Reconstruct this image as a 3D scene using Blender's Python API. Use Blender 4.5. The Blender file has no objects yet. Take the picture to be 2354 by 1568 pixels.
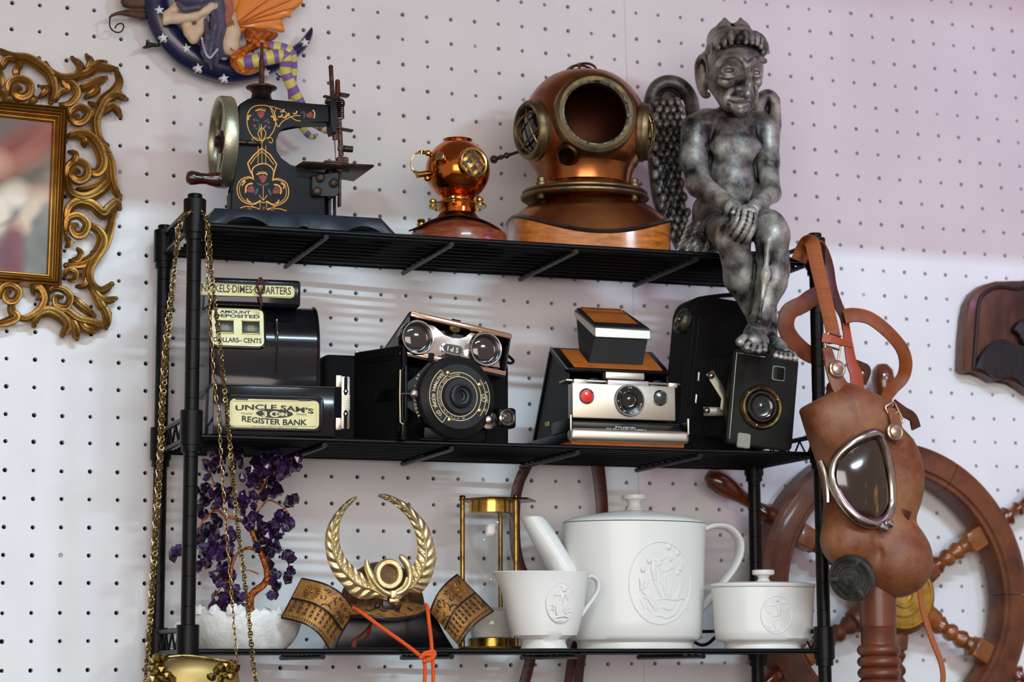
import bpy, bmesh, math, random
import numpy as np
from mathutils import Vector, Matrix, Euler
sc = bpy.context.scene
COL = sc.collection
PI = math.pi
R = math.radians
random.seed(7)

# ---------------------------------------------------------------- camera
CAM = Vector((-0.3665595, -1.9374314, -0.0163959))
CR = Vector((0.9470813, -0.3209742, -0.0035403))
CU = Vector((-0.0424130, -0.1360629, 0.9897919))
CF = Vector((0.3181794, 0.9372633, 0.1424761))
FP = 5253.3
cam = bpy.data.cameras.new('camera')
cam.sensor_width = 36.0
cam.lens = FP / 2354 * 36.0
cam.clip_start = 0.05
cam.dof.use_dof = True
cam.dof.focus_distance = 2.02
cam.dof.aperture_fstop = 8.0
co = bpy.data.objects.new('camera', cam)
co.matrix_world = Matrix(((CR.x, CU.x, -CF.x, CAM.x), (CR.y, CU.y, -CF.y, CAM.y), (CR.z, CU.z, -CF.z, CAM.z), (0, 0, 0, 1)))
COL.objects.link(co)
sc.camera = co
sc.view_settings.view_transform = 'Standard'
sc.view_settings.look = 'None'
sc.view_settings.exposure = 0.18
sc.view_settings.gamma = 1.0
sc.view_settings.use_curve_mapping = False

# ---------------------------------------------------------------- light
def lin(h):
    if isinstance(h, str):
        c = [int(h[i:i + 2], 16) / 255 for i in (0, 2, 4)]
        return tuple(x / 12.92 if x <= 0.04045 else ((x + 0.055) / 1.055) ** 2.4 for x in c)
    return tuple(h)
world = bpy.data.worlds.new('store_air')
sc.world = world
world.use_nodes = True
bg = world.node_tree.nodes['Background']
bg.inputs[0].default_value = (1.0, 0.83, 0.75, 1)
bg.inputs[1].default_value = 0.38
def area(name, loc, target, sx, sy, power, color):
    l = bpy.data.lights.new(name, 'AREA')
    l.shape = 'RECTANGLE'; l.size = sx; l.size_y = sy; l.energy = power; l.color = color
    o = bpy.data.objects.new(name, l)
    o.location = loc
    o.rotation_euler = (Vector(target) - Vector(loc)).to_track_quat('-Z', 'Y').to_euler()
    COL.objects.link(o)
    return o
area('key_light', (1.25, -2.5, 0.97), (0.3, 0.1, 0.28), 0.34, 0.10, 11, (0.66, 0.86, 1.0))
area('added_front_fill', (-0.5, -3.3, 0.30), (0.35, 0.15, 0.25), 2.4, 1.1, 48, (1.0, 0.89, 0.84))  # broad warm fill added in front to brighten the wall under the shelves
area('ceiling_tube', (0.30, -2.4, 1.68), (0.15, 0.15, 0.2), 1.0, 0.04, 33, (0.62, 0.85, 1.0))
area('neon_glow', (1.10, -0.48, 0.69), (1.0, 0.2, 0.60), 0.3, 0.05, 0.6, (0.8, 0.2, 1.0))

# ---------------------------------------------------------------- pixel rays onto real planes
def ray(px, py):
    return CF + CR * ((px - 1177) / FP) - CU * ((py - 784) / FP)
def at(px, py, Y):
    d = ray(px, py)
    return CAM + d * ((Y - CAM.y) / d.y)
WSC = 1.012
WO = CAM + (Vector((-0.1447838, 0.1457300, 0.5427684)) - CAM) * WSC
WX = Vector((0.9986868, 0.0506007, 0.0080114))
WY = Vector((-0.0503897, 0.9984255, -0.0246458))
WZ = Vector((-0.0092459, 0.0242094, 0.9996641))
class Frame:
    """local frame: origin on the ground point of a thing, yaw about z (optional full matrix)"""
    def __init__(s, origin, yaw=0.0, rot=None):
        s.o = Vector(origin)
        s.rot = rot if rot is not None else Matrix.Rotation(yaw, 3, 'Z')
        s.inv = s.rot.transposed()
        s.c = s.inv @ (CAM - s.o)
    def l(s, px, py, dy=0.0):
        d = s.inv @ ray(px, py)
        t = (dy - s.c.y) / d.y
        return s.c + d * t
    def xz(s, px, py, dy=0.0):
        v = s.l(px, py, dy); return (v.x, v.z)
    def onx(s, px, py, dx):
        d = s.inv @ ray(px, py)
        return s.c + d * ((dx - s.c.x) / d.x)
    def onz(s, px, py, dz):
        d = s.inv @ ray(px, py)
        return s.c + d * ((dz - s.c.z) / d.z)
WALL = Frame(WO, rot=Matrix((WX, WY, WZ)).transposed())

# ---------------------------------------------------------------- materials
MATS = {}
def mat(name, col, rough=0.5, metal=0.0, col2=None, scale=60, lo=0.4, hi=0.65, bump=0.0, bscale=300, coat=0.0,
        trans=0.0, ior=1.45, spec=0.5, stretch=None, emit=None, rough2=None, detail=4, vcol=None, sss=0.0, cav=None, dist=0.001, wave=None):
    if name in MATS: return MATS[name]
    m = bpy.data.materials.new(name); m.use_nodes = True
    nt = m.node_tree; N = nt.nodes; L = nt.links
    b = N['Principled BSDF']
    c1 = lin(col)
    b.inputs['Base Color'].default_value = (*c1, 1)
    b.inputs['Roughness'].default_value = rough
    b.inputs['Metallic'].default_value = metal
    b.inputs['IOR'].default_value = ior
    b.inputs['Specular IOR Level'].default_value = spec
    b.inputs['Coat Weight'].default_value = coat
    b.inputs['Coat Roughness'].default_value = 0.08
    b.inputs['Transmission Weight'].default_value = trans
    if sss:
        b.inputs['Subsurface Weight'].default_value = sss
        b.inputs['Subsurface Radius'].default_value = (0.01, 0.01, 0.01)
        b.inputs['Subsurface Scale'].default_value = 0.5
    tc = N.new('ShaderNodeTexCoord'); vec = tc.outputs['Object']
    if stretch:
        mp = N.new('ShaderNodeMapping'); mp.inputs['Scale'].default_value = stretch
        L.new(vec, mp.inputs[0]); vec = mp.outputs[0]
    def noise(s, d=4):
        n = N.new('ShaderNodeTexNoise'); n.inputs['Scale'].default_value = s; n.inputs['Detail'].default_value = d
        n.inputs['Roughness'].default_value = 0.6
        L.new(vec, n.inputs['Vector']); return n.outputs['Fac']
    def ramp(src, a, b_):
        r = N.new('ShaderNodeMapRange'); r.inputs['From Min'].default_value = a; r.inputs['From Max'].default_value = b_
        L.new(src, r.inputs['Value']); return r.outputs['Result']
    def mix(fac, A, B):
        x = N.new('ShaderNodeMix'); x.data_type = 'RGBA'
        if fac is not None: L.new(fac, x.inputs[0])
        for i, v in ((6, A), (7, B)):
            if isinstance(v, tuple): x.inputs[i].default_value = (*v, 1)
            else: L.new(v, x.inputs[i])
        return x.outputs[2]
    colout = c1
    if vcol:
        a = N.new('ShaderNodeAttribute'); a.attribute_name = vcol; colout = a.outputs['Color']
        L.new(colout, b.inputs['Base Color'])
    if col2 is not None:
        if wave:
            wv = N.new('ShaderNodeTexWave'); wv.inputs['Scale'].default_value = wave; wv.inputs['Distortion'].default_value = 6
            wv.inputs['Detail'].default_value = 3; wv.inputs['Detail Scale'].default_value = 1.5
            L.new(vec, wv.inputs['Vector']); src = wv.outputs['Fac']
        else: src = noise(scale, detail)
        f = ramp(src, lo, hi)
        colout = mix(f, colout, lin(col2))
        L.new(colout, b.inputs['Base Color'])
        if rough2 is not None:
            rr = N.new('ShaderNodeMapRange'); rr.inputs['To Min'].default_value = rough; rr.inputs['To Max'].default_value = rough2
            L.new(f, rr.inputs['Value']); L.new(rr.outputs['Result'], b.inputs['Roughness'])
    if cav:   # (dark colour, lo, hi): patina settled in the hollows, from the mesh's own cavity attribute
        a = N.new('ShaderNodeAttribute'); a.attribute_name = 'cav'
        f = ramp(a.outputs['Fac'], cav[1], cav[2])
        colout = mix(f, lin(cav[0]), colout)
        L.new(colout, b.inputs['Base Color'])
    if bump:
        bn = N.new('ShaderNodeBump'); bn.inputs['Strength'].default_value = bump; bn.inputs['Distance'].default_value = dist
        L.new(noise(bscale), bn.inputs['Height']); L.new(bn.outputs[0], b.inputs['Normal'])
    if emit:
        b.inputs['Emission Color'].default_value = (*lin(emit[0]), 1); b.inputs['Emission Strength'].default_value = emit[1]
    MATS[name] = m
    return m

# ---------------------------------------------------------------- object tree
def tag(o, label=None, cat=None, group=None, kind=None):
    if label: o['label'] = label
    if cat: o['category'] = cat
    if group: o['group'] = group
    if kind: o['kind'] = kind
    return o
def thing(name, label, cat, fr=None, loc=None, group=None):
    o = bpy.data.objects.new(name, None); COL.objects.link(o)
    o.empty_display_size = 0.02
    if fr is not None:
        o.matrix_world = Matrix.Translation(fr.o) @ fr.rot.to_4x4()
    elif loc is not None: o.location = loc
    return tag(o, label, cat, group)
def link(name, me, m, parent=None, label=None, kind=None):
    o = bpy.data.objects.new(name, me); COL.objects.link(o)
    if m is not None and not me.materials:
        for x in (m if isinstance(m, (list, tuple)) else [m]): me.materials.append(x)
    if parent is not None: o.parent = parent
    return tag(o, label, None, None, kind)
def V(*a): return Vector(a)

class MB:
    def __init__(s): s.bm = bmesh.new(); s.mi = 0
    def _faces(s, fs):
        for f in fs: f.material_index = s.mi
    def box(s, c, size, rot=None, bevel=0.0, seg=2, taper=None):
        bm = s.bm
        g = bmesh.ops.create_cube(bm, size=1.0)
        vs = g['verts']
        for v in vs:
            v.co = Vector((v.co.x * size[0], v.co.y * size[1], v.co.z * size[2]))
            if taper and v.co.z > 0: v.co.x *= taper; v.co.y *= taper
        fs = list({f for v in vs for f in v.link_faces})
        s._faces(fs)
        if bevel > 0:
            es = list({e for v in vs for e in v.link_edges})
            r = bmesh.ops.bevel(bm, geom=es, offset=bevel, segments=seg, profile=0.5, affect='EDGES', clamp_overlap=True)
            vs = list({v for f in r['faces'] for v in f.verts} | {v for v in vs if v.is_valid})
            s._faces(r['faces'])
        M_ = Matrix.Translation(Vector(c)) @ (rot.to_4x4() if rot is not None else Matrix.Identity(4))
        for v in vs: v.co = M_ @ v.co
        return s
    def grid(s, rings, closed=True, cap0=True, cap1=True, smooth=True):
        bm = s.bm
        vr = [[bm.verts.new(p) for p in ring] for ring in rings]
        n = len(vr[0]); fs = []
        for i in range(len(vr) - 1):
            for j in range(n if closed else n - 1):
                k = (j + 1) % n
                try: fs.append(bm.faces.new((vr[i][j], vr[i][k], vr[i + 1][k], vr[i + 1][j])))
                except ValueError: pass
        for f in fs: f.smooth = smooth
        if closed and cap0 and n > 2:
            f = bm.faces.new(vr[0][::-1]); fs.append(f)
        if closed and cap1 and n > 2:
            f = bm.faces.new(vr[-1]); fs.append(f)
        s._faces(fs)
        return s
    def lathe(s, prof, seg=32, mtx=None, cap=True, ang=None, sx=1.0, sy=1.0):
        """prof: list of (r, z)"""
        mtx = mtx or Matrix.Identity(4)
        rings = []
        for r, z in prof:
            r = max(r, 1e-5)
            rings.append([mtx @ Vector((r * sx * math.cos(2 * PI * k / seg), r * sy * math.sin(2 * PI * k / seg), z)) for k in range(seg)])
        return s.grid(rings, True, cap, cap)
    def tube(s, pts, rad, seg=8, cap=True, closed=False, flat=None, up=None, ridges=0, rdepth=0.0):
        """pts list of Vectors, rad float or list; flat=(w_scale,h_scale) elliptical with up vector"""
        pts = [Vector(p) for p in pts]; n = len(pts)
        if not isinstance(rad, (list, tuple)): rad = [rad] * n
        tans = []
        for i in range(n):
            if closed: t = pts[(i + 1) % n] - pts[i - 1]
            else: t = pts[min(i + 1, n - 1)] - pts[max(i - 1, 0)]
            tans.append(t.normalized() if t.length > 1e-9 else (tans[-1] if tans else V(0, 0, 1)))
        if up is None:
            a = V(0, 0, 1) if abs(tans[0].z) < 0.9 else V(1, 0, 0)
            nrm = (a - tans[0] * a.dot(tans[0])).normalized()
        rings = []
        for i in range(n):
            t = tans[i]
            if up is not None:
                u = up[i] if isinstance(up, list) else up
                nn = u - t * u.dot(t)
                nrm = nn.normalized() if nn.length > 1e-6 else nrm
            else:
                nn = nrm - t * nrm.dot(t)
                nrm = nn.normalized() if nn.length > 1e-6 else nrm
            bn = t.cross(nrm)
            ring = []
            for k in range(seg):
                a = 2 * PI * k / seg
                rr = rad[i]
                if ridges: rr *= 1 + rdepth * math.cos(ridges * a)
                fx, fy = flat if flat else (1, 1)
                ring.append(pts[i] + nrm * (rr * fy * math.sin(a)) + bn * (rr * fx * math.cos(a)))
            rings.append(ring)
        if closed: rings.append(rings[0])
        if closed:
            bm = s.bm
            vr = [[bm.verts.new(p) for p in ring] for ring in rings[:-1]]
            fs = []
            for i in range(n):
                i2 = (i + 1) % n
                for j in range(seg):
                    k = (j + 1) % seg
                    f = bm.faces.new((vr[i][j], vr[i][k], vr[i2][k], vr[i2][j])); f.smooth = True; fs.append(f)
            s._faces(fs)
            return s
        return s.grid(rings, True, cap, cap)
    def ball(s, c, r, seg=12, rot=None):
        r3 = r if isinstance(r, (list, tuple)) else (r, r, r)
        m = Matrix.Translation(Vector(c)) @ (rot.to_4x4() if rot is not None else Matrix.Identity(4)) @ Matrix.Diagonal((*r3, 1))
        g = bmesh.ops.create_uvsphere(s.bm, u_segments=seg, v_segments=max(6, seg * 2 // 3), radius=1, matrix=m)
        fs = {f for v in g['verts'] for f in v.link_faces}
        for f in fs: f.smooth = True
        s._faces(fs)
        return s
    def prism(s, poly, y0, y1, bevel=0.0, seg=2, mtx=None, smooth=False):
        """poly: list of (x,z); extruded from y0 (front) to y1"""
        bm = s.bm
        mtx = mtx or Matrix.Identity(4)
        a = [bm.verts.new(mtx @ Vector((x, y0, z))) for x, z in poly]
        b = [bm.verts.new(mtx @ Vector((x, y1, z))) for x, z in poly]
        n = len(poly)
        fs = [bm.faces.new(a), bm.faces.new(b[::-1])]
        side = []
        for i in range(n):
            k = (i + 1) % n
            f = bm.faces.new((a[k], a[i], b[i], b[k])); f.smooth = smooth; side.append(f)
        s._faces(fs + side)
        if bevel > 0:
            es = [e for e in fs[0].edges] + [e for e in fs[1].edges]
            r = bmesh.ops.bevel(bm, geom=es, offset=bevel, segments=seg, profile=0.5, affect='EDGES', clamp_overlap=True)
            s._faces(r['faces'])
        return s
    def ribbon(s, pts, width, thick, ups):
        """flat strap: rectangular section, ups = surface normal(s)"""
        pts = [Vector(p) for p in pts]; n = len(pts); rings = []
        for i in range(n):
            t = (pts[min(i + 1, n - 1)] - pts[max(i - 1, 0)]).normalized()
            u = ups[i] if isinstance(ups, list) else ups
            u = (u - t * u.dot(t)).normalized()
            b = t.cross(u)
            w = (width[i] if isinstance(width, list) else width) / 2; h = thick / 2
            rings.append([pts[i] + b * w + u * h * .6, pts[i] + b * w * .9 + u * h, pts[i] - b * w * .9 + u * h, pts[i] - b * w + u * h * .6,
                          pts[i] - b * w - u * h * .6, pts[i] - b * w * .9 - u * h, pts[i] + b * w * .9 - u * h, pts[i] + b * w - u * h * .6])
        return s.grid(rings)
    def build(s, name, m, parent=None, label=None, kind=None, smooth=None, fix=True, mtx=None):
        if mtx is not None: bmesh.ops.transform(s.bm, matrix=mtx, verts=s.bm.verts)
        if fix: bmesh.ops.recalc_face_normals(s.bm, faces=s.bm.faces)
        me = bpy.data.meshes.new(name); s.bm.to_mesh(me); s.bm.free()
        if smooth: me.polygons.foreach_set('use_smooth', [True] * len(me.polygons))
        if len(me.polygons) < 60000: me.set_sharp_from_angle(angle=R(40))
        return link(name, me, m, parent, label, kind)

def curve(pts, n=8, closed=False):
    """Catmull-Rom through pts (Vectors or tuples of any size)"""
    P = [np.array(p, float) for p in pts]; out = []
    m = len(P)
    rng = range(m if closed else m - 1)
    for i in rng:
        if closed: p0, p1, p2, p3 = P[i - 1], P[i], P[(i + 1) % m], P[(i + 2) % m]
        else: p0, p1, p2, p3 = P[max(i - 1, 0)], P[i], P[i + 1], P[min(i + 2, m - 1)]
        for k in range(n):
            t = k / n
            out.append(0.5 * ((2 * p1) + (-p0 + p2) * t + (2 * p0 - 5 * p1 + 4 * p2 - p3) * t * t + (-p0 + 3 * p1 - 3 * p2 + p3) * t ** 3))
    if not closed: out.append(P[-1])
    return [tuple(x) for x in out]
def vcurve(pts, n=8, closed=False): return [Vector(p) for p in curve(pts, n, closed)]
def circ(cx, cz, rx, rz=None, n=32, a0=0, a1=2 * PI):
    rz = rx if rz is None else rz
    full = abs(a1 - a0 - 2 * PI) < 1e-6
    return [(cx + rx * math.cos(a0 + (a1 - a0) * k / (n if full else n - 1)), cz + rz * math.sin(a0 + (a1 - a0) * k / (n if full else n - 1))) for k in range(n)]
def rrect(x0, z0, x1, z1, r, n=5):
    out = []
    for cx, cz, a in ((x1 - r, z1 - r, 0), (x0 + r, z1 - r, PI / 2), (x0 + r, z0 + r, PI), (x1 - r, z0 + r, 1.5 * PI)):
        for k in range(n): out.append((cx + r * math.cos(a + PI / 2 * k / (n - 1)), cz + r * math.sin(a + PI / 2 * k / (n - 1))))
    return out
def facing(loc, direction, upv=(0, 0, 1)):
    """matrix whose local z points along direction"""
    q = Vector(direction).normalized().to_track_quat('Z', 'Y')
    return Matrix.Translation(Vector(loc)) @ q.to_matrix().to_4x4()
# lettering -------------------------------------------------------------
def text_mesh(body, size, extrude=0.0001, spacing=1.0, bold=0.0, shear=0.0):
    cu = bpy.data.curves.new('lettering', 'FONT')
    cu.body = body; cu.size = size; cu.extrude = extrude; cu.align_x = 'CENTER'; cu.align_y = 'CENTER'
    cu.space_character = spacing; cu.offset = bold; cu.resolution_u = 3; cu.shear = shear
    o = bpy.data.objects.new('lettering', cu); COL.objects.link(o)
    dg = bpy.context.evaluated_depsgraph_get(); dg.update()
    me = bpy.data.meshes.new_from_object(o.evaluated_get(dg))
    bpy.data.objects.remove(o); bpy.data.curves.remove(cu)
    me.materials.clear()
    return me
def put_text(mb, body, size, mtx, extrude=0.0001, spacing=1.0, bold=0.0, sx=1.0, warp=None, upper=None):
    me = text_mesh(body, size, extrude, spacing, bold)
    for v in me.vertices:
        c = v.co.copy(); c.x *= sx
        if warp: c = warp(c)
        v.co = mtx @ c
    n0 = len(mb.bm.faces)
    mb.bm.from_mesh(me)
    mb.bm.faces.ensure_lookup_table()
    for f in mb.bm.faces[n0:]: f.material_index = mb.mi
    bpy.data.meshes.remove(me)
def arc_text(mb, body, size, mtx, radius, a_mid, step, flip=False, extrude=0.0001, bold=0.0):
    """letters one by one on a circle in local xy; a = angle of letter centre"""
    n = len(body)
    for i, ch in enumerate(body):
        if ch == ' ': continue
        off = (i - (n - 1) / 2) * step
        a = a_mid - off if not flip else a_mid + off
        p = Vector((radius * math.cos(a), radius * math.sin(a), 0))
        rot = a - PI / 2 if not flip else a + PI / 2
        put_text(mb, ch, size, mtx @ Matrix.Translation(p) @ Matrix.Rotation(rot, 4, 'Z'), extrude, 1, bold)
FLAT = Matrix.Rotation(PI / 2, 4, 'X')     # text plane facing local -y

# ---------------------------------------------------------------- sculpting: smooth unions of tapered limbs, meshed by surface nets
class Clay:
    def __init__(s, lo, hi, res):
        s.lo = np.array(lo, float); s.res = res
        s.n = np.ceil((np.array(hi) - s.lo) / res).astype(int) + 1
        s.f = np.full(s.n, 0.05, np.float32)
        s.ax = [(s.lo[i] + res * np.arange(s.n[i])).astype(np.float32) for i in range(3)]
    def _sub(s, lo, hi, pad):
        sl = []
        for i in range(3):
            a = int(max(0, math.floor((lo[i] - pad - s.lo[i]) / s.res))); b = int(min(s.n[i], math.ceil((hi[i] + pad - s.lo[i]) / s.res) + 1))
            if b <= a: return None, None
            sl.append(slice(a, b))
        g = np.meshgrid(s.ax[0][sl[0]], s.ax[1][sl[1]], s.ax[2][sl[2]], indexing='ij', sparse=True)
        return tuple(sl), g
    def _put(s, sl, d, k, op):
        f = s.f[sl]
        if op == 'cut':
            d = -d
            if k > 0:
                h = np.clip(0.5 - 0.5 * (f - d) / k, 0, 1); s.f[sl] = f + (d - f) * h + k * h * (1 - h)
            else: s.f[sl] = np.maximum(f, d)
        else:
            if k > 0:
                h = np.clip(0.5 + 0.5 * (f - d) / k, 0, 1); s.f[sl] = f + (d - f) * h - k * h * (1 - h)
            else: s.f[sl] = np.minimum(f, d)
    def cap(s, a, b, ra, rb, k=0.004, op='add', sq=None):
        """tapered capsule; sq=(nx,ny,nz,scale) squash along a direction"""
        a = np.array(a, float); b = np.array(b, float); r = max(ra, rb)
        sl, g = s._sub(np.minimum(a, b) - r, np.maximum(a, b) + r, k + 0.003)
        if sl is None: return s
        ab = b - a; L2 = float(ab @ ab) + 1e-12
        px, py, pz = g[0] - a[0], g[1] - a[1], g[2] - a[2]
        t = np.clip((px * ab[0] + py * ab[1] + pz * ab[2]) / L2, 0, 1)
        qx, qy, qz = px - t * ab[0], py - t * ab[1], pz - t * ab[2]
        d = np.sqrt(qx * qx + qy * qy + qz * qz) - (ra + t * (rb - ra))
        s._put(sl, d, k, op); return s
    def chain(s, pts, rads, k=0.004, op='add'):
        for i in range(len(pts) - 1): s.cap(pts[i], pts[i + 1], rads[i], rads[i + 1], k, op)
        return s
    def ell(s, c, r, k=0.004, op='add', rot=None):
        c = np.array(c, float); r = np.array(r, float); m = r.max()
        sl, g = s._sub(c - m, c + m, k + 0.003)
        if sl is None: return s
        p = [g[0] - c[0], g[1] - c[1], g[2] - c[2]]
        if rot is not None:
            Rm = np.array(rot.to_3x3().transposed())
            p = [Rm[i][0] * p[0] + Rm[i][1] * p[1] + Rm[i][2] * p[2] for i in range(3)]
        k0 = np.sqrt((p[0] / r[0]) ** 2 + (p[1] / r[1]) ** 2 + (p[2] / r[2]) ** 2)
        k1 = np.sqrt((p[0] / r[0] ** 2) ** 2 + (p[1] / r[1] ** 2) ** 2 + (p[2] / r[2] ** 2) ** 2) + 1e-9
        s._put(sl, k0 * (k0 - 1) / k1, k, op); return s
    def inflate(s, poly, y0, T, Rm, k=0.003, op='add', yfn=None):
        """pillow shape grown from a closed outline (x,z)"""
        P_ = np.array(poly, float); lo = [P_[:, 0].min(), y0 - T - .02 * bool(yfn), P_[:, 1].min()]; hi = [P_[:, 0].max(), y0 + T + .02 * bool(yfn), P_[:, 1].max()]
        sl, g = s._sub(np.array(lo), np.array(hi), k + 0.003)
        if sl is None: return s
        X = g[0][:, 0, 0][:, None]; Z = g[2][0, 0, :][None, :]
        d = np.full((X.shape[0], Z.shape[1]), 1e9); ins = np.zeros(d.shape, bool)
        n = len(P_)
        for i in range(n):
            ax, az = P_[i]; bx, bz = P_[(i + 1) % n]
            ex, ez = bx - ax, bz - az; wx, wz = X - ax, Z - az
            t = np.clip((wx * ex + wz * ez) / (ex * ex + ez * ez + 1e-15), 0, 1)
            d = np.minimum(d, (wx - t * ex) ** 2 + (wz - t * ez) ** 2)
            c = ((az <= Z) & (bz > Z)) | ((bz <= Z) & (az > Z))
            if abs(ez) > 1e-12: ins ^= c & (X < ax + (Z - az) * ex / ez)
        d = np.sqrt(d); d = np.where(ins, -d, d)
        q = np.maximum(Rm + d, 0) / Rm
        Y = g[1] - (y0 if yfn is None else yfn(g[0], g[2]))
        f = (np.sqrt(q[:, None, :] ** 2 + (Y / T) ** 2) - 1) * min(T, Rm)
        s._put(sl, f.astype(np.float32), k, op); return s
    def field(s, lo, hi, fn, k=0.003, op='add'):
        sl, g = s._sub(np.array(lo, float), np.array(hi, float), k + 0.002)
        s._put(sl, fn(*g), k, op); return s
    def mesh(s, name, smooth_it=1, cav=False):
        f = s.f; n = f.shape
        neg = f < 0
        c = np.zeros((n[0] - 1, n[1] - 1, n[2] - 1), np.int8)
        for i in (0, 1):
            for j in (0, 1):
                for k in (0, 1): c += neg[i:n[0] - 1 + i, j:n[1] - 1 + j, k:n[2] - 1 + k]
        act = (c > 0) & (c < 8)
        idx = np.full(act.shape, -1, np.int64)
        A = np.argwhere(act); idx[act] = np.arange(len(A))
        corners = [(i, j, k) for i in (0, 1) for j in (0, 1) for k in (0, 1)]
        val = {q: f[A[:, 0] + q[0], A[:, 1] + q[1], A[:, 2] + q[2]] for q in corners}
        S = np.zeros((len(A), 3)); cnt = np.zeros(len(A))
        for q in corners:
            for ax in range(3):
                if q[ax] == 0:
                    q2 = tuple(q[i] + (i == ax) for i in range(3))
                    a, b = val[q], val[q2]
                    m = (a < 0) != (b < 0)
                    t = np.where(m, a / np.where(m, a - b, 1), 0)
                    p = np.array(q, float)[None].repeat(len(A), 0); p[:, ax] += t
                    S += p * m[:, None]; cnt += m
        vert = (A + S / cnt[:, None]) * s.res + s.lo
        quads = []
        for ax in range(3):
            u, v = (ax + 1) % 3, (ax + 2) % 3
            s0 = [slice(1, n[i] - 1) for i in range(3)]; s1 = list(s0)
            s0[ax] = slice(0, n[ax] - 1); s1[ax] = slice(1, n[ax])
            e0 = neg[tuple(s0)]; e1 = neg[tuple(s1)]
            E = np.argwhere(e0 != e1)
            if not len(E): continue
            fl = e0[E[:, 0], E[:, 1], E[:, 2]]
            base = E.copy()
            for i in range(3):
                if i != ax: base[:, i] += 1
            def cell(du, dv):
                b = base.copy(); b[:, u] += du; b[:, v] += dv
                return idx[b[:, 0], b[:, 1], b[:, 2]]
            q = np.stack([cell(-1, -1), cell(0, -1), cell(0, 0), cell(-1, 0)], 1)
            q[~fl] = q[~fl][:, ::-1]
            quads.append(q)
        Q = np.concatenate(quads); Q = Q[(Q >= 0).all(1)]
        ed = np.unique(np.sort(np.concatenate([Q[:, [0, 1]], Q[:, [1, 2]], Q[:, [2, 3]], Q[:, [3, 0]]]), 1), axis=0)
        deg = np.bincount(ed.ravel(), minlength=len(vert)).astype(float)[:, None]; deg[deg == 0] = 1
        def lap(x):
            y = np.zeros_like(x)
            for i in range(x.shape[1]):
                y[:, i] = np.bincount(ed[:, 0], x[ed[:, 1], i], len(x)) + np.bincount(ed[:, 1], x[ed[:, 0], i], len(x))
            return y / deg
        for _ in range(smooth_it): vert = vert * 0.4 + lap(vert) * 0.6
        me = bpy.data.meshes.new(name)
        me.vertices.add(len(vert)); me.vertices.foreach_set('co', vert.astype(np.float32).ravel())
        me.loops.add(Q.size); me.loops.foreach_set('vertex_index', Q.ravel().astype(np.int32))
        me.polygons.add(len(Q)); me.polygons.foreach_set('loop_start', np.arange(0, Q.size, 4, dtype=np.int32))
        me.polygons.foreach_set('use_smooth', np.ones(len(Q), bool))
        me.update(calc_edges=True)
        if cav:
            nr = np.zeros(len(vert) * 3, np.float32); me.vertex_normals.foreach_get('vector', nr); nr = nr.reshape(-1, 3)
            tot = np.zeros(len(vert)); x = vert.copy(); steps = (6, 24)
            for it in range(1, steps[-1] + 1):
                x = lap(x) * 0.8 + x * 0.2
                if it in steps: tot += ((vert - x) * nr).sum(1) / (s.res * math.sqrt(it))
            at_ = me.attributes.new('cav', 'FLOAT', 'POINT'); at_.data.foreach_set('value', (tot * 1.0).astype(np.float32))
        me.validate()
        return me
def vcol(me, fn):
    """point colour attribute from fn(x,y,z arrays)->(n,3) linear"""
    n = len(me.vertices); c = np.zeros(n * 3, np.float32); me.vertices.foreach_get('co', c); c = c.reshape(-1, 3)
    a = me.color_attributes.new('Col', 'FLOAT_COLOR', 'POINT')
    out = np.ones((n, 4), np.float32); out[:, :3] = fn(c[:, 0], c[:, 1], c[:, 2]); a.data.foreach_set('color', out.ravel())
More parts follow.
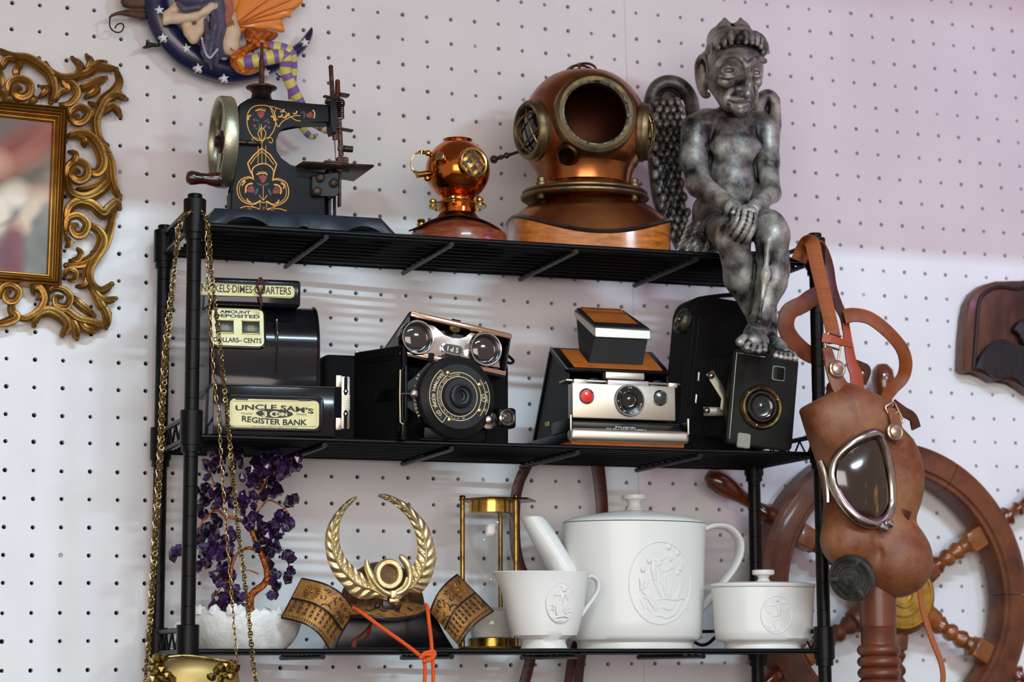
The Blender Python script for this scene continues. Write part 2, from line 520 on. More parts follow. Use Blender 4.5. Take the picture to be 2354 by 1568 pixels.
# ================================================================ the pegboard wall
BLACK = mat('black_wire_coating', '08090a', 0.36, 0.0, bump=0.15, bscale=900, spec=0.22)
M_WALL = mat('painted_pegboard', 'e6e8ea', 0.55, 0.0, col2='dcdee1', scale=9, lo=0.35, hi=0.8, bump=0.25, bscale=500)
M_VOID = mat('dark_behind_board', '060606', 0.9)
M_PLUG = mat('paint_filled_hole', 'a9a49c', 0.7)
S1 = 0.0254 * WSC
rowL = {}
def build_wall():
    # measured rows: each board's rows sit where the photograph shows them
    ysL = [155, 218, 277, 339, 399.6, 463, 524.3, 587, 649.5, 711, 774.5, 836, 899, 961.7, 1022.5, 1087, 1150.6, 1215, 1278.3, 1341, 1409, 1473, 1539]
    zL = {}
    for r, y in enumerate(ysL):
        xx = 338.6 + (333.8 - 338.6) * (y - 155) / 1250
        zL[r] = WALL.l(xx, y, 0).z
    ysR = {-5: 71.2, -4: 119.9, -3: 175.8, -2: 225.3, -1: 278.9, 0: 328.6, 1: 382.8, 2: 435.3}
    zR = {r: WALL.l(2331 + 2.66 * (r + 5), y, 0).z for r, y in ysR.items()}
    ys2 = {6: 632.2, 7: 688.4, 8: 738.9, 9: 796.8, 10: 850.1, 11: 904.2, 12: 960.3, 13: 1015}
    for r, y in ys2.items(): zR[r] = WALL.l(2173.9 + 2.57 * (r - 6), y, 0).z
    def zrow(d, r):
        if r in d: return d[r]
        ks = sorted(d); lo_ = [k for k in ks if k < r]; hi_ = [k for k in ks if k > r]
        if lo_ and hi_:
            a, b = lo_[-1], hi_[0]; return d[a] + (d[b] - d[a]) * (r - a) / (b - a)
        k = ks[0] if not lo_ else ks[-1]
        return d[k] - S1 * (r - k)
    bm = bmesh.new()
    rnd = random.Random(3)
    seam = 24.5 * S1
    K = 12
    def cell(cx, cz, hx0, hx1, hz0, hz1, rad, depth, plug):
        cs = [(math.cos(2 * PI * (k + .5) / K), math.sin(2 * PI * (k + .5) / K)) for k in range(K)]
        ring = [bm.verts.new((cx + rad * c, 0.0, cz + rad * s_)) for c, s_ in cs]
        rim = [bm.verts.new((cx + rad * .93 * c, 0.0004, cz + rad * .93 * s_)) for c, s_ in cs]
        deep = [bm.verts.new((cx + rad * .93 * c, depth, cz + rad * .93 * s_)) for c, s_ in cs]
        out = []
        for c, s_ in cs:
            t = 1 / max(abs(c), abs(s_))
            ox, oz = c * t, s_ * t
            out.append(bm.verts.new((cx + (hx1 if ox > 0 else hx0) * abs(ox), 0.0, cz + (hz1 if oz > 0 else hz0) * abs(oz))))
        corner = [bm.verts.new((cx + hx1, 0, cz + hz1)), bm.verts.new((cx + hx0, 0, cz + hz1)), bm.verts.new((cx + hx0, 0, cz + hz0)), bm.verts.new((cx + hx1, 0, cz + hz0))]
        for k in range(K):
            n = (k + 1) % K
            # insert the corner between samples 1-2, 4-5, 7-8, 10-11 (angles 45,75 -> corner at 45 exactly for k=1)
            bm.faces.new((ring[k], out[k], out[n], ring[n]))
            bm.faces.new((ring[k], ring[n], rim[n], rim[k]))
            bm.faces.new((rim[k], rim[n], deep[n], deep[k]))
        f = bm.faces.new(deep); f.material_index = 2 if plug else 1
        for c in corner: bm.verts.remove(c)
    for c in range(-4, 50):
        d = zL if c <= 24 else zR
        for r in range(-12, 30):
            x = c * S1 + rnd.uniform(-1, 1) * 0.0002
            z = zrow(d, r) + rnd.uniform(-1, 1) * 0.0002
            zu = (zrow(d, r - 1) + zrow(d, r)) / 2 - z; zd = (zrow(d, r + 1) + zrow(d, r)) / 2 - z
            hx0 = (c - .5) * S1 - x; hx1 = (c + .5) * S1 - x
            if c == 24: hx1 -= 0.00012
            if c == 25: hx0 += 0.00012
            plug = rnd.random() < (0.05 if c > 24 else 0.03)
            cell(x, z, hx0, hx1, zd, zu, 0.00205 * rnd.uniform(.9, 1.12), 0.0012 if plug else 0.006, plug)
    bmesh.ops.remove_doubles(bm, verts=bm.verts, dist=0.00001)
    bmesh.ops.recalc_face_normals(bm, faces=bm.faces)
    me = bpy.data.meshes.new('wall_back'); bm.to_mesh(me); bm.free()
    for m in (M_WALL, M_VOID, M_PLUG): me.materials.append(m)
    o = bpy.data.objects.new('wall_back', me); COL.objects.link(o)
    o.matrix_world = Matrix.Translation(WO) @ WALL.rot.to_4x4()
    tag(o, kind='structure')
    # the void behind the boards
    b = MB(); b.box((22 * S1, 0.012, -10 * S1), (1.5, 0.004, 1.2)); v = b.build('wall_backing', M_VOID); v.matrix_world = o.matrix_world.copy(); tag(v, kind='structure')
    return o
wall = build_wall()
b = MB(); b.box((0.3, -1.7, -1.25), (6, 4.4, 0.02)); tag(b.build('floor', mat('dark_shop_floor', '3a2c24', 0.6)), kind='structure')
b = MB(); b.box((0.5, -0.16, 0.777), (3.6, 0.68, 0.03), Matrix.Rotation(R(-1.9), 3, 'Y')); tag(b.build('unseen_shade_board', mat('shade_board_grey', 'b8b0a6', 0.6)), kind='structure')  # unseen board added overhead to keep the tube light off the upper wall

# ================================================================ the wire rack
RW, RD, Z1, Z2 = 0.59678, 0.14802, 0.18292, 0.36770
def build_rack():
    rack = thing('wire_rack', 'black three-tier wire rack standing against the white pegboard wall', 'shelf rack', loc=(0, 0, 0))
    posts = [(0, 0, 'f'), (RW, 0, 'f'), (0, RD, 'b'), (RW, RD, 'b')]
    rp = 0.0063
    for x, y, s_ in posts:
        prof = [(rp, -0.12)]
        z = -0.115
        top = Z2 + 0.012
        while z < top:
            prof += [(rp, z - .0006), (rp, z), (rp * .93, z + 0.0003), (rp * .93, z + 0.0006), (rp, z + 0.0009), (rp, z + .0015)]
            z += 0.0254
        prof.append((rp, top))
        b = MB(); b.lathe(prof, 20, Matrix.Translation((x, y, 0)))
        po = b.build('post', BLACK, rack)
        for z in (0, Z1, Z2):
            b = MB(); b.lathe([(rp, z - .0135), (.0082, z - .0135), (.0082, z - .0078), (.0096, z - .0075), (.0098, z + .022), (.009, z + .0226), (rp, z + .0226)], 24, Matrix.Translation((x, y, 0)))
            b.build('collar', BLACK, po)
        b = MB(); b.lathe([(.0064, Z2 + .012), (.0064, Z2 + .0262), (.0058, Z2 + .0272), (.0001, Z2 + .0272)], 20, Matrix.Translation((x, y, 0))); b.build('cap', BLACK, po)
    for zi, z in enumerate((0, Z1, Z2)):
        # front and back rails of the shelf are one welded frame
        b = MB()
        rr = 0.0024
        z0 = z - 0.0
        b.tube([V(0.008, -0.002, z0), V(RW - .008, -0.002, z0)], rr, 10)
        b.tube([V(0.008, RD + .002, z0), V(RW - .008, RD + .002, z0)], rr, 10)
        sh = b.build('shelf_frame', BLACK, rack)
        for x in (0.0, RW):
            b = MB()
            b.tube([V(x, .006, z), V(x, RD - .006, z)], rr, 8)
            b.tube([V(x, .006, z + .0185), V(x, RD - .006, z + .0185)], rr, 8)
            zig = []
            n = 8
            for k in range(n + 1):
                y = .012 + (RD - .024) * k / n
                zig.append(V(x, y, z + (.0015 if k % 2 else .017)))
            b.tube(zig, 0.0011, 6)
            b.build('side_truss', BLACK, sh)
        nw = 8
        for k in range(nw):
            y = RD * (k + 1) / (nw + 1)
            e = 0.006 + 0.0006 * k
            b = MB(); b.tube([V(e, y, z - .0002), V(RW - e, y, z - .0002)], 0.0019, 8); b.build('wire', BLACK, sh)
        for x in (.117, .233, .3525, .473):
            b = MB(); b.tube([V(x, -.0035, z - .0046), V(x, RD + .0065, z - .0046)], 0.0024, 10); b.build('cross_rod', BLACK, sh)
    return rack
rack = build_rack()
SZ = [0.0024, Z1 + 0.0024, Z2 + 0.0024]       # surfaces things stand on
# ================================================================ toy sewing machine
M_SEWBLK = mat('worn_black_enamel', '0b0b0e', 0.45, 0.0, col2='121217', scale=40, spec=.18, bump=0.2, bscale=700)
M_SEWBASE = mat('blue_black_enamel', '161b26', 0.34, 0.0, col2='1e2431', scale=30, spec=.4, bump=0.15, bscale=800)
M_RUST = mat('rusty_steel', '6b4a3a', 0.6, 0.7, col2='3c2a24', scale=220, bump=0.4, bscale=900)
M_PALEMETAL = mat('pale_worn_nickel', 'a9a88f', 0.33, 0.85, col2='5e5a4a', scale=60, lo=.55, hi=.75, bump=0.2, bscale=600, rough2=.6)
M_GOLDPAINT = mat('gold_decal_paint', 'd79a3e', 0.55)
M_REDPAINT = mat('red_decal_paint', '8a3428', 0.6, col2='5c2420', scale=300)
M_GREENPAINT = mat('green_decal_paint', '35493a', 0.6)
M_DARKWOOD = mat('dark_turned_wood', '2a1512', 0.22, col2='3f1d15', scale=90, coat=.4)
M_DARKSTEEL = mat('dark_steel', '2b2724', 0.45, 0.8, col2='4a3a30', scale=160, bump=.3, bscale=700)
def cropf(ox, oy, s): return lambda pts: [(ox + x / s, oy + y / s) for x, y in pts]
def sewing():
    F = Frame((at(560, 530, 0.012).x, 0.012, SZ[2]))
    t = thing('toy_sewing_machine', 'small black toy sewing machine with gold scrolls and red flowers painted on its arm', 'sewing machine', F)
    zb = 0.0
    # base: sloping front wall with arches, sloping ends, flat top
    y0, y1 = 0.0, 0.082
    def bx(px, py, dy): return F.l(px, py, dy)
    xl, xr = F.l(468, 522, 0).x, F.l(916, 541, 0).x
    tl, tr = F.l(494, 478, .008).x, F.l(876, 497, .008).x
    H = F.l(494, 478, .008).z
    arch = lambda x0, x1, h, n=10: [(x0 + (x1 - x0) * k / n, h * math.sin(PI * k / n) ** .7 if 0 < k < n else 0) for k in range(n + 1)]
    a1 = (F.l(515, 520, 0).x, F.l(625, 525, 0).x); a2 = (F.l(683, 525, 0).x, F.l(717, 525, 0).x); a3 = (F.l(795, 530, 0).x, F.l(885, 530, 0).x)
    bot = [(xl, 0)] + arch(*a1, H * .62) + arch(*a2, H * .3) + arch(*a3, H * .5) + [(xr, 0)]
    b = MB(); bm = b.bm
    n = len(bot)
    # the wall as strips between the arched bottom line and the top line
    def wall_strip(yb, yt, flip):
        lo_ = [bm.verts.new((x, yb + (yt - yb) * z / H, z)) for x, z in bot]
        hi_ = [bm.verts.new((tl + (tr - tl) * (x - xl) / (xr - xl), yt, H)) for x, z in bot]
        for i in range(n - 1): bm.faces.new((lo_[i], lo_[i + 1], hi_[i + 1], hi_[i]))
        return lo_, hi_
    l0, h0 = wall_strip(y0, y0 + .008, 0); l1, h1 = wall_strip(y1, y1 - .008, 1)
    for i in range(n - 1): bm.faces.new((h0[i], h0[i + 1], h1[i + 1], h1[i]))
    bm.faces.new((l0[0], h0[0], h1[0], l1[0])); bm.faces.new((l0[-1], l1[-1], h1[-1], h0[-1]))
    base = b.build('base', M_SEWBASE, t)
    md = base.modifiers.new('thick', 'SOLIDIFY'); md.thickness = 0.0015; md.offset = -1
    bv = base.modifiers.new('edge', 'BEVEL'); bv.width = 0.0012; bv.segments = 2; bv.limit_method = 'ANGLE'; bv.angle_limit = R(25)
    # body casting
    BY = 0.028; TH = 0.020
    C2 = cropf(380, 100, 3.409)
    left = C2([(515, 1312), (515, 1165), (540, 1135), (545, 1060), (570, 900), (586, 780), (580, 640), (566, 500), (590, 470), (650, 432), (700, 420), (790, 425)])
    arm = C2([(850, 440), (1000, 455), (1130, 470), (1285, 478), (1290, 622), (1130, 618), (1020, 622), (940, 640), (880, 690), (855, 760), (860, 840), (900, 905), (980, 950), (1060, 985), (1250, 1010), (1260, 1330), (1150, 1330)])
    poly = [F.xz(x, y, BY) for x, y in left + arm]
    poly[0] = (poly[0][0], H - .0005); poly[-1] = (poly[-1][0], H - .0005); poly[-2] = (poly[-2][0], H - .0005)
    b = MB(); b.prism(poly[::-1], BY, BY + TH, 0.0014, 3)
    body = b.build('body', M_SEWBLK, t)
    def line(pts, r=0.00035, m=M_GOLDPAINT, closed=False, sm=6):
        q = C2(pts)
        w = vcurve([F.l(x, y, BY - .0001) for x, y in q], sm, closed) if sm > 1 else [F.l(x, y, BY - .0001) for x, y in q]
        dec.tube(w, r, 5, closed=closed, flat=(1, .35), up=V(0, 1, 0))
    dec = MB()
    # lower trefoil, drawn twice
    for k, r in ((0, .0005), (1, .00035)):
        s_ = 1 - .09 * k
        def sc_(p, cx=768, cy=1150): return [(cx + (x - cx) * s_, cy + (y - cy) * s_) for x, y in p]
        line(sc_([(690, 1060), (650, 1045), (590, 1070), (562, 1130), (575, 1200), (620, 1245), (690, 1262), (745, 1235)]), r)
        line(sc_([(845, 1068), (885, 1060), (945, 1090), (966, 1150), (955, 1215), (905, 1258), (850, 1268), (795, 1240)]), r)
    line([(690, 1060), (680, 1000), (700, 965), (745, 945), (790, 945), (830, 970), (850, 1010), (840, 1068)], .0006)
    line([(645, 940), (690, 880), (755, 822), (820, 870), (872, 945), (845, 1030)], .0007, sm=1); line([(645, 940), (665, 1000), (690, 1045)], .0007, sm=1)
    line([(665, 950), (705, 892), (757, 845), (805, 888), (850, 950)], .0004, sm=1)
    for x in (727, 757, 787): line([(x, 770 + abs(x - 757)), (x, 945)], .0003, sm=1)
    line([(745, 1235), (767, 1250), (795, 1240)], .0004, sm=1)
    line([(735, 1190), (768, 1230), (800, 1190)], .0004, sm=1); line([(767, 1110), (767, 1230)], .0003, sm=1)
    line([(745, 1235), (740, 1300), (670, 1272)], .0004, sm=1); line([(795, 1240), (795, 1300), (865, 1275)], .0004, sm=1)
    line([(585, 1290), (640, 1276), (700, 1285), (740, 1300)], .0004); line([(950, 1312), (900, 1296), (840, 1292), (800, 1304)], .0004)
    # oval above with plant
    line([(757, 775), (700, 745), (655, 680), (640, 600), (655, 530), (700, 492), (757, 485), (815, 495), (855, 545), (865, 620), (845, 690), (800, 750)], .00045)
    line([(757, 775), (735, 730), (727, 700), (757, 660), (787, 700), (780, 730), (757, 775)], .0004)
    line([(752, 630), (757, 775)], .0003, sm=1); line([(735, 650), (757, 740)], .0003, sm=1); line([(790, 640), (757, 680)], .0003, sm=1)
    line([(757, 775), (790, 740), (830, 740), (842, 765), (825, 780), (812, 765)], .00035); line([(757, 775), (725, 745), (690, 735), (682, 755), (700, 765)], .0003)
    # arm triangle
    line([(820, 492), (880, 655), (890, 640)], .0004, sm=1); line([(820, 492), (870, 505), (930, 530), (1010, 595), (1060, 608)], .0004)
    line([(890, 655), (920, 610), (1000, 570), (1060, 565)], .0004); line([(870, 505), (855, 560), (880, 600)], .0003)
    for x, y in ((920, 525), (940, 570), (905, 565), (1020, 540), (960, 555)): line([(x - 20, y + 10), (x + 5, y + 8), (x + 10, y - 12)], .0007)
    for cx, cy in ((758, 1003), ):
        for k in range(5): dec.ball(F.l(*C2([(cx - 28 + 14 * k, cy + abs(k - 2) * 3)])[0], BY), (.0005, .0002, .0005), 6)
    for k in range(5): dec.ball(F.l(*C2([(725 + 14 * k, 508 + abs(k - 2) * 2)])[0], BY), (.0005, .0002, .0005), 6)
    line([(715, 1028), (740, 1018), (785, 1018), (800, 1030)], .0007); line([(705, 528), (740, 520), (785, 528)], .0006)
    line([(630, 1170), (635, 1120), (665, 1098), (685, 1100)], .0008); line([(850, 1105), (890, 1115), (908, 1150), (900, 1180)], .0008)
    line([(1155, 520), (1170, 545), (1165, 585)], .0007)
    for p in ([(600, 1085), (625, 1080), (600, 1115)], [(905, 1095), (930, 1110), (925, 1140)], [(640, 1215), (650, 1235), (670, 1245)], [(890, 1225), (880, 1245), (865, 1250)], [(650, 600), (655, 570), (672, 565)], [(825, 570), (848, 580), (852, 605)]):
        line(p, .0007)
    dec.build('gold_scrollwork', M_GOLDPAINT, body, kind='stuff')
    def patch(name, polys, m):
        b = MB()
        for p in polys:
            q = [F.xz(x, y, BY) for x, y in C2(p)]
            b.prism(q, BY - .00025, BY + .0002)
        b.build(name, m, body, kind='stuff')
    def flower(cx, cy, s, a=0):
        sh = [(-26, -30), (-14, -18), (0, -28), (14, -18), (26, -30), (24, 0), (12, 20), (0, 30), (-12, 20), (-24, 0)]
        return [(cx + s * (x * math.cos(a) - y * math.sin(a)), cy + s * (x * math.sin(a) + y * math.cos(a))) for x, y in sh]
    patch('painted_flower', [flower(765, 1060, 1.2), flower(672, 1145, 1.15, -.9), flower(868, 1152, 1.15, .9), flower(750, 557, 1.1), flower(1130, 562, 1.0, 1.4), flower(770, 1290, .5), flower(660, 1290, .6, 1.5), flower(840, 1298, .6, -1.5),
                             flower(697, 600, .4), flower(700, 645, .4), flower(808, 620, .4), flower(812, 660, .4)], M_REDPAINT)
    def leaf(cx, cy, w, h, a): return [(cx + w * math.cos(t_) * math.cos(a) - h * math.sin(t_) * math.sin(a), cy + w * math.cos(t_) * math.sin(a) + h * math.sin(t_) * math.cos(a)) for t_ in [2 * PI * k / 10 for k in range(10)]]
    patch('painted_leaf', [leaf(740, 1105, 28, 7, .3), leaf(790, 1105, 28, 7, -.3), leaf(715, 1160, 9, 30, .4), leaf(818, 1165, 9, 30, -.4), leaf(715, 600, 24, 6, .6), leaf(790, 605, 24, 6, -.6), leaf(735, 640, 18, 5, 1.0), leaf(715, 668, 18, 5, .5), leaf(780, 660, 16, 5, -.8), leaf(1090, 560, 7, 26, .1), leaf(1075, 540, 6, 14, .8)], M_GREENPAINT)
    # spool pin and knob
    c = F.l(601, 205, BY + TH / 2)
    b = MB(); b.lathe([(.0120, -.011), (.0095, -.009), (.0085, -.0045), (.0105, -.001), (.0135, .0005), (.0138, .0018), (.011, .003), (.002, .0035)], 28, Matrix.Translation(c)); b.build('spool_knob', M_DARKSTEEL, t)
    b = MB(); b.lathe([(.0138, .0004), (.0142, .0012), (.0138, .002)], 28, Matrix.Translation(c)); b.build('rust_rim', mat('flaking_rust', '7a4524', .8, col2='3c2418', scale=300, bump=.6, bscale=600), t)
    zt = F.l(600, 98, BY + TH / 2).z - c.z
    b = MB(); b.lathe([(.0026, 0), (.0026, zt * .62), (.0017, zt * .64), (.0014, zt), (.0003, zt + .0003)], 12, Matrix.Translation(c)); b.build('spool_pin', M_RUST, t)
    # hand wheel on an axle along x
    wc = F.l(503, 326, BY + TH / 2); wc.x = F.l(548, 330, BY).x - .012
    mt = Matrix.Translation(wc) @ Matrix.Rotation(-PI / 2, 4, 'Y')   # local z -> -x
    RW_ = 0.0415
    b = MB()
    prof = [(RW_ - .0045, -.006), (RW_ - .001, -.0062), (RW_, -.004), (RW_, .004), (RW_ - .001, .0062), (RW_ - .0045, .006), (RW_ - .006, .003), (RW_ - .006, -.003)]
    rings = [[mt @ V(r * math.cos(a), r * math.sin(a), z) for r, z in prof] for a in [2 * PI * k / 64 for k in range(64)]]
    bm = b.bm; vr = [[bm.verts.new(p) for p in rg] for rg in rings]
    for i in range(64):
        for j in range(8): f = bm.faces.new((vr[i][j], vr[i][(j + 1) % 8], vr[(i + 1) % 64][(j + 1) % 8], vr[(i + 1) % 64][j])); f.smooth = True
    wh = b.build('hand_wheel', M_PALEMETAL, t)
    for k in range(4):
        a = k * PI / 2 + .5
        b = MB()
        pr = [(0.006, .0085), (.014, .0062), (.024, .0052), (.037, .0075)]
        up_ = [(r * math.cos(a) - w_ * math.sin(a), r * math.sin(a) + w_ * math.cos(a)) for r, w_ in pr]
        dn = [(r * math.cos(a) + w_ * math.sin(a), r * math.sin(a) - w_ * math.cos(a)) for r, w_ in pr]
        pl = [(x, z) for x, z in dn + up_[::-1]]
        b.prism(pl, -.0018, .0018, .0005, 1, mtx=mt @ Matrix.Rotation(PI / 2, 4, 'X')); b.build('spoke', M_PALEMETAL, wh)
    b = MB(); b.lathe([(.0105, -.004), (.0105, .003), (.006, .0045), (.0045, .0075), (.001, .008)], 24, mt); b.build('hub', M_DARKSTEEL, wh)
    # wooden crank handle pointing to -x at the bottom front of the rim
    hp = F.l(474, 411, BY - .006)
    ml = Matrix.Translation(V(wc.x - .004, hp.y, hp.z)) @ Matrix.Rotation(-PI / 2, 4, 'Y')
    b = MB(); b.lathe([(.002, 0), (.0062, .001), (.0066, .004), (.0062, .009), (.0048, .014), (.0050, .019), (.0062, .024), (.0064, .028), (.0048, .031), (.001, .032)], 20, ml); b.build('crank_handle', M_DARKWOOD, wh)
    # axle tube with two rivets in front of the body
    b = MB(); a0, a1_ = F.l(548, 327, BY - .002), F.l(600, 330, BY - .002); b.tube([a0, a1_], .0022, 12)
    for k in (.35, .85): b.ball(a0.lerp(a1_, k) + V(0, -.0022, 0), .0012, 8)
    b.build('axle', M_DARKSTEEL, t)
    # head mechanism at the arm end
    hx = F.l(770, 250, BY + .01)
    b = MB()
    q = [F.xz(x, y, BY) for x, y in C2([(1283, 460), (1330, 440), (1345, 520), (1350, 620), (1340, 700), (1305, 710), (1290, 640)])]
    b.prism(q[::-1], BY - .002, BY + .014, .0006, 1); hd = b.build('head_plate', M_SEWBLK, t)
    def rod(p0, p1, r0, r1, name, m, nn=10, par=t, balls=()):
        b = MB(); a = F.l(*C2([p0])[0], BY + .004); c_ = F.l(*C2([p1])[0], BY + .004)
        b.tube([a, c_], [r0, r1], nn)
        for k, rr in balls: b.ball(a.lerp(c_, k), rr, 10)
        return b.build(name, m, par)
    rod((1297, 185), (1330, 755), .0020, .0024, 'presser_bar', M_RUST, balls=((0, .0023),))
    rod((1350, 300), (1350, 420), .0022, .0026, 'lifter_lever', mat('red_rust', '6e3424', .6, .4, col2='3f1f18', scale=200), balls=((0, .0024),))
    rod((1362, 590), (1378, 880), .0022, .0024, 'needle_bar', M_RUST)
    rod((1327, 760), (1335, 912), .0005, .0003, 'needle', M_DARKSTEEL, 6)
    b = MB(); pts = []
    a = F.l(*C2([(1362, 440)])[0], BY + .002); c_ = F.l(*C2([(1366, 590)])[0], BY + .002)
    for k in range(121):
        f_ = k / 120; an = 2 * PI * 9.5 * f_; p = a.lerp(c_, f_); pts.append(p + V(.0040 * math.cos(an), .0040 * math.sin(an), 0))
    b.tube(pts, .0006, 5); b.build('coil_spring', M_DARKSTEEL, t)
    b = MB()
    for p, w_, h_, d_ in (((1305, 425), .016, .0015, .006), ((1395, 405), .010, .002, .01), ((1385, 672), .020, .0015, .008), ((1395, 822), .010, .005, .005), ((1300, 455), .010, .004, .01)):
        b.box(F.l(*C2([p])[0], BY + .004), (w_, d_, h_), Matrix.Rotation(R(6), 3, 'Y'), .0004)
    b.lathe([(.003, 0), (.003, .008)], 12, facing(F.l(*C2([(1400, 825)])[0], BY), (1, 0, 0)))
    b.tube(vcurve([F.l(*p, BY) for p in C2([(1380, 430), (1402, 460), (1395, 495), (1375, 480)])], 4), .0007, 5)
    b.build('thread_guide', M_DARKSTEEL, t)
    fc = F.l(*C2([(1385, 915)])[0], BY + .002)
    b = MB(); b.box(fc, (.011, .010, .0055), None, .002); b.box(fc + V(-.006, 0, -.0028), (.022, .010, .0018), None, .0005); b.build('presser_foot', M_RUST, t)
    # work plate, seen from below
    PZ = F.l(*C2([(1085, 935)])[0], .012).z
    q = [F.onz(x, y, PZ - .001) for x, y in C2([(975, 1003), (1080, 938), (1636, 966), (1475, 1082)])]
    b = MB(); bm = b.bm
    v0 = [bm.verts.new((p.x, max(min(p.y, .075), -.012), PZ)) for p in q]; bm.faces.new(v0)
    pl = b.build('work_plate', mat('rust_edged_plate', '3a302b', .5, .6, col2='6b4838', scale=120, lo=.5, hi=.8, bump=.3), t)
    md = pl.modifiers.new('thick', 'SOLIDIFY'); md.thickness = .0018; md.offset = 0
    # clamp bracket under the plate
    b = MB()
    br = [F.xz(x, y, BY - .003) for x, y in C2([(1145, 1040), (1360, 1000), (1360, 1180), (1330, 1205), (1160, 1200), (1145, 1180)])]
    b.prism(br[::-1], BY - .004, BY, .0008, 1); bk = b.build('bracket', mat('gloss_black_iron', '0d0d0f', .2, coat=.3), t)
    for p in ((1215, 1055), (1190, 1160), (1320, 1095)):
        b = MB(); b.lathe([(.0042, 0), (.0042, .002), (.003, .003), (.0005, .0032)], 14, facing(F.l(*C2([p])[0], BY - .004), (0, -1, 0))); b.build('screw', M_DARKSTEEL, bk)
    b = MB(); xx = F.l(*C2([(1297, 1200)])[0], BY + .008); b.lathe([(.0055, H), (.0055, PZ - .001)], 20, Matrix.Translation(V(xx.x, BY + .010, 0))); b.build('support_column', mat('gloss_black_iron', '0d0d0f', .2), t)
    b = MB(); b.box(F.l(*C2([(1365, 1110)])[0], BY), (.0022, .006, .040), None, .0004); b.box(F.l(*C2([(1385, 990)])[0], BY), (.012, .008, .005), None, .0006); b.build('hook_slide', M_DARKSTEEL, t)
sewing()
# ================================================================ diving helmets
M_COPPER = mat('aged_copper', 'b06c40', 0.24, 1.0, col2='7a4326', scale=18, lo=.42, hi=.68, rough2=.38, bump=.05, bscale=200)
M_COPPER_BRIGHT = mat('polished_copper', 'd07434', 0.13, 1.0, col2='a04f20', scale=25, lo=.5, hi=.75, bump=.04, bscale=120)
M_BRONZE = mat('dull_bronze', '85714e', 0.42, 1.0, col2='4a463a', scale=45, lo=.42, hi=.68, bump=.25, bscale=600, rough2=.6)
M_VERDI = mat('verdigris_edge', 'a8ac96', 0.75, 0.1, col2='3c3a30', scale=260, lo=.35, hi=.6, bump=.7, bscale=500)
M_BRASS = mat('polished_brass', 'c8a050', 0.2, 1.0, col2='8f6b2c', scale=50, lo=.5, hi=.8)
M_GASKET = mat('dark_gasket', '2d2422', 0.35, 0.3, col2='453227', scale=60, coat=.2)
M_WOOD_OR = mat('orange_varnished_wood', 'c8782e', 0.22, col2='8a4a1a', scale=60, coat=.7, stretch=(1, 1, 5), detail=6, lo=.3, hi=.7)
M_WOOD_RED = mat('red_varnished_wood', '8a4428', 0.3, col2='5c2a18', coat=.5, scale=80, stretch=(1, 1, 5), detail=6)
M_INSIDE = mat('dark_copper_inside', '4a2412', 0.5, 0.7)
M_GLASSDARK = mat('dark_port_glass', '0b0b0c', 0.08, coat=.5)
def ring_prof(b, mtx, r_in, r_out, h, seg=48, bulge=.5):
    prof = []
    n = 10
    for k in range(n + 1):
        a = PI * k / n
        prof.append(((r_in + r_out) / 2 - (r_out - r_in) / 2 * math.cos(a), h * math.sin(a)))
    prof = [(r_in, -h * .6)] + prof + [(r_out, -h * .9)]
    b.lathe(prof, seg, mtx, cap=False)
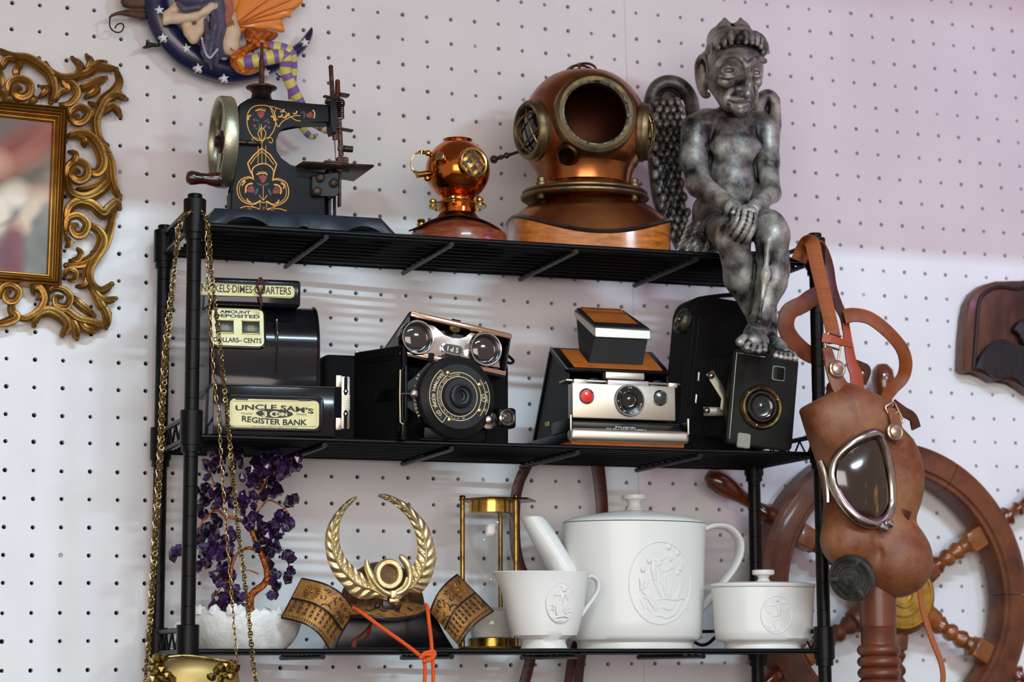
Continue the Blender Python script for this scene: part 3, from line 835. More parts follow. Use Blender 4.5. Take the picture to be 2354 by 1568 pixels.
def big_helmet():
    yaw = R(-9.6)
    base = at(1352, 560, 0.066); F = Frame((base.x, .068, SZ[2]), yaw)
    t = thing('diving_helmet', 'large copper diving helmet with open round front port on an orange wooden stand', 'diving helmet', F)
    c = F.l(1343, 300, 0); Rr = 0.0612
    def sph(az, el, r=Rr): return c + V(math.sin(az) * math.cos(el), -math.cos(az) * math.cos(el), math.sin(el)) * r
    # shell: sphere with an opening for the port, lathed about the port axis
    ax = V(0, -1, .06).normalized()
    mp = facing(c, ax)
    prof = []
    ho = math.asin(.0305 / Rr)
    for k in range(41):
        a = ho + (PI - ho) * k / 40; prof.append((Rr * math.sin(a), Rr * math.cos(a)))
    b = MB(); b.lathe(prof, 72, mp, cap=False)
    sh = b.build('shell', M_COPPER, t)
    for v in sh.data.vertices: v.co.z = min(v.co.z, c.z + .0530)
    md = sh.modifiers.new('thick', 'SOLIDIFY'); md.thickness = .0015; md.offset = -1
    # raised collar towards the port, bronze ring, crusted inner edge
    pz = Rr * math.cos(ho)
    b = MB(); b.lathe([(.0400, pz - .0085), (.0395, pz + .000), (.0385, pz + .005), (.0350, pz + .0072), (.0315, pz + .006), (.0303, pz + .002), (.0300, pz - .006)], 72, mp, cap=False)
    b.build('port_ring', M_BRONZE, t)
    b = MB(); b.lathe([(.0318, pz + .0062), (.0310, pz + .0070), (.0300, pz + .0052), (.0298, pz + .002)], 72, mp, cap=False); b.build('crusted_edge', M_VERDI, t)
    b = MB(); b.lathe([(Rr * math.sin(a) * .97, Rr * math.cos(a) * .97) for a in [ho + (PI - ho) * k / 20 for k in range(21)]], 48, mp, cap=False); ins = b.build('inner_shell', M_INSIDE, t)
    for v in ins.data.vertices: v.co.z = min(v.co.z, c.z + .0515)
    # side ports with grilles
    def port(az, el, R0, name):
        d = sph(az, el, 1.0) - c; mm = facing(c, d)
        zz = math.sqrt(Rr * Rr - R0 * R0)
        b = MB(); b.lathe([(R0 + .001, zz - .004), (R0 + .001, zz + .006), (R0 - .001, zz + .0085), (R0 - .004, zz + .0085), (R0 - .0055, zz + .006), (R0 - .0055, zz + .001)], 56, mm, cap=False)
        b.lathe([(R0 + .0022, zz - .003), (R0 + .0022, zz + .002), (R0 + .0005, zz + .004)], 56, mm, cap=False)
        p = b.build(name, M_BRONZE, t)
        b = MB(); b.lathe([((R0 - .0045) * k_ / 8 + 1e-4, math.sqrt(Rr ** 2 - ((R0 - .0045) * k_ / 8) ** 2) + .0012) for k_ in range(8, -1, -1)], 40, mm, cap=False); b.build('port_glass', M_GLASSDARK, p)
        for rot_ in (0, PI / 2):
            for off in (-.28, .28):
                b = MB(); pts = []
                for k in range(17):
                    u = -1 + 2 * k / 16; w_ = math.sqrt(max(0, 1 - (off * 1.25) ** 2)) * (R0 - .003)
                    x = u * w_; y = off * R0 * (1.55 - .55 * u * u); zb = zz + .005 + .0065 * (1 - u * u)
                    pts.append(mm @ (Matrix.Rotation(rot_ + .35, 4, 'Z') @ V(x, y, zb)))
                b.tube(pts, .0012, 8); b.build('grille_bar', M_BRONZE, p)
        return p
    port(R(-71), R(-6), .0272, 'side_port'); port(R(72), R(-4), .0262, 'side_port')
    # top port seen edge on
    mm = Matrix.Translation(c)
    zz = .0525
    b = MB(); b.lathe([(.0275, zz - .003), (.0262, zz - .001), (.0272, zz), (.0272, zz + .0018), (.024, zz + .0026), (.018, zz + .0026)], 48, mm, cap=False); tp = b.build('top_port', M_COPPER, t)
    for az in (.3, 1.35, 2.4):
        b = MB(); b.tube([mm @ (Matrix.Rotation(az, 4, 'Z') @ V(.0165 * math.cos(a), .004, zz + .003 + .0095 * math.sin(a))) for a in [PI * k / 14 for k in range(15)]], .0013, 8); b.build('grille_bar', M_BRONZE, tp)
    # inlet elbow at lower left of port and small fittings
    e0 = sph(R(-28), R(-33)); d = (e0 - c).normalized()
    b = MB(); b.lathe([(.0115, -.006), (.0110, .004), (.0085, .0065), (.007, .0065), (.006, .002)], 28, facing(e0, d)); b.build('air_inlet', mat('dark_copper_fitting', '5e3522', .4, 1.0, col2='30201a', scale=80), t)
    vrod0 = F.l(1183, 352, .02); vrod1 = F.l(1130, 368, .035)
    b = MB(); b.tube([vrod0 + (vrod0 - vrod1) * .6, vrod0, vrod1], [.0016, .0016, .0022], 10)
    for k, r_ in ((.35, .0032), (.6, .0026), (.9, .0042)): b.ball(vrod0.lerp(vrod1, k), r_, 10)
    b.build('valve_spindle', M_GASKET, t)
    # neck
    zf = F.l(1360, 452, 0).z     # flange level on the axis
    b = MB()
    b.lathe([(.0500, c.z - .034), (.0455, c.z - .043), (.0438, zf + .010), (.0465, zf + .006), (.0475, zf + .001)], 56, Matrix.Translation(V(c.x, c.y, 0)), cap=False)
    b.build('neck', M_COPPER, t)
    # flange: two stacked rounded plates with bolts
    fx = c.x
    def flange(z, r, h, name):
        b = MB(); b.lathe([(r * .70, z), (r, z), (r + .0012, z + h * .3), (r + .0012, z + h * .7), (r, z + h), (r * .70, z + h)], 64, Matrix.Translation(V(fx, c.y, 0)), cap=False, sy=.86); return b.build(name, M_BRONZE, t)
    flange(zf + .0005, .0590, .0036, 'upper_flange'); flange(zf - .0042, .0605, .0040, 'lower_flange')
    for a in (-150, -90 + 52, -118, 40, 140, 90):
        x = fx + .0535 * math.cos(R(a)); y = c.y + .0535 * .86 * math.sin(R(a))
        if a in (-118,): continue
        b = MB(); b.lathe([(.0052, zf + .004), (.0052, zf + .007), (.0042, zf + .0078), (.0042, zf + .0115), (.003, zf + .0125), (.0003, zf + .0128)], 6 if False else 18, Matrix.Translation(V(x, y, 0))); b.lathe([(.003, zf - .0085), (.0036, zf - .0078), (.0036, zf - .004)], 14, Matrix.Translation(V(x, y, 0))); b.build('bolt', M_BRONZE, t)
    # saddle: corselet, gasket and wooden stand share one curved line
    rx, ry = .0765, .056
    cx, cy = F.l(1354, 540, 0).x, c.y
    h0, h1 = .0165, .0360
    ztop = lambda x: h0 + (h1 - h0) * min(1, abs(x / rx)) ** 2.0
    def sup(a, e=.72): 
        ca, sa = math.cos(a), math.sin(a)
        return (math.copysign(abs(ca) ** e, ca), math.copysign(abs(sa) ** e, sa))
    N_ = 96; rings = []
    for i, (f_, dz) in enumerate(((0, 0), (.25, 0), (.5, 0), (.75, 0), (1, 0))):
        ring = []
        for k in range(N_):
            a = 2 * PI * k / N_; u, v = sup(a)
            x, y = rx * u, ry * v
            zr = ztop(x)
            xi, yi = .0430 * math.cos(a), .0430 * .86 * math.sin(a)
            zi = zf - .003
            g = f_
            X = xi + (x - xi) * g; Y = yi + (y - yi) * g
            hgt = zi + (zr - zi) * g ** 1.35
            ring.append(V(cx + X, cy + Y, hgt))
        rings.append(ring)
    rings.insert(1, [a.lerp(b_, .5) + V(0, 0, .0010) for a, b_ in zip(rings[0], rings[1])])
    b = MB(); b.grid(rings, True, False, False); b.build('corselet', M_COPPER, t)
    edge = [V(cx + rx * sup(2 * PI * k / N_)[0], cy + ry * sup(2 * PI * k / N_)[1], ztop(rx * sup(2 * PI * k / N_)[0]) + .0004) for k in range(N_)]
    cen = V(cx, cy, 0)
    inner = [p + (V(cen.x, cen.y, p.z) - p).normalized() * .0085 + V(0, 0, .0026) for p in edge]
    b = MB(); b.grid([[p + V(0, 0, -.0022) for p in edge], [p + (p - V(cen.x, cen.y, p.z)).normalized() * .0022 for p in edge], [p + V(0, 0, .0022) for p in edge], inner], True, False, False); b.build('gasket', M_GASKET, t)
    b = MB(); b.grid([[V(p.x, p.y, 0) for p in edge], [V(p.x, p.y, .002) for p in edge], [p + V(0, 0, -.0015) for p in edge], [V((p.x + cx) / 2, (p.y + cy) / 2, p.z - .0015) for p in edge]], True, True, False)
    b.build('wooden_stand', M_WOOD_OR, t)
    for a in (-90, -90 - 36, -90 + 36, -90 - 62, -90 + 62, -175, -5):
        u, v = sup(R(a)); x, y = (rx - .005) * u, (ry - .005) * v
        p = V(cx + x, cy + y, ztop(x) + .0035)
        b = MB(); b.lathe([(.0034, -.001), (.0034, .0004), (.0022, .0014), (.0002, .0017)], 16, facing(p, V(u * .5, v * .6 if v < 0 else v, 1))); b.build('screw', mat('pale_copper_screw', 'c99a80', .25, 1.0), t)
big_helmet()

def small_helmet():
    yaw = R(-18)
    base = at(1058, 548, .05); F = Frame((base.x, .052, SZ[2]), yaw)
    t = thing('small_diving_helmet', 'small shiny copper diving helmet ornament with brass lattice window on a round wooden base', 'diving helmet', F)
    c = F.l(1052, 392, 0); Rr = .0300
    def sph(az, el, r=Rr): return c + V(math.sin(az) * math.cos(el), -math.cos(az) * math.cos(el), math.sin(el)) * r
    prof = [(Rr * math.cos(a), Rr * math.sin(a)) for a in [R(-62) + R(62 + 66) * k / 30 for k in range(31)]]
    prof = [(.0165, -.0340), (.0152, -.0305), (.0150, -.0283)] + prof[1:] + [(.0125, .0283), (.0140, .0290), (.0128, .0296), (.0112, .0290), (.0108, .0270)]
    b = MB(); b.lathe(prof, 64, Matrix.Translation(c), cap=False); b.build('shell', M_COPPER_BRIGHT, t)
    b = MB(); b.lathe([(.0108, .027), (.0001, .0272)], 32, Matrix.Translation(c), cap=False); b.build('crown_plate', M_GASKET, t)
    d = sph(R(30), R(3), 1) - c; mm = facing(c, d); R0 = .0148; zz = math.sqrt(Rr ** 2 - R0 ** 2)
    b = MB(); b.lathe([(R0, zz - .003), (R0, zz + .0035), (R0 - .001, zz + .0048), (R0 - .0025, zz + .0045), (R0 - .003, zz + .003)], 48, mm, cap=False); p = b.build('window_ring', M_BRASS, t)
    b = MB(); b.lathe([((R0 - .002) * k_ / 8 + 1e-4, math.sqrt(Rr ** 2 - ((R0 - .002) * k_ / 8) ** 2) + .0008) for k_ in range(8, -1, -1)], 40, mm, cap=False); b.build('window_glass', mat('grey_port_glass', '3a3f48', .15, coat=.5), p)
    for rot_ in (R(42), R(42 + 90)):
        for off in (-.52, 0.0, .52):
            w_ = math.sqrt(1 - off * off) * (R0 - .002)
            b = MB(); q_ = [V(w_ * (k_ / 5 - 1), off * R0, math.sqrt(Rr ** 2 - (w_ * (k_ / 5 - 1)) ** 2 - (off * R0) ** 2) + .0014) for k_ in range(11)]; m4 = mm @ Matrix.Rotation(rot_, 4, 'Z'); b.ribbon([m4 @ x_ for x_ in q_], .0032, .0009, mm.to_3x3() @ V(0, 0, 1)); b.build('lattice_bar', M_BRASS, p)
    # handle at left made of a bent brass strap between two rivets
    hp = [F.l(x, y, -.006) for x, y in ((982, 352), (966, 350), (951, 357), (944, 375), (950, 393), (968, 400), (984, 408))]
    b = MB(); b.ribbon(vcurve(hp, 6), .0042, .0009, [V(-.3, 0, .6)] * 2 + [V(-1, -.2, 0)] * (len(vcurve(hp, 6)) - 2)); h = b.build('strap_handle', M_BRASS, t)
    for x, y in ((984, 352), (982, 410)):
        b = MB(); b.ball(F.l(x, y, -.009), (.0030, .0022, .0030), 14); b.build('rivet', M_BRASS, h)
    b = MB(); a0 = F.l(990, 398, -.008); a1 = F.l(958, 402, -.014); b.lathe([(.0030, 0), (.0030, (a1 - a0).length)], 16, facing(a0, a1 - a0)); b.build('inlet_tube', M_BRASS, t)
    k0 = sph(R(-26), R(10)); b = MB(); b.lathe([(.0026, 0), (.0026, .0035), (.0042, .0038), (.0042, .0068), (.0036, .0074), (.0004, .0076)], 18, facing(k0, k0 - c)); b.build('front_knob', mat('pale_brass', 'b3a06a', .35, 1.0), t)
    # neck, flange, bolts
    zn = c.z - .034
    b = MB(); b.lathe([(.0168, zn), (.0168, zn + .003), (.0158, zn + .005)], 48, Matrix.Translation(V(c.x, c.y, 0)), cap=False)
    b.lathe([(.0165, zn - .008), (.0165, zn)], 48, Matrix.Translation(V(c.x, c.y, 0)), cap=False); b.build('neck', M_COPPER_BRIGHT, t)
    b = MB(); b.lathe([(.0001, zn - .0006), (.0270, zn - .0006), (.0272, zn), (.0270, zn + .0005), (.0001, zn + .0005)], 48, Matrix.Translation(V(c.x, c.y, 0)), cap=False); b.build('flange', M_BRASS, t)
    for a in (-168, -100, -30, 40, 140):
        p = V(c.x + .0235 * math.cos(R(a)), c.y + .0235 * math.sin(R(a)), zn)
        b = MB(); b.lathe([(.0035, -.0014), (.0035, .0012), (.0022, .0018), (.0034, .0028), (.0036, .0044), (.0026, .0056), (.0003, .006)], 18, Matrix.Translation(p)); b.build('bolt', M_BRASS, t)
    # saddle plate and wooden cone
    cx, cy = c.x + .000, c.y
    N_ = 64; rx, ry = .040, .034
    zt = lambda x: .0255 - .0105 * (abs(x) / rx) ** 1.8
    rings = []
    for g in (0, .3, .65, 1):
        rings.append([V(cx + (.0165 + (rx - .0165) * g) * math.cos(a), cy + (.0165 + (ry - .0165) * g) * math.sin(a), (zn - .007) * (1 - g ** .6) + zt(rx * math.cos(a)) * g ** .6) for a in [2 * PI * k / N_ for k in range(N_)]])
    b = MB(); b.grid(rings, True, False, False); b.build('corselet', M_COPPER, t)
    e = rings[-1]
    b = MB(); b.grid([[p + V(0, 0, -.0008) for p in e], [p + V((p.x - cx) * .05, (p.y - cy) * .05, 0) for p in e], [p + V(0, 0, .0008) for p in e], [cen_ + V(0, 0, .001) for cen_ in [V(cx + (p.x - cx) * .9, cy + (p.y - cy) * .9, p.z) for p in e]]], True, False, False); b.build('saddle_edge', M_GASKET, t)
    # thin spike plate sticking out at left with knob
    s0 = F.l(940, 531, -.012); s1 = F.l(1008, 509, -.018)
    b = MB(); b.ribbon([s0, s0.lerp(s1, .5), s1], [.002, .010, .014], .0008, V(.3, 0, 1)); b.build('flange_tab', M_GASKET, t)
    b = MB(); q = F.l(968, 519, -.015); b.lathe([(.0040, 0), (.0040, .0018), (.0026, .0022), (.0032, .003), (.0040, .0044), (.003, .006), (.0004, .0064)], 18, Matrix.Translation(q)); b.build('bolt', M_BRASS, t)
    b = MB(); b.lathe([(.0445, 0), (.0445, .0125), (.0440, .0132), (.0405, .0134), (.0380, .0150), (.034, .0190), (.022, .0255), (.001, .027)], 64, Matrix.Translation(V(cx + .001, cy, 0))); b.build('wooden_base', M_WOOD_RED, t)
small_helmet()
# ================================================================ helpers for print on flat faces
def fit_text(mb, body, A, B, h, normal=V(0, -1, 0), bold=0.0, extrude=0.00008, arc=0.0, lift=0.0001):
    me = text_mesh(body, 1.0, 0.0, 1.0, bold * 1.6)
    xs = [v.co.x for v in me.vertices]; ys = [v.co.y for v in me.vertices]
    x0, x1, y0, y1 = min(xs), max(xs), min(ys), max(ys)
    A, B = Vector(A), Vector(B); L = (B - A).length; X = (B - A).normalized(); Z = normal.normalized(); Y = Z.cross(X)
    mid = (A + B) / 2
    for v in me.vertices:
        u = (v.co.x - (x0 + x1) / 2) / (x1 - x0) * L; w = (v.co.y - (y0 + y1) / 2) / (y1 - y0) * h
        w += arc * (1 - (2 * u / L) ** 2)
        v.co = mid + X * u + Y * w + Z * lift
    n0 = len(mb.bm.faces); mb.bm.from_mesh(me); mb.bm.faces.ensure_lookup_table()
    for f in mb.bm.faces[n0:]: f.material_index = mb.mi; f.smooth = False
    bpy.data.meshes.remove(me)
def lay(F, dy, mb, body, p0, p1, hpx, **k):
    a, b_ = F.l(*p0, dy), F.l(*p1, dy)
    h = abs(F.l(p0[0], p0[1] - hpx, dy).z - a.z)
    fit_text(mb, body, a, b_, h, **k)
def outline(F, dy, mb, pts, w, closed=True):
    """thin printed line lying on plane dy"""
    q = [F.l(x, y, dy - .0001) for x, y in pts]
    mb.tube(q, w, 4, closed=closed, flat=(1, .3), up=V(0, 1, 0))
M_LACQ = mat('black_lacquered_tin', '0e0d12', 0.16, 0.0, col2='141319', scale=30, coat=.25, spec=.25)
M_CREAM = mat('cream_printed_tin', 'd9d49a', 0.32, 0.0, col2='c9c184', scale=25)
M_INK = mat('black_print', '15120f', .5)
M_LEATHER = mat('black_leatherette', '0b0b0b', 0.62, bump=.7, bscale=1400, spec=.15)
M_CHROME = mat('bright_chrome', 'c9c9cc', 0.14, 1.0)
M_NICKEL = mat('brushed_nickel', 'b3a999', 0.36, 1.0, bump=.1, bscale=900, stretch=(.1, 1, 1))
M_SATIN = mat('satin_silver', 'c8beac', 0.42, .9)
M_LENS = mat('dark_lens_glass', '08080a', .05, coat=.6)
M_BLKMET = mat('black_painted_metal', '08080a', .35, spec=.2)
M_PALEINK = mat('cream_engraving', 'd8c59a', .5)
# ================================================================ coin bank
def bank():
    yaw = R(-4)
    o = at(640, 1003, -.002); F = Frame((o.x, -.002, SZ[1]), yaw)
    t = thing('register_bank', 'black tin toy cash register coin bank with cream lettered plates behind the front left post', 'coin bank', F)
    x0, x1 = F.l(489, 950, 0).x, F.l(770, 950, 0).x
    zt = F.l(600, 887, 0).z
    D = .118
    b = MB(); b.box(((x0 + x1) / 2, D / 2, zt / 2), (x1 - x0, D, zt), None, .0012, 2); base = b.build('lower_case', M_LACQ, t)
    b = MB(); b.box(((x0 + x1) / 2, D / 2, zt + .0004), (x1 - x0 + .0012, D, .0014), None, .0005, 1); b.build('case_rim', M_LACQ, base)
    # upper case: curved front, extruded along x
    ux0, ux1 = F.l(482, 800, .006).x, F.l(734, 800, .006).x
    y_ = .006
    ztop = F.l(600, 702, .03).z
    zs = F.l(560, 797, .006).z
    prof = [(y_, zt), (y_ - .001, zt + .006), (y_, zt + .012), (y_, zs)]
    for k in range(1, 13):
        a = (PI / 2) * k / 12; prof.append((y_ + .034 * (1 - math.cos(a)), zs + (ztop - zs) * math.sin(a)))
    prof += [(D * .95, ztop), (D * .95, zt)]
    def extr(xa, xb, pr, name, m, par, bev=.0008):
        b = MB(); Mx = Matrix(((0, 1, 0, 0), (1, 0, 0, 0), (0, 0, 1, 0), (0, 0, 0, 1)))
        b.prism([(p[0], p[1]) for p in pr], xa, xb, bev, 2, mtx=Mx, smooth=True); o_ = b.build(name, m, par)
        for p in o_.data.polygons:
            if abs(p.normal.x) > .9: p.use_smooth = False
        return o_
    xs = F.l(636, 780, .006).x
    up = extr(ux0, ux1, prof, 'upper_case', M_LACQ, t)
    b = MB(); b.box((xs, y_ + .0014, (zs + ztop) / 2 - .012), (.0030, .004, ztop - zs - .006), None, .0008); 
    b.tube([V(xs, p[0] - .0002, p[1]) for p in prof[2:16]], .0011, 6); b.build('slot_ridge', M_LACQ, up)
    rim = [(p[0] - .0008, p[1] + .0006) for p in prof[:16]]
    for xx in (ux0 + .0006, ux1 - .0006):
        b = MB(); b.tube([V(xx, p[0], p[1]) for p in rim], .0012, 6); b.build('rolled_edge', M_LACQ, up)
    # side wing at the back left (coin tubes), rising to the sign
    sx0, sx1 = ux0 - .002, F.l(691, 665, .006).x
    z0s, z1s = F.l(560, 702, .006).z, F.l(560, 640, .006).z
    b = MB(); b.box(((sx0 + sx1) / 2, .004 + .045, (z0s + z1s) / 2), (sx1 - sx0, .09, z1s - z0s), None, .003, 3); sg = b.build('sign_box', M_LACQ, t)
    # lettered plates
    def plate(px, name, dy, r=.004):
        x_, z_ = [F.l(p[0], p[1], dy).x for p in px], [F.l(p[0], p[1], dy).z for p in px]
        return rrect(min(x_), min(z_), max(x_), max(z_), r)
    b = MB(); b.prism(plate([(432, 648), (677, 686)], '', .003, .0035), .0030, .0042, .0003, 1); p1 = b.build('sign_plate', M_CREAM, sg)
    b = MB()
    lay(F, .003, b, 'NICKELS·DIMES·QUARTERS', (463, 663), (669, 671), 21, bold=.012)
    lay(F, .003, b, 'READ DIRECTIONS ON BACK', (512, 645.5), (618, 648), 4, bold=.01)
    for ww, qq in ((.00022, [(436, 651.5), (674, 657), (673, 683), (436, 680)]),): outline(F, .003, b, qq, ww)
    b.build('lettering', M_INK, p1, kind='stuff')
    # amount plate on the slanting front
    nrm = V(0, -1, .10).normalized()
    zA0, zA1 = F.l(550, 797, .0065).z, F.l(550, 707, .012).z
    xa, xb = F.l(487, 760, .006).x, F.l(607, 760, .006).x
    tilt = Matrix.Translation(V((xa + xb) / 2, .0040, zA0)) @ Matrix.Rotation(-.24, 4, 'X')
    hA = zA1 - zA0
    b = MB(); b.prism(rrect(-(xb - xa) / 2 - .002, -.0016, (xb - xa) / 2 + .002, hA + .002, .006), -.0004, .006, .0008, 2, mtx=tilt); b.build('plate_frame', M_LACQ, up)
    b = MB(); b.prism(rrect(-(xb - xa) / 2, 0, (xb - xa) / 2, hA, .005), -.0008, .001, .0002, 1, mtx=tilt); p2 = b.build('amount_plate', M_CREAM, up)
    w_ = xb - xa; T = lambda u, v, y=-.0009: tilt @ V(u * w_ / 2, y, v * hA)
    nn = (tilt.to_3x3() @ V(0, -1, 0))
    b = MB()
    fit_text(b, 'AMOUNT', T(-.68, .90), T(.50, .90), .0030, nn, bold=.02); fit_text(b, 'DEPOSITED', T(-.90, .79), T(.85, .79), .0032, nn, bold=.02)
    fit_text(b, 'DOLLARS– CENTS', T(-.94, .15), T(.90, .15), .0045, nn, bold=.015)
    b.build('lettering', M_INK, p2, kind='stuff')
    for u in (-.5, .5):
        b = MB(); b.box(tilt @ V(u * w_ / 2 + (.0 if u > 0 else .0), -.0009, hA * .50), (w_ * .34, .0006, hA * .33), tilt.to_3x3(), .0002); f_ = b.build('drum_window', mat('window_dark', '2a2b22', .3), p2)
        b = MB()
        for s_ in (-1, 1): b.box(tilt @ V(u * w_ / 2, -.0013, hA * (.50 + s_ * .17)), (w_ * .36, .001, .0011), tilt.to_3x3(), .0003)
        b.build('window_bead', mat('brass_bead', 'b09a58', .35, .8), p2)
        b = MB(); fit_text(b, '00', T(u - .13, .47, -.0013), T(u + .13, .47, -.0013), .0055, nn, bold=.01); b.build('amount_figures', mat('dull_brass_figures', '8e7c48', .5), p2)
    # bottom plate with embossed frame
    b = MB(); b.prism(plate([(519, 905), (744, 995)], '', 0, .006), -.0014, .001, .0012, 3); fr = b.build('embossed_frame', M_LACQ, base)
    b = MB(); b.prism(plate([(528, 916), (733, 987)], '', -.0012, .0045), -.0022, -.001, .0003, 1); p3 = b.build('name_plate', M_CREAM, base)
    b = MB(); DY = -.0022
    outline(F, DY, b, [(533, 922), (727, 922), (727, 981), (533, 979)], .00018)
    lay(F, DY, b, "UNCLE SAM'S", (541, 938), (721, 946), 13, bold=.02, arc=.0020)
    lay(F, DY, b, 'REGISTER BANK', (556, 962), (706, 971), 14, bold=.02, arc=-.0012)
    lay(F, DY, b, 'TRADE', (553, 950.5), (580, 951.5), 4.5); lay(F, DY, b, 'MARK', (681, 952.5), (706, 953.5), 4.5)
    lay(F, DY, b, 'TO OPEN PRESS HERE AT 00.00', (580, 981.5), (684, 984.5), 3.2)
    c = F.l(631, 951, DY); b.prism([(c.x + .0162 * math.cos(a), c.z + .0038 * math.sin(a)) for a in [2 * PI * k / 36 for k in range(36)]], DY - .0002, DY)
    for p in ((545, 916), (690, 918)):
        q = F.l(*p, DY); b.box(q + V(.004, -.0002, -.0004), (.011, .0006, .0015))
    b.build('lettering', M_INK, p3, kind='stuff')
    b = MB(); lay(F, DY - .0003, b, '3', (603, 951.5), (614, 952), 13, bold=.02); lay(F, DY - .0003, b, 'C', (620, 951.5), (640, 952.5), 14, bold=.02); lay(F, DY - .0003, b, 'OIN', (633, 952), (660, 953), 8.5, bold=.03)
    b.build('reversed_lettering', M_CREAM, p3)
    # rusty coin lever in front of the sign
    b = MB(); pts = vcurve([F.l(x, y, -.0035) for x, y in ((599, 638), (592, 650), (592, 662), (598, 676), (602, 702))], 6); b.tube(pts, .00105, 8)
    pts = vcurve([F.l(x, y, -.0035) for x, y in ((599, 638), (606, 650), (606, 662), (601, 676))], 6); b.tube(pts, .00105, 8)
    q = F.l(602, 700, -.0035); b.tube([q, q + V(0, .010, -.003)], .0011, 8)
    b.build('coin_lever', mat('dark_rust', '3a1a14', .6, .3, col2='54241a', scale=300), t)
bank()

# ================================================================ folding camera on the left, bed open
def camera_left():
    yaw = 0.0
    o = at(960, 1008, .02); F = Frame((o.x, .05, SZ[1]), yaw)
    t = thing('folding_camera', 'black folding plate camera with round gold-lettered shutter, beside the coin bank', 'camera', F)
    xl, xr = F.l(744, 900, 0).x, F.l(1172, 900, 0).x; H = F.l(800, 815, 0).z
    b = MB(); b.box(((xl + xr) / 2, .020, H / 2), (xr - xl, .040, H), None, .006, 3); body = b.build('body', M_LEATHER, t)
    # right end: strap lug and winding key
    b = MB(); b.tube(vcurve([F.l(x, y, .0) for x, y in ((1150, 800), (1165, 815), (1180, 830), (1170, 835), (1155, 822))], 5), .0014, 6); b.build('carrying_strap', M_LEATHER, body)
    # latch plates
    la = F.l(794, 926, -.0006)
    zt_, zb_ = F.l(795, 866, 0).z, F.l(795, 987, 0).z
    b = MB(); b.box((la.x, -.0008, (zt_ + zb_) / 2), (.0080, .0016, zt_ - zb_), None, .0006); lt = b.build('latch_plate', M_NICKEL, body)
    for k, s_ in ((.18, 1), (.82, -1)):
        z = zb_ + (zt_ - zb_) * (1 - k)
        b = MB(); b.prism(rrect(la.x - .0016, z - .0085, la.x + .0016, z + .0085, .0015), -.0018, -.0014); b.build('latch_slot', M_VOID, lt)
        b = MB(); b.ball((la.x, -.002, z - .005 * s_), (.0022, .0014, .0022), 12); b.build('rivet', M_CHROME, lt)
        b = MB(); b.box((la.x - .0062, -.0006, z + .004 * s_), (.0055, .0012, .011), None, .0004); b.build('latch_tab', M_NICKEL, lt)
    for k in range(9):
        b = MB(); b.box((la.x, -.0018, (zt_ + zb_) / 2 - .006 + .0015 * k), (.0076, .0008, .0007)); b.build('grip_rib', M_NICKEL, lt)
    # the drop bed, swung out to the left
    p0 = F.onz(822, 1008, .0); a = V(F.l(818, 900, 0).x, 0, 0); bb = V(a.x + .028, -.058, 0)
    Hd = H + .002
    dr = (bb - a).normalized(); nrm = V(dr.y, -dr.x, 0)
    bm_ = Matrix(((dr.x, nrm.x, 0, a.x), (dr.y, nrm.y, 0, a.y), (0, 0, 1, 0), (0, 0, 0, 1)))
    L = (bb - a).length
    b = MB(); b.box((L / 2, 0, Hd / 2 + .0005), (L, .0045, Hd - .001), None, .0012, 2); bed = b.build('bed', M_LEATHER, t, mtx=None); bed.matrix_local = bm_
    b = MB(); b.box((L * .66, .0024, Hd * .48), (L * .42, .0006, .0085), None, .0002); b.box((L * .66, .0020, Hd * .48), (L * .46, .0006, .011), None, .0002)
    cp = b.build('embossed_label', M_BLKMET, bed)
    for u, v in ((.28, .78),): 
        b = MB(); b.ball((L * u, .0024, Hd * v), (.0016, .0008, .0016), 10); b.build('stud', M_BLKMET, bed)
    b = MB()
    for z in (.86, .90): b.box((L * .5, .0024, Hd * z), (L * .7, .0005, .0006))
    b.build('embossed_line', M_BLKMET, bed)
    b = MB(); b.box((L + .001, 0, Hd / 2), (.0035, .0060, Hd * 1.02), None, .0012); b.build('bed_edge', M_BLKMET, bed)
    # lens standard, turned a little to the right
    LF = Frame((F.o.x + F.l(1045, 915, -.055).x, F.o.y - .055, SZ[1]), R(8))
    s = bpy.data.objects.new('lens_standard_mount', None)
    rootinv = Matrix.Translation(F.o).inverted()
    ml = rootinv @ Matrix.Translation(LF.o) @ LF.rot.to_4x4()
    def P(px, py, dy=0.0): return LF.l(px, py, dy)
    bpy.data.objects.remove(s)
    def put(b, name, m, par, **k):
        o_ = b.build(name, m, par, **k)
        if par is t: o_.matrix_local = ml
        return o_
    c = P(1046, 914); rad = (P(1046, 820).z - P(1046, 1010).z) / 2
    Mf = Matrix.Translation(V(c.x, 0, c.z)) @ Matrix.Rotation(PI / 2, 4, 'X')
    # board silhouette
    pts = [(1100, 825), (1118, 845), (1120, 925), (1128, 950), (1150, 955), (1165, 985), (1150, 995), (1120, 975), (1095, 985)]
    bd = [P(x, y) for x, y in [(937, 878), (955, 868), (975, 845), (990, 832), (1000, 818), (1040, 815), (1112, 840), (1117, 850), (1121, 925), (1128, 945), (1135, 985), (1110, 978), (1080, 990), (1030, 990), (985, 970), (960, 950), (937, 935)]]
    b = MB(); b.prism([(p.x, p.z) for p in bd][::-1], .002, .0045, .0006, 1); brd = put(b, 'lens_board', mat('dark_shutter_enamel', '191a1a', .38, spec=.4), t)
    b = MB(); b.lathe([(rad * .98, -.003), (rad, -.001), (rad, .0035), (rad * .96, .0055), (rad * .80, .0075), (rad * .78, .0085), (.0001, .0085)], 64, Mf, cap=False); shu = b.build('shutter', mat('dark_shutter_enamel', '191a1a', .38), brd)
    lz = .0085
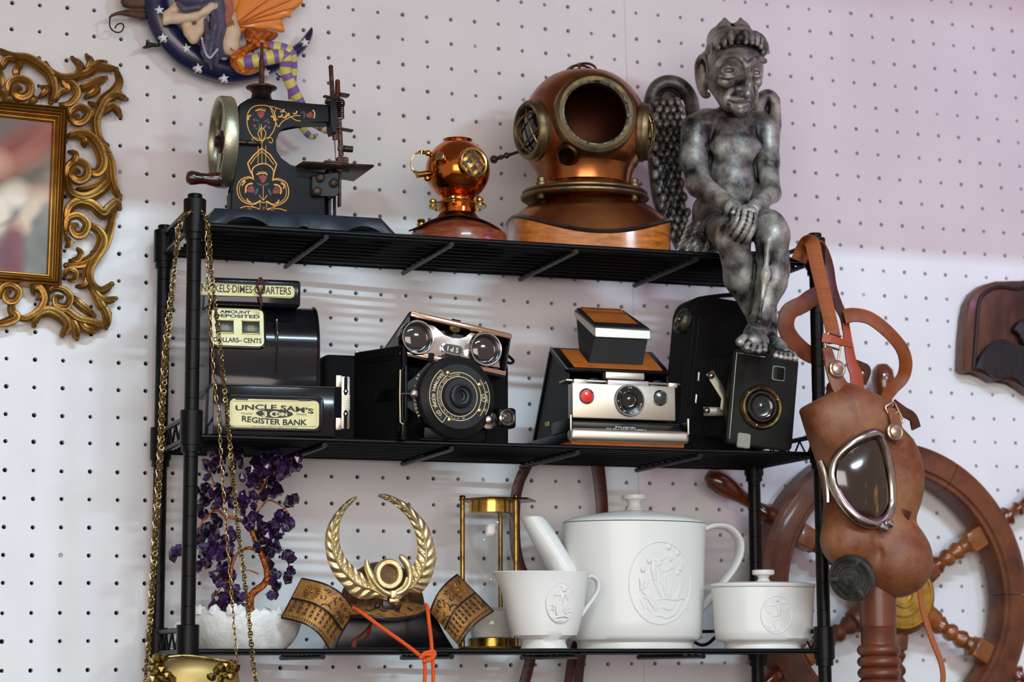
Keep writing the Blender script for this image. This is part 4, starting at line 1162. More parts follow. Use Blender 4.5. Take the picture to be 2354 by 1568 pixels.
    b = MB(); b.lathe([(.0165, lz), (.0165, lz + .002), (.0155, lz + .0035), (.0110, lz + .0035), (.0105, lz + .0065), (.0085, lz + .0075), (.0075, lz + .0055), (.0055, lz + .0050), (.0045, lz + .003), (.0030, lz + .0025)], 48, Mf, cap=False); b.build('lens_barrel', mat('matte_lens_barrel', '1f2023', .45, spec=.4), brd)
    b = MB(); b.lathe([(.0032, lz + .0018), (.0001, lz + .0024)], 24, Mf, cap=False); b.build('lens', M_LENS, brd)
    b = MB(); yl = -(lz + .0002)
    def ring(r, w_, a0=0, a1=2 * PI, n=64):
        full = abs(a1 - a0) > 6.28
        q = [V(c.x + r * math.cos(a0 + (a1 - a0) * k / n), yl, c.z + r * math.sin(a0 + (a1 - a0) * k / n)) for k in range(n if full else n + 1)]
        b.tube(q, w_, 4, closed=full, flat=(1, .4), up=V(0, 1, 0))
    ring(.0178, .00035); ring(.0215, .00035)
    ring(.0290, .00035, R(128), R(236), 40)
    for a_ in (R(128), R(236)):
        b.tube([V(c.x + .0290 * math.cos(a_), yl, c.z + .0290 * math.sin(a_)), V(c.x + .0215 * math.cos(a_), yl, c.z + .0215 * math.sin(a_))], .00035, 4)
    ring(.0262, .0003, R(-38), R(38), 20); ring(.0300, .0003, R(-30), R(30), 20)
    arc_text(b, 'EASTMAN KODAK CO.', .0042, Mf @ Matrix.Translation(V(0, 0, lz + .0002)), .0252, R(180), R(5.9), flip=True, bold=.0001)
    arc_text(b, 'SHUTTER MADE IN ROCHESTER. N.Y. U.S.A. BY', .0024, Mf @ Matrix.Translation(V(0, 0, lz + .0002)), .0197, R(188), R(4.9), flip=True)
    for i, ch in enumerate('1234'):
        a_ = R(172 + 14 * i); put_text(b, ch, .0026, Mf @ Matrix.Translation(V(.0272 * math.cos(a_), .0272 * math.sin(a_), lz + .0002)) @ Matrix.Rotation(a_ + PI / 2, 4, 'Z'))
    for i, ch in enumerate(('T', 'B', '25', '50')):
        a_ = R(28 - 17 * i); put_text(b, ch, .0028, Mf @ Matrix.Translation(V(.0277 * math.cos(a_), .0277 * math.sin(a_), lz + .0002)) @ Matrix.Rotation(a_ - PI / 2, 4, 'Z'))
    put_text(b, 'EK', .0040, Mf @ Matrix.Translation(V(.0245, 0, lz + .0002)) @ Matrix.Rotation(0, 4, 'Z'))
    q = [V(c.x + .0245 + .0032 * math.cos(k * PI / 10), yl, c.z + .0032 * math.sin(k * PI / 10)) for k in range(20)]; b.tube(q, .0003, 4, closed=True, flat=(1, .4), up=V(0, 1, 0))
    arc_text(b, 'NO.1A', .0030, Mf @ Matrix.Translation(V(0, 0, .0002)), .0405, R(163), R(5), flip=True); arc_text(b, 'KODAK', .0034, Mf @ Matrix.Translation(V(0, 0, .0002)), .0400, R(197), R(5), flip=True)
    b.build('gold_engraving', M_PALEINK, brd, kind='stuff')
    for a_ in (R(118), R(246), R(30), R(-30)):
        r_ = .0232
        b = MB(); b.lathe([(.0021, 0), (.0021, .0008), (.0012, .0013), (.0001, .0014)], 14, Matrix.Translation(V(c.x + r_ * math.cos(a_), -lz, c.z + r_ * math.sin(a_))) @ Matrix.Rotation(PI / 2, 4, 'X')); b.build('screw', mat('brassy_screw', 'b49b6a', .3, .9), brd)
    # guide frame at the left of the standard
    b = MB(); g = [P(x, y, -.002) for x, y in ((926, 846), (922, 856), (921, 905), (925, 912), (925, 960), (930, 975))]; b.tube(g, .0010, 8); b.box(P(932, 905, .0), (.0030, .004, .050), None, .0008); put(b, 'guide_bar', M_BLKMET, t)
    b = MB(); g = [P(x, y, -.0035) for x, y in ((920, 850), (919, 905), (920, 970), (927, 976))]; b.tube(g, .0006, 6); put(b, 'gilt_trim', M_PALEINK, t)
    b = MB(); b.ball(P(951, 905, -.003), (.0042, .004, .0055), 16); b.tube([P(922, 906, -.002), P(951, 905, -.003)], .0012, 8); put(b, 'focus_knob', M_CHROME, t)
    # reflex finder at the lower right
    b = MB(); q0 = P(1160, 962, -.008); b.box(q0, (.0185, .012, .0185), None, .003, 3); fd = put(b, 'reflex_finder', M_BLKMET, t)
    b = MB(); b.lathe([(.0078, 0), (.0078, .0015), (.0066, .0022), (.0056, .0012)], 32, Matrix.Translation(q0 + V(-.0008, -.0062, 0)) @ Matrix.Rotation(PI / 2, 4, 'X'), cap=False); b.build('finder_rim', M_CHROME, fd)
    b = MB(); b.ball(q0 + V(-.0008, -.0060, 0), (.0056, .0015, .0056), 20); b.build('finder_lens', mat('finder_glass', '3a322c', .06, coat=.8), fd)
    b = MB(); b.lathe([(.0078, -.001), (.0078, .0006), (.004, .001), (.0038, .0035), (.0015, .005), (.0001, .0052)], 28, Matrix.Translation(P(1122, 966, -.003)) @ Matrix.Rotation(PI / 2, 4, 'X')); put(b, 'swivel_disc', M_NICKEL, t)
    # bellows behind the board
    b = MB(); rings = []
    n = 9
    for k in range(2 * n + 1):
        f_ = k / (2 * n); w_ = .032 + .016 * f_ + (.0016 if k % 2 else 0); h_ = .022 + .012 * f_ + (.0016 if k % 2 else 0)
        rings.append([V(c.x + .006 * f_ + sx * w_, .004 + .047 * f_, c.z + sz * h_) for sx, sz in ((-1, -1), (1, -1), (1, 1), (-1, 1))])
    b.grid(rings, smooth=False); put(b, 'bellows', M_LEATHER, t)
    # standard feet reaching the shelf
    b = MB(); b.box((P(1046, 1000).x, .006, .006), (.060, .012, .010), None, .001); b.box((P(925, 1000).x, .002, .006), (.004, .010, .012), None, .001); put(b, 'standard_foot', M_BLKMET, t)
camera_left()

# ================================================================ opera glasses on top of that camera
def opera():
    o = at(1040, 838, -.004); F = Frame((o.x, -.004, o.z), rot=Matrix.Rotation(R(4), 3, 'Z') @ Matrix.Rotation(R(9.2), 3, 'Y'))
    t = thing('opera_glasses', 'chrome fronted folding opera glasses resting tilted on top of the folding camera', 'opera glasses', F)
    P = F.l
    q = [P(926, 812), P(1163, 852), P(1168, 776), P(930, 718)]
    xl, xr = P(928, 815).x, P(1163, 850).x
    zb, zt = P(1045, 832).z, P(1045, 748).z
    D = .070
    M_CASE = mat('gloss_black_case', '0f0f11', .2, coat=.3, spec=.4)
    # bottom tray
    b = MB(); b.box(((xl + xr) / 2 - .002, D / 2, zb - .002), (xr - xl + .004, D, .0055), None, .001); b.build('tray', M_CASE, t)
    b = MB(); b.box(((xl + xr) / 2, -.0006, zb - .0006), (xr - xl, .0016, .0042), None, .0005); b.build('tray_trim', mat('copper_tinted_chrome', 'd9b49a', .15, 1.0), t)
    b = MB(); b.box((xl - .0145, D - .006, zb + .0005), (.020, .003, .0045), None, .0006); b.build('tray_corner', M_NICKEL, t)
    # lid slanting from the back bottom to the top front
    th = math.atan2(zt - zb, D)
    Ll = math.hypot(D, zt - zb)
    b = MB(); b.box(((xl + xr) / 2, D / 2, (zb + zt) / 2 + .002), (xr - xl + .002, Ll, .003), Matrix.Rotation(-th, 3, 'X'), .0008); b.build('lid', M_CASE, t)
    b = MB(); b.box(((xl + xr) / 2, -.0008, zt + .0012), (xr - xl, .0024, .0052), None, .0010, 3); b.build('lid_trim', mat('copper_tinted_chrome', 'd9b49a', .15, 1.0), t)
    b = MB(); s_ = P(1048, 740, -.002); b.box(s_ + V(0, -.0002, .0015), (.0085, .0008, .0012)); b.build('lid_notch', M_VOID, t)
    # left side gusset
    for xx in (xl, xr):
        b = MB(); Mx = Matrix(((0, 1, 0, 0), (1, 0, 0, 0), (0, 0, 1, 0), (0, 0, 0, 1)))
        b.prism([(.001, zb), (D, zb), (.001, zt)], xx - .0008, xx + .0008, mtx=Mx); b.build('side_panel', M_CASE, t)
    # inner dark backing
    b = MB(); b.box(((xl + xr) / 2, .012, (zb + zt) / 2), (xr - xl - .004, .002, zt - zb - .003)); b.build('inner_panel', M_CASE, t)
    # chrome face plate with the saddle cut
    face = [(918, 812), (1090, 838), (1160, 850), (1130, 838), (1090, 770), (1082, 765), (1075, 785), (1058, 790), (1038, 790), (1018, 778), (1005, 758), (998, 747), (984, 746), (990, 760), (1000, 780), (985, 812), (950, 818)]
    face = [(930, 812), (1150, 847), (1140, 800), (1093, 764), (1080, 764), (1072, 775), (1058, 780), (1040, 779), (1020, 772), (1006, 758), (998, 748), (986, 746), (975, 760), (940, 780)]
    b = MB(); b.prism([F.xz(x, y, .003) for x, y in face][::-1], .002, .004, .0006, 2); fp = b.build('face_plate', mat('pinkish_chrome', 'd6c7bf', .16, 1.0), t)
    for cx, cy in ((957, 777), (1113, 804)):
        c = P(cx, cy, 0); Mf = Matrix.Translation(c) @ Matrix.Rotation(PI / 2, 4, 'X')
        b = MB(); b.lathe([(.0158, -.006), (.0158, .004), (.0150, .0052), (.0138, .0050), (.0130, .0020), (.0122, -.001)], 56, Mf, cap=False); rg = b.build('lens_rim', M_CHROME, t)
        b = MB(); b.ball(c + V(0, .0008, 0), (.0124, .003, .0124), 40); b.build('lens', mat('brownish_lens', '2c2622', .04, coat=1.0), rg)
    c = P(1040, 803, 0)
    b = MB(); b.prism(rrect(c.x - .0108, c.z - .0048, c.x + .0108, c.z + .0048, .0047, 8), -.0004, .003, .0006, 2); bd = b.build('badge_rim', M_CHROME, t)
    b = MB(); b.prism(rrect(c.x - .0092, c.z - .0034, c.x + .0092, c.z + .0034, .0033, 8), -.0010, .0); b.build('badge', mat('brown_enamel', '2a2420', .3), bd)
    b = MB()
    Mt = Matrix.Translation(V(c.x, -.0011, c.z)) @ Matrix.Rotation(PI, 4, 'Y') @ Matrix.Rotation(PI / 2, 4, 'X')
    Mt = Matrix.Translation(V(c.x, -.0011, c.z)) @ Matrix.Rotation(PI / 2, 4, 'X') @ Matrix.Rotation(PI, 4, 'Z')
    put_text(b, 'S P I', .0062, Mt, bold=.0001); b.build('lettering', mat('cream_letters', 'e6dcc0', .5), bd)
    # hinge notch, centre wheel
    b = MB(); b.tube([P(x, y, .001) for x, y in ((1013, 822), (1022, 811), (1050, 816), (1058, 830))], .0008, 6); b.build('thumb_bracket', M_CHROME, t)
    b = MB(); b.prism([F.xz(x, y, .001) for x, y in ((1018, 823), (1025, 814), (1047, 818), (1053, 829))][::-1], .0012, .003); b.build('thumb_slot', M_VOID, t)
    w_ = P(1046, 752, .004); b = MB(); b.lathe([(.0052, -.002), (.0052, .0015), (.003, .003), (.0015, .005), (.0001, .0055)], 24, Matrix.Translation(w_) @ Matrix.Rotation(PI / 2, 4, 'X')); b.build('focus_wheel', mat('brassy_screw', 'b49b6a', .3, .9), t)
    for x, y in ((991, 822), (1090, 826)):
        b = MB(); b.box(P(x, y, -.002), (.005, .004, .008), None, .001); b.build('clip', M_VOID, t)
opera()

# ================================================================ tan and silver folding instant camera
def instant():
    o = at(1450, 1024, -.004); F = Frame((o.x, -.004, SZ[1]), 0)
    t = thing('instant_camera', 'silver and tan leather folding instant camera with a red shutter button', 'camera', F)
    P = F.l
    M_TAN = mat('tan_leather', 'b0601c', .5, col2='9c5014', scale=60, bump=.5, bscale=1200)
    xl, xr = P(1311, 1000).x, P(1585, 1010).x
    zl0, zl1 = 0.0035, P(1450, 990).z
    D = .134
    b = MB(); b.box(((xl + xr) / 2, D / 2 + .002, (zl0 + zl1) / 2), (xr - xl - .002, D, zl1 - zl0 - .001), None, .002, 2); base = b.build('base', M_BLKMET, t)
    b = MB(); b.box(((xl + xr) / 2, .0045, (zl0 + zl1) / 2 + .0005), (xr - xl, .012, zl1 - zl0 + .001), None, .0042, 4); b.build('front_lip', M_SATIN, t)
    b = MB(); b.box(((xl + xr) / 2, D / 2, zl0 - .0012), (xr - xl - .006, D - .01, .0035), None, .001); b.build('base_leather', M_TAN, t)
    # well with brand lettering
    zf = zl1; z2 = P(1450, 968).z
    b = MB(); b.prism([(0, 0)] * 0 or [(xl + .0012, zf - .001), (xr - .0012, zf - .001), (xr - .0012, z2 + .001), (xl + .0012, z2 + .001)], .020, .022); b.build('film_door', M_BLKMET, t)
    # sloping lettered panel
    sl = Matrix.Translation(V((xl + xr) / 2, .006, zf)) @ Matrix.Rotation(R(33), 4, 'X')
    b = MB(); b.box(sl @ V(0, .009, -.0006), (xr - xl - .006, .019, .0012), sl.to_3x3(), .0003); pn = b.build('lettered_panel', mat('dark_panel_plastic', '1a1b1e', .3, spec=.4), t)
    def PL(px, py):
        # point on the sloping panel seen at the pixel
        n = (sl.to_3x3() @ V(0, 0, 1)); p0 = sl @ V(0, 0, .0002); d = ray(px, py); c_ = F.c
        return c_ + d * ((p0 - c_).dot(n) / d.dot(n))
    b = MB(); nn = sl.to_3x3() @ V(0, 0, 1)
    for s_, p0, p1, h in (('POLAROID', (1415, 982), (1461, 984), .0036), ('SX-70 LAND CAMERA', (1395, 986), (1488, 990), .0036), ('ALPHA 1', (1426, 991), (1462, 992), .003)):
        fit_text(b, s_, PL(*p0), PL(*p1), h, nn, bold=.01)
    b.build('lettering', mat('white_print', 'e8e8e8', .5), pn, kind='stuff')
    for xx in (xl + .0008, xr - .0008):
        b = MB(); b.box((xx, .0006, (zf + z2) / 2 + .001), (.0016, .0016, (z2 - zf) + .006), None, .0003); b.build('corner_edge', M_SATIN, t)
        b = MB(); b.box((xx, .026, (zf + z2) / 2), (.0014, .050, z2 - zf + .002), None, .0003); b.build('side_wall', M_BLKMET, t)
    # lens housing
    Y1 = .024
    hx0, hx1 = P(1316, 900, Y1).x, P(1553, 920, Y1).x; hz1 = P(1430, 884, Y1).z; hz0 = P(1430, 964, Y1).z
    b = MB(); b.box(((hx0 + hx1) / 2, Y1 + .011, (hz0 + hz1) / 2), (hx1 - hx0, .022, hz1 - hz0), None, .0012, 2); hs = b.build('lens_housing', M_SATIN, t)
    c = P(1446, 921, Y1); Mf = Matrix.Translation(c) @ Matrix.Rotation(PI / 2, 4, 'X')
    rr = (P(1446, 887, Y1).z - P(1446, 961, Y1).z) / 2
    b = MB(); b.lathe([(rr, -.001), (rr, .002), (rr - .0006, .0028), (rr - .0014, .0028), (rr - .0016, .001)], 56, Mf, cap=False); b.build('lens_rim', M_CHROME, hs)
    b = MB(); b.lathe([(rr - .0014, .0022), (.0088, .0016), (.0084, .0030), (.0072, .0030), (.0066, .0010), (.0046, .0006), (.0001, .0014)], 56, Mf, cap=False); b.build('lens', mat('dark_lens_plastic', '140e0c', .12, coat=.6), hs)
    b = MB()
    for s_, a_ in (('11.5', 90), ('2', 140), ('3', 185), ('4', 215), ('10', 240), ('∞', 275), ('11 FT', -25)):
        a_ = R(a_); put_text(b, s_, .0024, Mf @ Matrix.Translation(V(.0118 * math.cos(a_), .0118 * math.sin(a_), .0024)) @ Matrix.Rotation(a_ - PI / 2 if s_ == '11.5' else a_ + PI / 2, 4, 'Z'))
    b.build('distance_scale', mat('white_print', 'e8e8e8', .5), hs, kind='stuff')
    for px, py, m, nm in ((1348, 911, mat('red_button', 'd8150c', .3, coat=.4), 'shutter_button'), (1517, 915, mat('grey_eye', '2c302c', .2, coat=.5), 'electric_eye')):
        c = P(px, py, Y1); Mq = Matrix.Translation(c) @ Matrix.Rotation(PI / 2, 4, 'X')
        b = MB(); b.lathe([(.0074, -.001), (.0074, .0012), (.0068, .0018), (.0060, .0012)], 40, Mq, cap=False); b.build('button_ring', M_CHROME, hs)
        b = MB(); b.lathe([(.0061, .0), (.0058, .0010), (.003, .0014), (.0001, .0015)], 32, Mq, cap=False); b.build(nm, m, hs)
    # top ledge of the housing with the dials
    zc = P(1430, 872, Y1 + .006).z
    b = MB(); b.box(((hx0 + hx1) / 2 + .002, Y1 + .016, hz1 + .0030), (hx1 - hx0 + .012, .020, .0022), None, .001); b.build('top_ledge', M_NICKEL, hs)
    for xa, xb, m, hh in ((1320, 1350, M_SATIN, .0050), (1398, 1492, mat('lilac_grey_panel', 'b4acb2', .35, .5), .0056), (1538, 1558, M_SATIN, .0045)):
        x_a, x_b = P(xa, 880, Y1).x, P(xb, 880, Y1).x
        b = MB(); b.box(((x_a + x_b) / 2, Y1 + .004, hz1 + .0012), (x_b - x_a, .007, hh), None, .0006); b.build('ledge_block', m, hs)
    for xa in (1373, 1520):
        c = P(xa, 884, Y1); b = MB(); b.lathe([(.0100, -.002), (.0100, .002), (.0092, .0026), (.0001, .0026)], 32, Matrix.Translation(V(c.x, Y1 + .010, hz1 - .0035)) @ Matrix.Rotation(PI / 2, 4, 'X')); b.build('dial', mat('dial_black', '15171a', .3), hs)
    b = MB(); c = P(1433, 868, Y1 + .012); b.box(c + V(0, 0, .001), (.039, .010, .0065), None, .0010); b.build('flash_bar', M_SATIN, hs)
    # sloping cover plate: front edge above the housing, back edge high
    f0 = P(1300, 848, Y1 + .012); f0x = f0.x
    bk = F.onx(1263, 800, f0x)
    fr1 = P(1541, 862, Y1 + .012)
    wid = fr1.x - f0x
    sv = V(0, bk.y - f0.y, bk.z - f0.z); Ls = sv.length; sv.normalize()
    nv = V(1, 0, 0).cross(sv)
    Mc = Matrix(((1, sv.x, nv.x, f0x), (0, sv.y, nv.y, f0.y), (0, sv.z, nv.z, f0.z), (0, 0, 0, 1)))
    b = MB(); b.box((wid / 2, Ls / 2, -.0012), (wid, Ls, .0045), None, .0016, 3); cv = b.build('cover', M_BLKMET, t); cv.matrix_local = Mc
    b = MB(); b.box((wid / 2 + .001, Ls / 2 - .0015, .0012), (wid - .016, Ls - .008, .0012), None, .0004); b.build('cover_leather', M_TAN, cv)
    b = MB(); b.tube([V(.0012, 0, .0006), V(.0012, Ls, .0006)], .0009, 8); b.build('edge_trim', M_NICKEL, cv)
    # bellows side: a gusset between cover, back and base
    rb = F.onx(1192, 1012, xl); rb.y = min(rb.y, D + .004)
    for xx in (f0x + .003, f0x + wid - .003):
        b = MB(); Mx = Matrix(((0, 1, 0, 0), (1, 0, 0, 0), (0, 0, 1, 0), (0, 0, 0, 1)))
        b.prism([(Y1 + .012, zl1), (D, zl1 - .004), (bk.y, bk.z - .004), (f0.y, f0.z - .004)], xx - .001, xx + .001, .0003, 1, mtx=Mx); b.build('bellows_side', mat('soft_black_rubber', '0e0f10', .55, spec=.3), t)
    bkb = V(0, D, zl1 - .006); d_ = V(0, bk.y, bk.z - .003) - bkb
    mid = bkb + d_ / 2
    b = MB(); b.box((f0x + wid / 2, mid.y, mid.z), (wid, .004, d_.length), Matrix.Rotation(math.atan2(-d_.y, d_.z), 3, 'X'), .001); b.build('back_panel', M_BLKMET, t)
    b = MB(); b.box(F.onx(1257, 975, xl - .0004) , (.0008, .009, .004)); b.build('film_sticker', mat('green_yellow_sticker', 'a0a828', .5), t)
    # viewfinder hood: mitred box leaning backwards
    Yh = Y1 + .020
    A = [P(1367, 752, Yh), P(1497, 756, Yh), P(1497, 780, Yh), P(1367, 776, Yh)]
    xa, xb = A[0].x, A[1].x
    bk2 = F.onx(1294, 722, xa)
    by = min(bk2.y, .100)
    b = MB()
    zt0, zt1 = A[0].z, A[3].z
    # cap: top shell
    bm = b.bm
    def hexa(front, back):
        f_ = [bm.verts.new(p) for p in front]; k_ = [bm.verts.new(p) for p in back]
        bm.faces.new(f_); bm.faces.new(k_[::-1])
        for i in range(4): bm.faces.new((f_[i], k_[i], k_[(i + 1) % 4], f_[(i + 1) % 4]))
    zb_, zc_ = bk2.z, F.onx(1294, 736, xa).z
    hexa([V(xa, Yh, zt1), V(xb, Yh, zt1), V(xb, Yh, zt0), V(xa, Yh, zt0)], [V(xa, by, zc_ - .001), V(xb - .004, by, zc_ - .001), V(xb - .004, by, zb_), V(xa, by, zb_)])
    cap_ = b.build('hood_cap', mat('brushed_hood_metal', 'b8b0a4', .33, .9), t)
    bv = cap_.modifiers.new('b', 'BEVEL'); bv.width = .0012; bv.segments = 2
    b = MB(); bm = b.bm
    hexa([V(xa + .001, Yh + .002, zt0), V(xb - .001, Yh + .002, zt0), V(xb - .001, Yh + .002, zt0 + .0016), V(xa + .001, Yh + .002, zt0 + .0016)], [V(xa + .003, by, zb_), V(xb - .006, by, zb_), V(xb - .006, by, zb_ + .0016), V(xa + .003, by, zb_ + .0016)]); b.build('hood_rim', M_BLKMET, t)
    b = MB(); bm = b.bm
    hexa([V(xa + .005, Yh + .005, zt0 + .0012), V(xb - .007, Yh + .005, zt0 + .0012), V(xb - .007, Yh + .005, zt0 + .0026), V(xa + .005, Yh + .005, zt0 + .0026)], [V(xa + .006, by - .002, zb_ + .001), V(xb - .010, by - .002, zb_ + .001), V(xb - .010, by - .002, zb_ + .0024), V(xa + .006, by - .002, zb_ + .0024)]); b.build('hood_leather', M_TAN, t)
    # folding skirt down to the cover
    g0 = P(1366, 778, Yh + .001); g1 = P(1489, 782, Yh + .001); g2 = P(1477, 851, Yh); g3 = P(1352, 848, Yh)
    sk_b = F.onx(1330, 800, g3.x)
    b = MB(); bm = b.bm
    hexa([V(g3.x, Yh + .002, g3.z + .002), V(g2.x, Yh + .002, g3.z + .002), V(g1.x, Yh + .0015, zt1), V(g0.x + .001, Yh + .0015, zt1)],
         [V(g3.x, Yh + .022, g3.z + .012), V(g2.x, Yh + .022, g3.z + .012), V(g1.x - .003, by - .002, zc_ - .0005), V(g0.x + .002, by - .002, zc_ - .0005)])
    b.build('hood_skirt', mat('soft_black_rubber', '0e0f10', .55, spec=.3), t)
instant()

# ================================================================ big folding camera on the right
def camera_right():
    o = at(1700, 1040, -.006)
    rot = Matrix.Rotation(R(-2), 3, 'Z') @ Matrix.Rotation(R(6.2), 3, 'Y')
    F = Frame((o.x, 0.0, SZ[1] + .0055), rot=rot)
    t = thing('tall_folding_camera', 'tall black folding camera standing on end under the statue feet, round brass ringed lens', 'camera', F)
    P = F.l
    M_BOARD = mat('dark_green_black_board', '14150f', .5, bump=.5, bscale=1200, spec=.25)
    # front board with lens
    x0, x1 = P(1676, 930).x, P(1829, 930).x; z1 = P(1762, 812).z; z0 = 0.0005
    b = MB(); b.prism(rrect(x0, z0, x1, z1, .005), 0, .010, .0012, 2); brd = b.build('front_board', M_BOARD, t)
    b = MB(); b.tube([V(x0 + .003, -.0004, .004), V(x0 + .003, -.0004, z1 - .004), V(x1 - .035, -.0004, z1 - .004)], .0004, 5); b.build('edge_line', M_NICKEL, brd)
    c = P(1748, 936); Mf = Matrix.Translation(c) @ Matrix.Rotation(PI / 2, 4, 'X'); r0 = (P(1750, 885).z - P(1750, 988).z) / 2
    b = MB(); b.lathe([(r0, -.001), (r0, .002), (r0 - .001, .003), (r0 - .0028, .0022), (r0 - .0045, .0030), (r0 - .0055, .0015)], 56, Mf, cap=False); b.build('brass_ring', mat('dull_dark_brass', '6e5c38', .42, 1.0, col2='4a3e28', scale=200, bump=.3), brd)
    b = MB(); b.lathe([(r0 - .005, .0012), (.0150, .0008), (.0150, .0045), (.0140, .0055), (.0125, .0055), (.0110, .003), (.0080, .002), (.0001, .0032)], 56, Mf, cap=False); b.build('lens', mat('dark_lens_smoke', '151412', .14, coat=.7), brd)
    for a_ in (R(140), R(30), R(-100)):
        b = MB(); b.ball(c + V((r0 - .003) * math.cos(a_), -.0026, (r0 - .003) * math.sin(a_)), (.0012, .0009, .0012), 10); b.build('ring_screw', M_NICKEL, brd)
    for px, py, m, nm in ((1789, 859, mat('finder_glass_dark', '1a1a14', .06, coat=.8), 'upper_finder'), (1709, 1013, mat('finder_glass_pale', '8e8c84', .12, coat=.8), 'lower_finder')):
        q = P(px, py); b = MB(); b.prism(rrect(q.x - .0068, q.z - .0072, q.x + .0068, q.z + .0072, .0022), -.0012, .002, .0004, 1); f_ = b.build(nm, mat('finder_rim_metal', '7a7a6e', .35, .9), brd)
        b = MB(); b.prism(rrect(q.x - .0056, q.z - .006, q.x + .0056, q.z + .006, .0018), -.0016, .0); b.build('finder_window', m, f_)
    # bellows and struts behind
    bx0, bx1 = x0 - .004, x1 - .012
    b = MB(); rings = []
    n = 8
    for k in range(2 * n + 1):
        f_ = k / (2 * n); e_ = .0018 if k % 2 else 0
        rings.append([V(x, .010 + .045 * f_, z) for x, z in ((x0 + .010 - .012 * f_ - e_, .012 - e_), (x1 - .012 + e_, .012 - e_), (x1 - .012 + e_, z1 - .012 + e_ + .01 * f_), (x0 + .010 - .012 * f_ - e_, z1 - .012 + e_ + .01 * f_))])
    b.grid(rings, smooth=False); b.build('bellows', mat('black_bellows_cloth', '0d0d0d', .7, spec=.2), t)
    for a_, b_ in (((1631, 856), (1668, 915)), ((1668, 915), (1664, 948)), ((1617, 946), (1664, 946))):
        b = MB(); q0, q1 = P(*a_, .018), P(*b_, .018); b.ribbon([q0, q0.lerp(q1, .5), q1], .0085, .0012, V(0, -1, 0)); st = b.build('strut', mat('tarnished_nickel', '8c8674', .38, .9), t)
    for p in ((1634, 864), (1624, 944)):
        b = MB(); b.lathe([(.0032, -.001), (.0032, .0012), (.002, .003), (.0001, .0036)], 16, Matrix.Translation(P(*p, .016)) @ Matrix.Rotation(PI / 2, 4, 'X')); b.build('strut_knob', M_CHROME, t)
    for p in ((1606, 866), (1600, 917)):
        b = MB(); b.box(P(*p, .02), (.0018, .002, .0085), None, .0004); b.build('strut_tab', M_NICKEL, t)
    # tall body behind
    Yb = .055
    X0, X1 = P(1566, 900, Yb).x, P(1764, 900, Yb).x; Zt = P(1680, 690, Yb).z
    b = MB(); b.prism(rrect(X0, .0005, X1, Zt, .016, 8), Yb, Yb + .042, .002, 2); body = b.build('body', M_LEATHER, t)
    for k in range(2):
        b = MB(); xx = X0 + .006 + .005 * k; b.tube([V(xx, Yb - .0006, .004), V(xx, Yb - .0006, Zt - .022)], .0010, 6); b.build('body_bead', M_BLKMET, body)
    b = MB(); c = P(1578, 735, Yb - .002); Mk = Matrix.Translation(c + V(-.0015, .008, 0)) @ Matrix.Rotation(-PI / 2 + .25, 4, 'Y')
    b.lathe([(.0115, -.005), (.0125, -.002), (.0125, .001), (.0112, .0035), (.008, .0042), (.0075, .003), (.003, .003), (.0025, .005), (.0001, .0055)], 32, Mk); b.build('winding_knob', mat('dull_dark_nickel', '6a6656', .4, .9, col2='3f3c34', scale=150), t)
    pts = vcurve([P(x, y, Yb + .012) for x, y in ((1588, 700), (1604, 688), (1640, 682), (1690, 678), (1750, 682))], 6)
    b = MB(); b.ribbon(pts, .014, .0028, V(0, 0, 1)); b.build('carrying_strap', M_LEATHER, t)
    b = MB(); b.tube([P(x, y, Yb + .01) for x, y in ((1584, 690), (1592, 696), (1610, 698), (1642, 688))], .0011, 8); b.ball(P(1622, 698, Yb + .01), .0016, 8); b.build('strap_buckle', M_NICKEL, t)
camera_right()
# ================================================================ white porcelain
M_PORC = mat('white_porcelain', 'dedfda', 0.34, 0.0, coat=.12, spec=.4)
def ellsurf(F, cx, cy, rx, ry, px, py):
    """front point of an elliptic cylinder seen at a pixel"""
    dy = cy - ry
    for _ in range(8):
        p = F.l(px, py, dy); u = max(-1, min(1, (p.x - cx) / rx)); dy = cy - ry * math.sqrt(1 - u * u)
    return F.l(px, py, dy), V((p.x - cx) / rx ** 2, (dy - cy) / ry ** 2, 0).normalized()
def medallion(F, cx, cy, rx, ry, pc, pr, strokes, par, rk):
    b = MB(); ring = []
    for k in range(48):
        a = 2 * PI * k / 48; p, n = ellsurf(F, cx, cy, rx, ry, pc[0] + pr[0] * math.cos(a), pc[1] + pr[1] * math.sin(a)); ring.append(p)
    b.tube(ring, .0006 * rk, 6, closed=True)
    m = b.build('medallion_border', M_PORC, par)
    b = MB()
    for st in strokes:
        r = st[0] * (1.35 if rk > 1 else 1.1); pts = st[1:]
        if len(pts) == 1:
            p, n = ellsurf(F, cx, cy, rx, ry, *pts[0]); b.ball(p, (r, r * .6, r * 1.15), 12)
        else:
            q = curve(pts, 4) if len(pts) > 2 else pts
            pp = [ellsurf(F, cx, cy, rx, ry, *x) for x in q]; rr = [r * (1 - .35 * abs(2 * i / (len(pp) - 1) - 1)) for i in range(len(pp))]
            b.tube([x[0] for x in pp], rr, 8, flat=(1, .6), up=[x[1] for x in pp])
    b.build('relief_figures', M_PORC, par, kind='stuff')
def strap_loop(P3, w, th, name, par, ups):
    b = MB(); pts = vcurve(P3, 8)
    rings = []
    n = len(pts)
    for i in range(n):
        t_ = (pts[min(i + 1, n - 1)] - pts[max(i - 1, 0)]).normalized(); u = ups; bn = t_.cross(u).normalized()
        rings.append([pts[i] + u * (w / 2 * math.cos(a)) + bn * (th / 2 * math.sin(a)) for a in [2 * PI * k / 14 for k in range(14)]])
    b.grid(rings); return b.build(name, M_PORC, par)
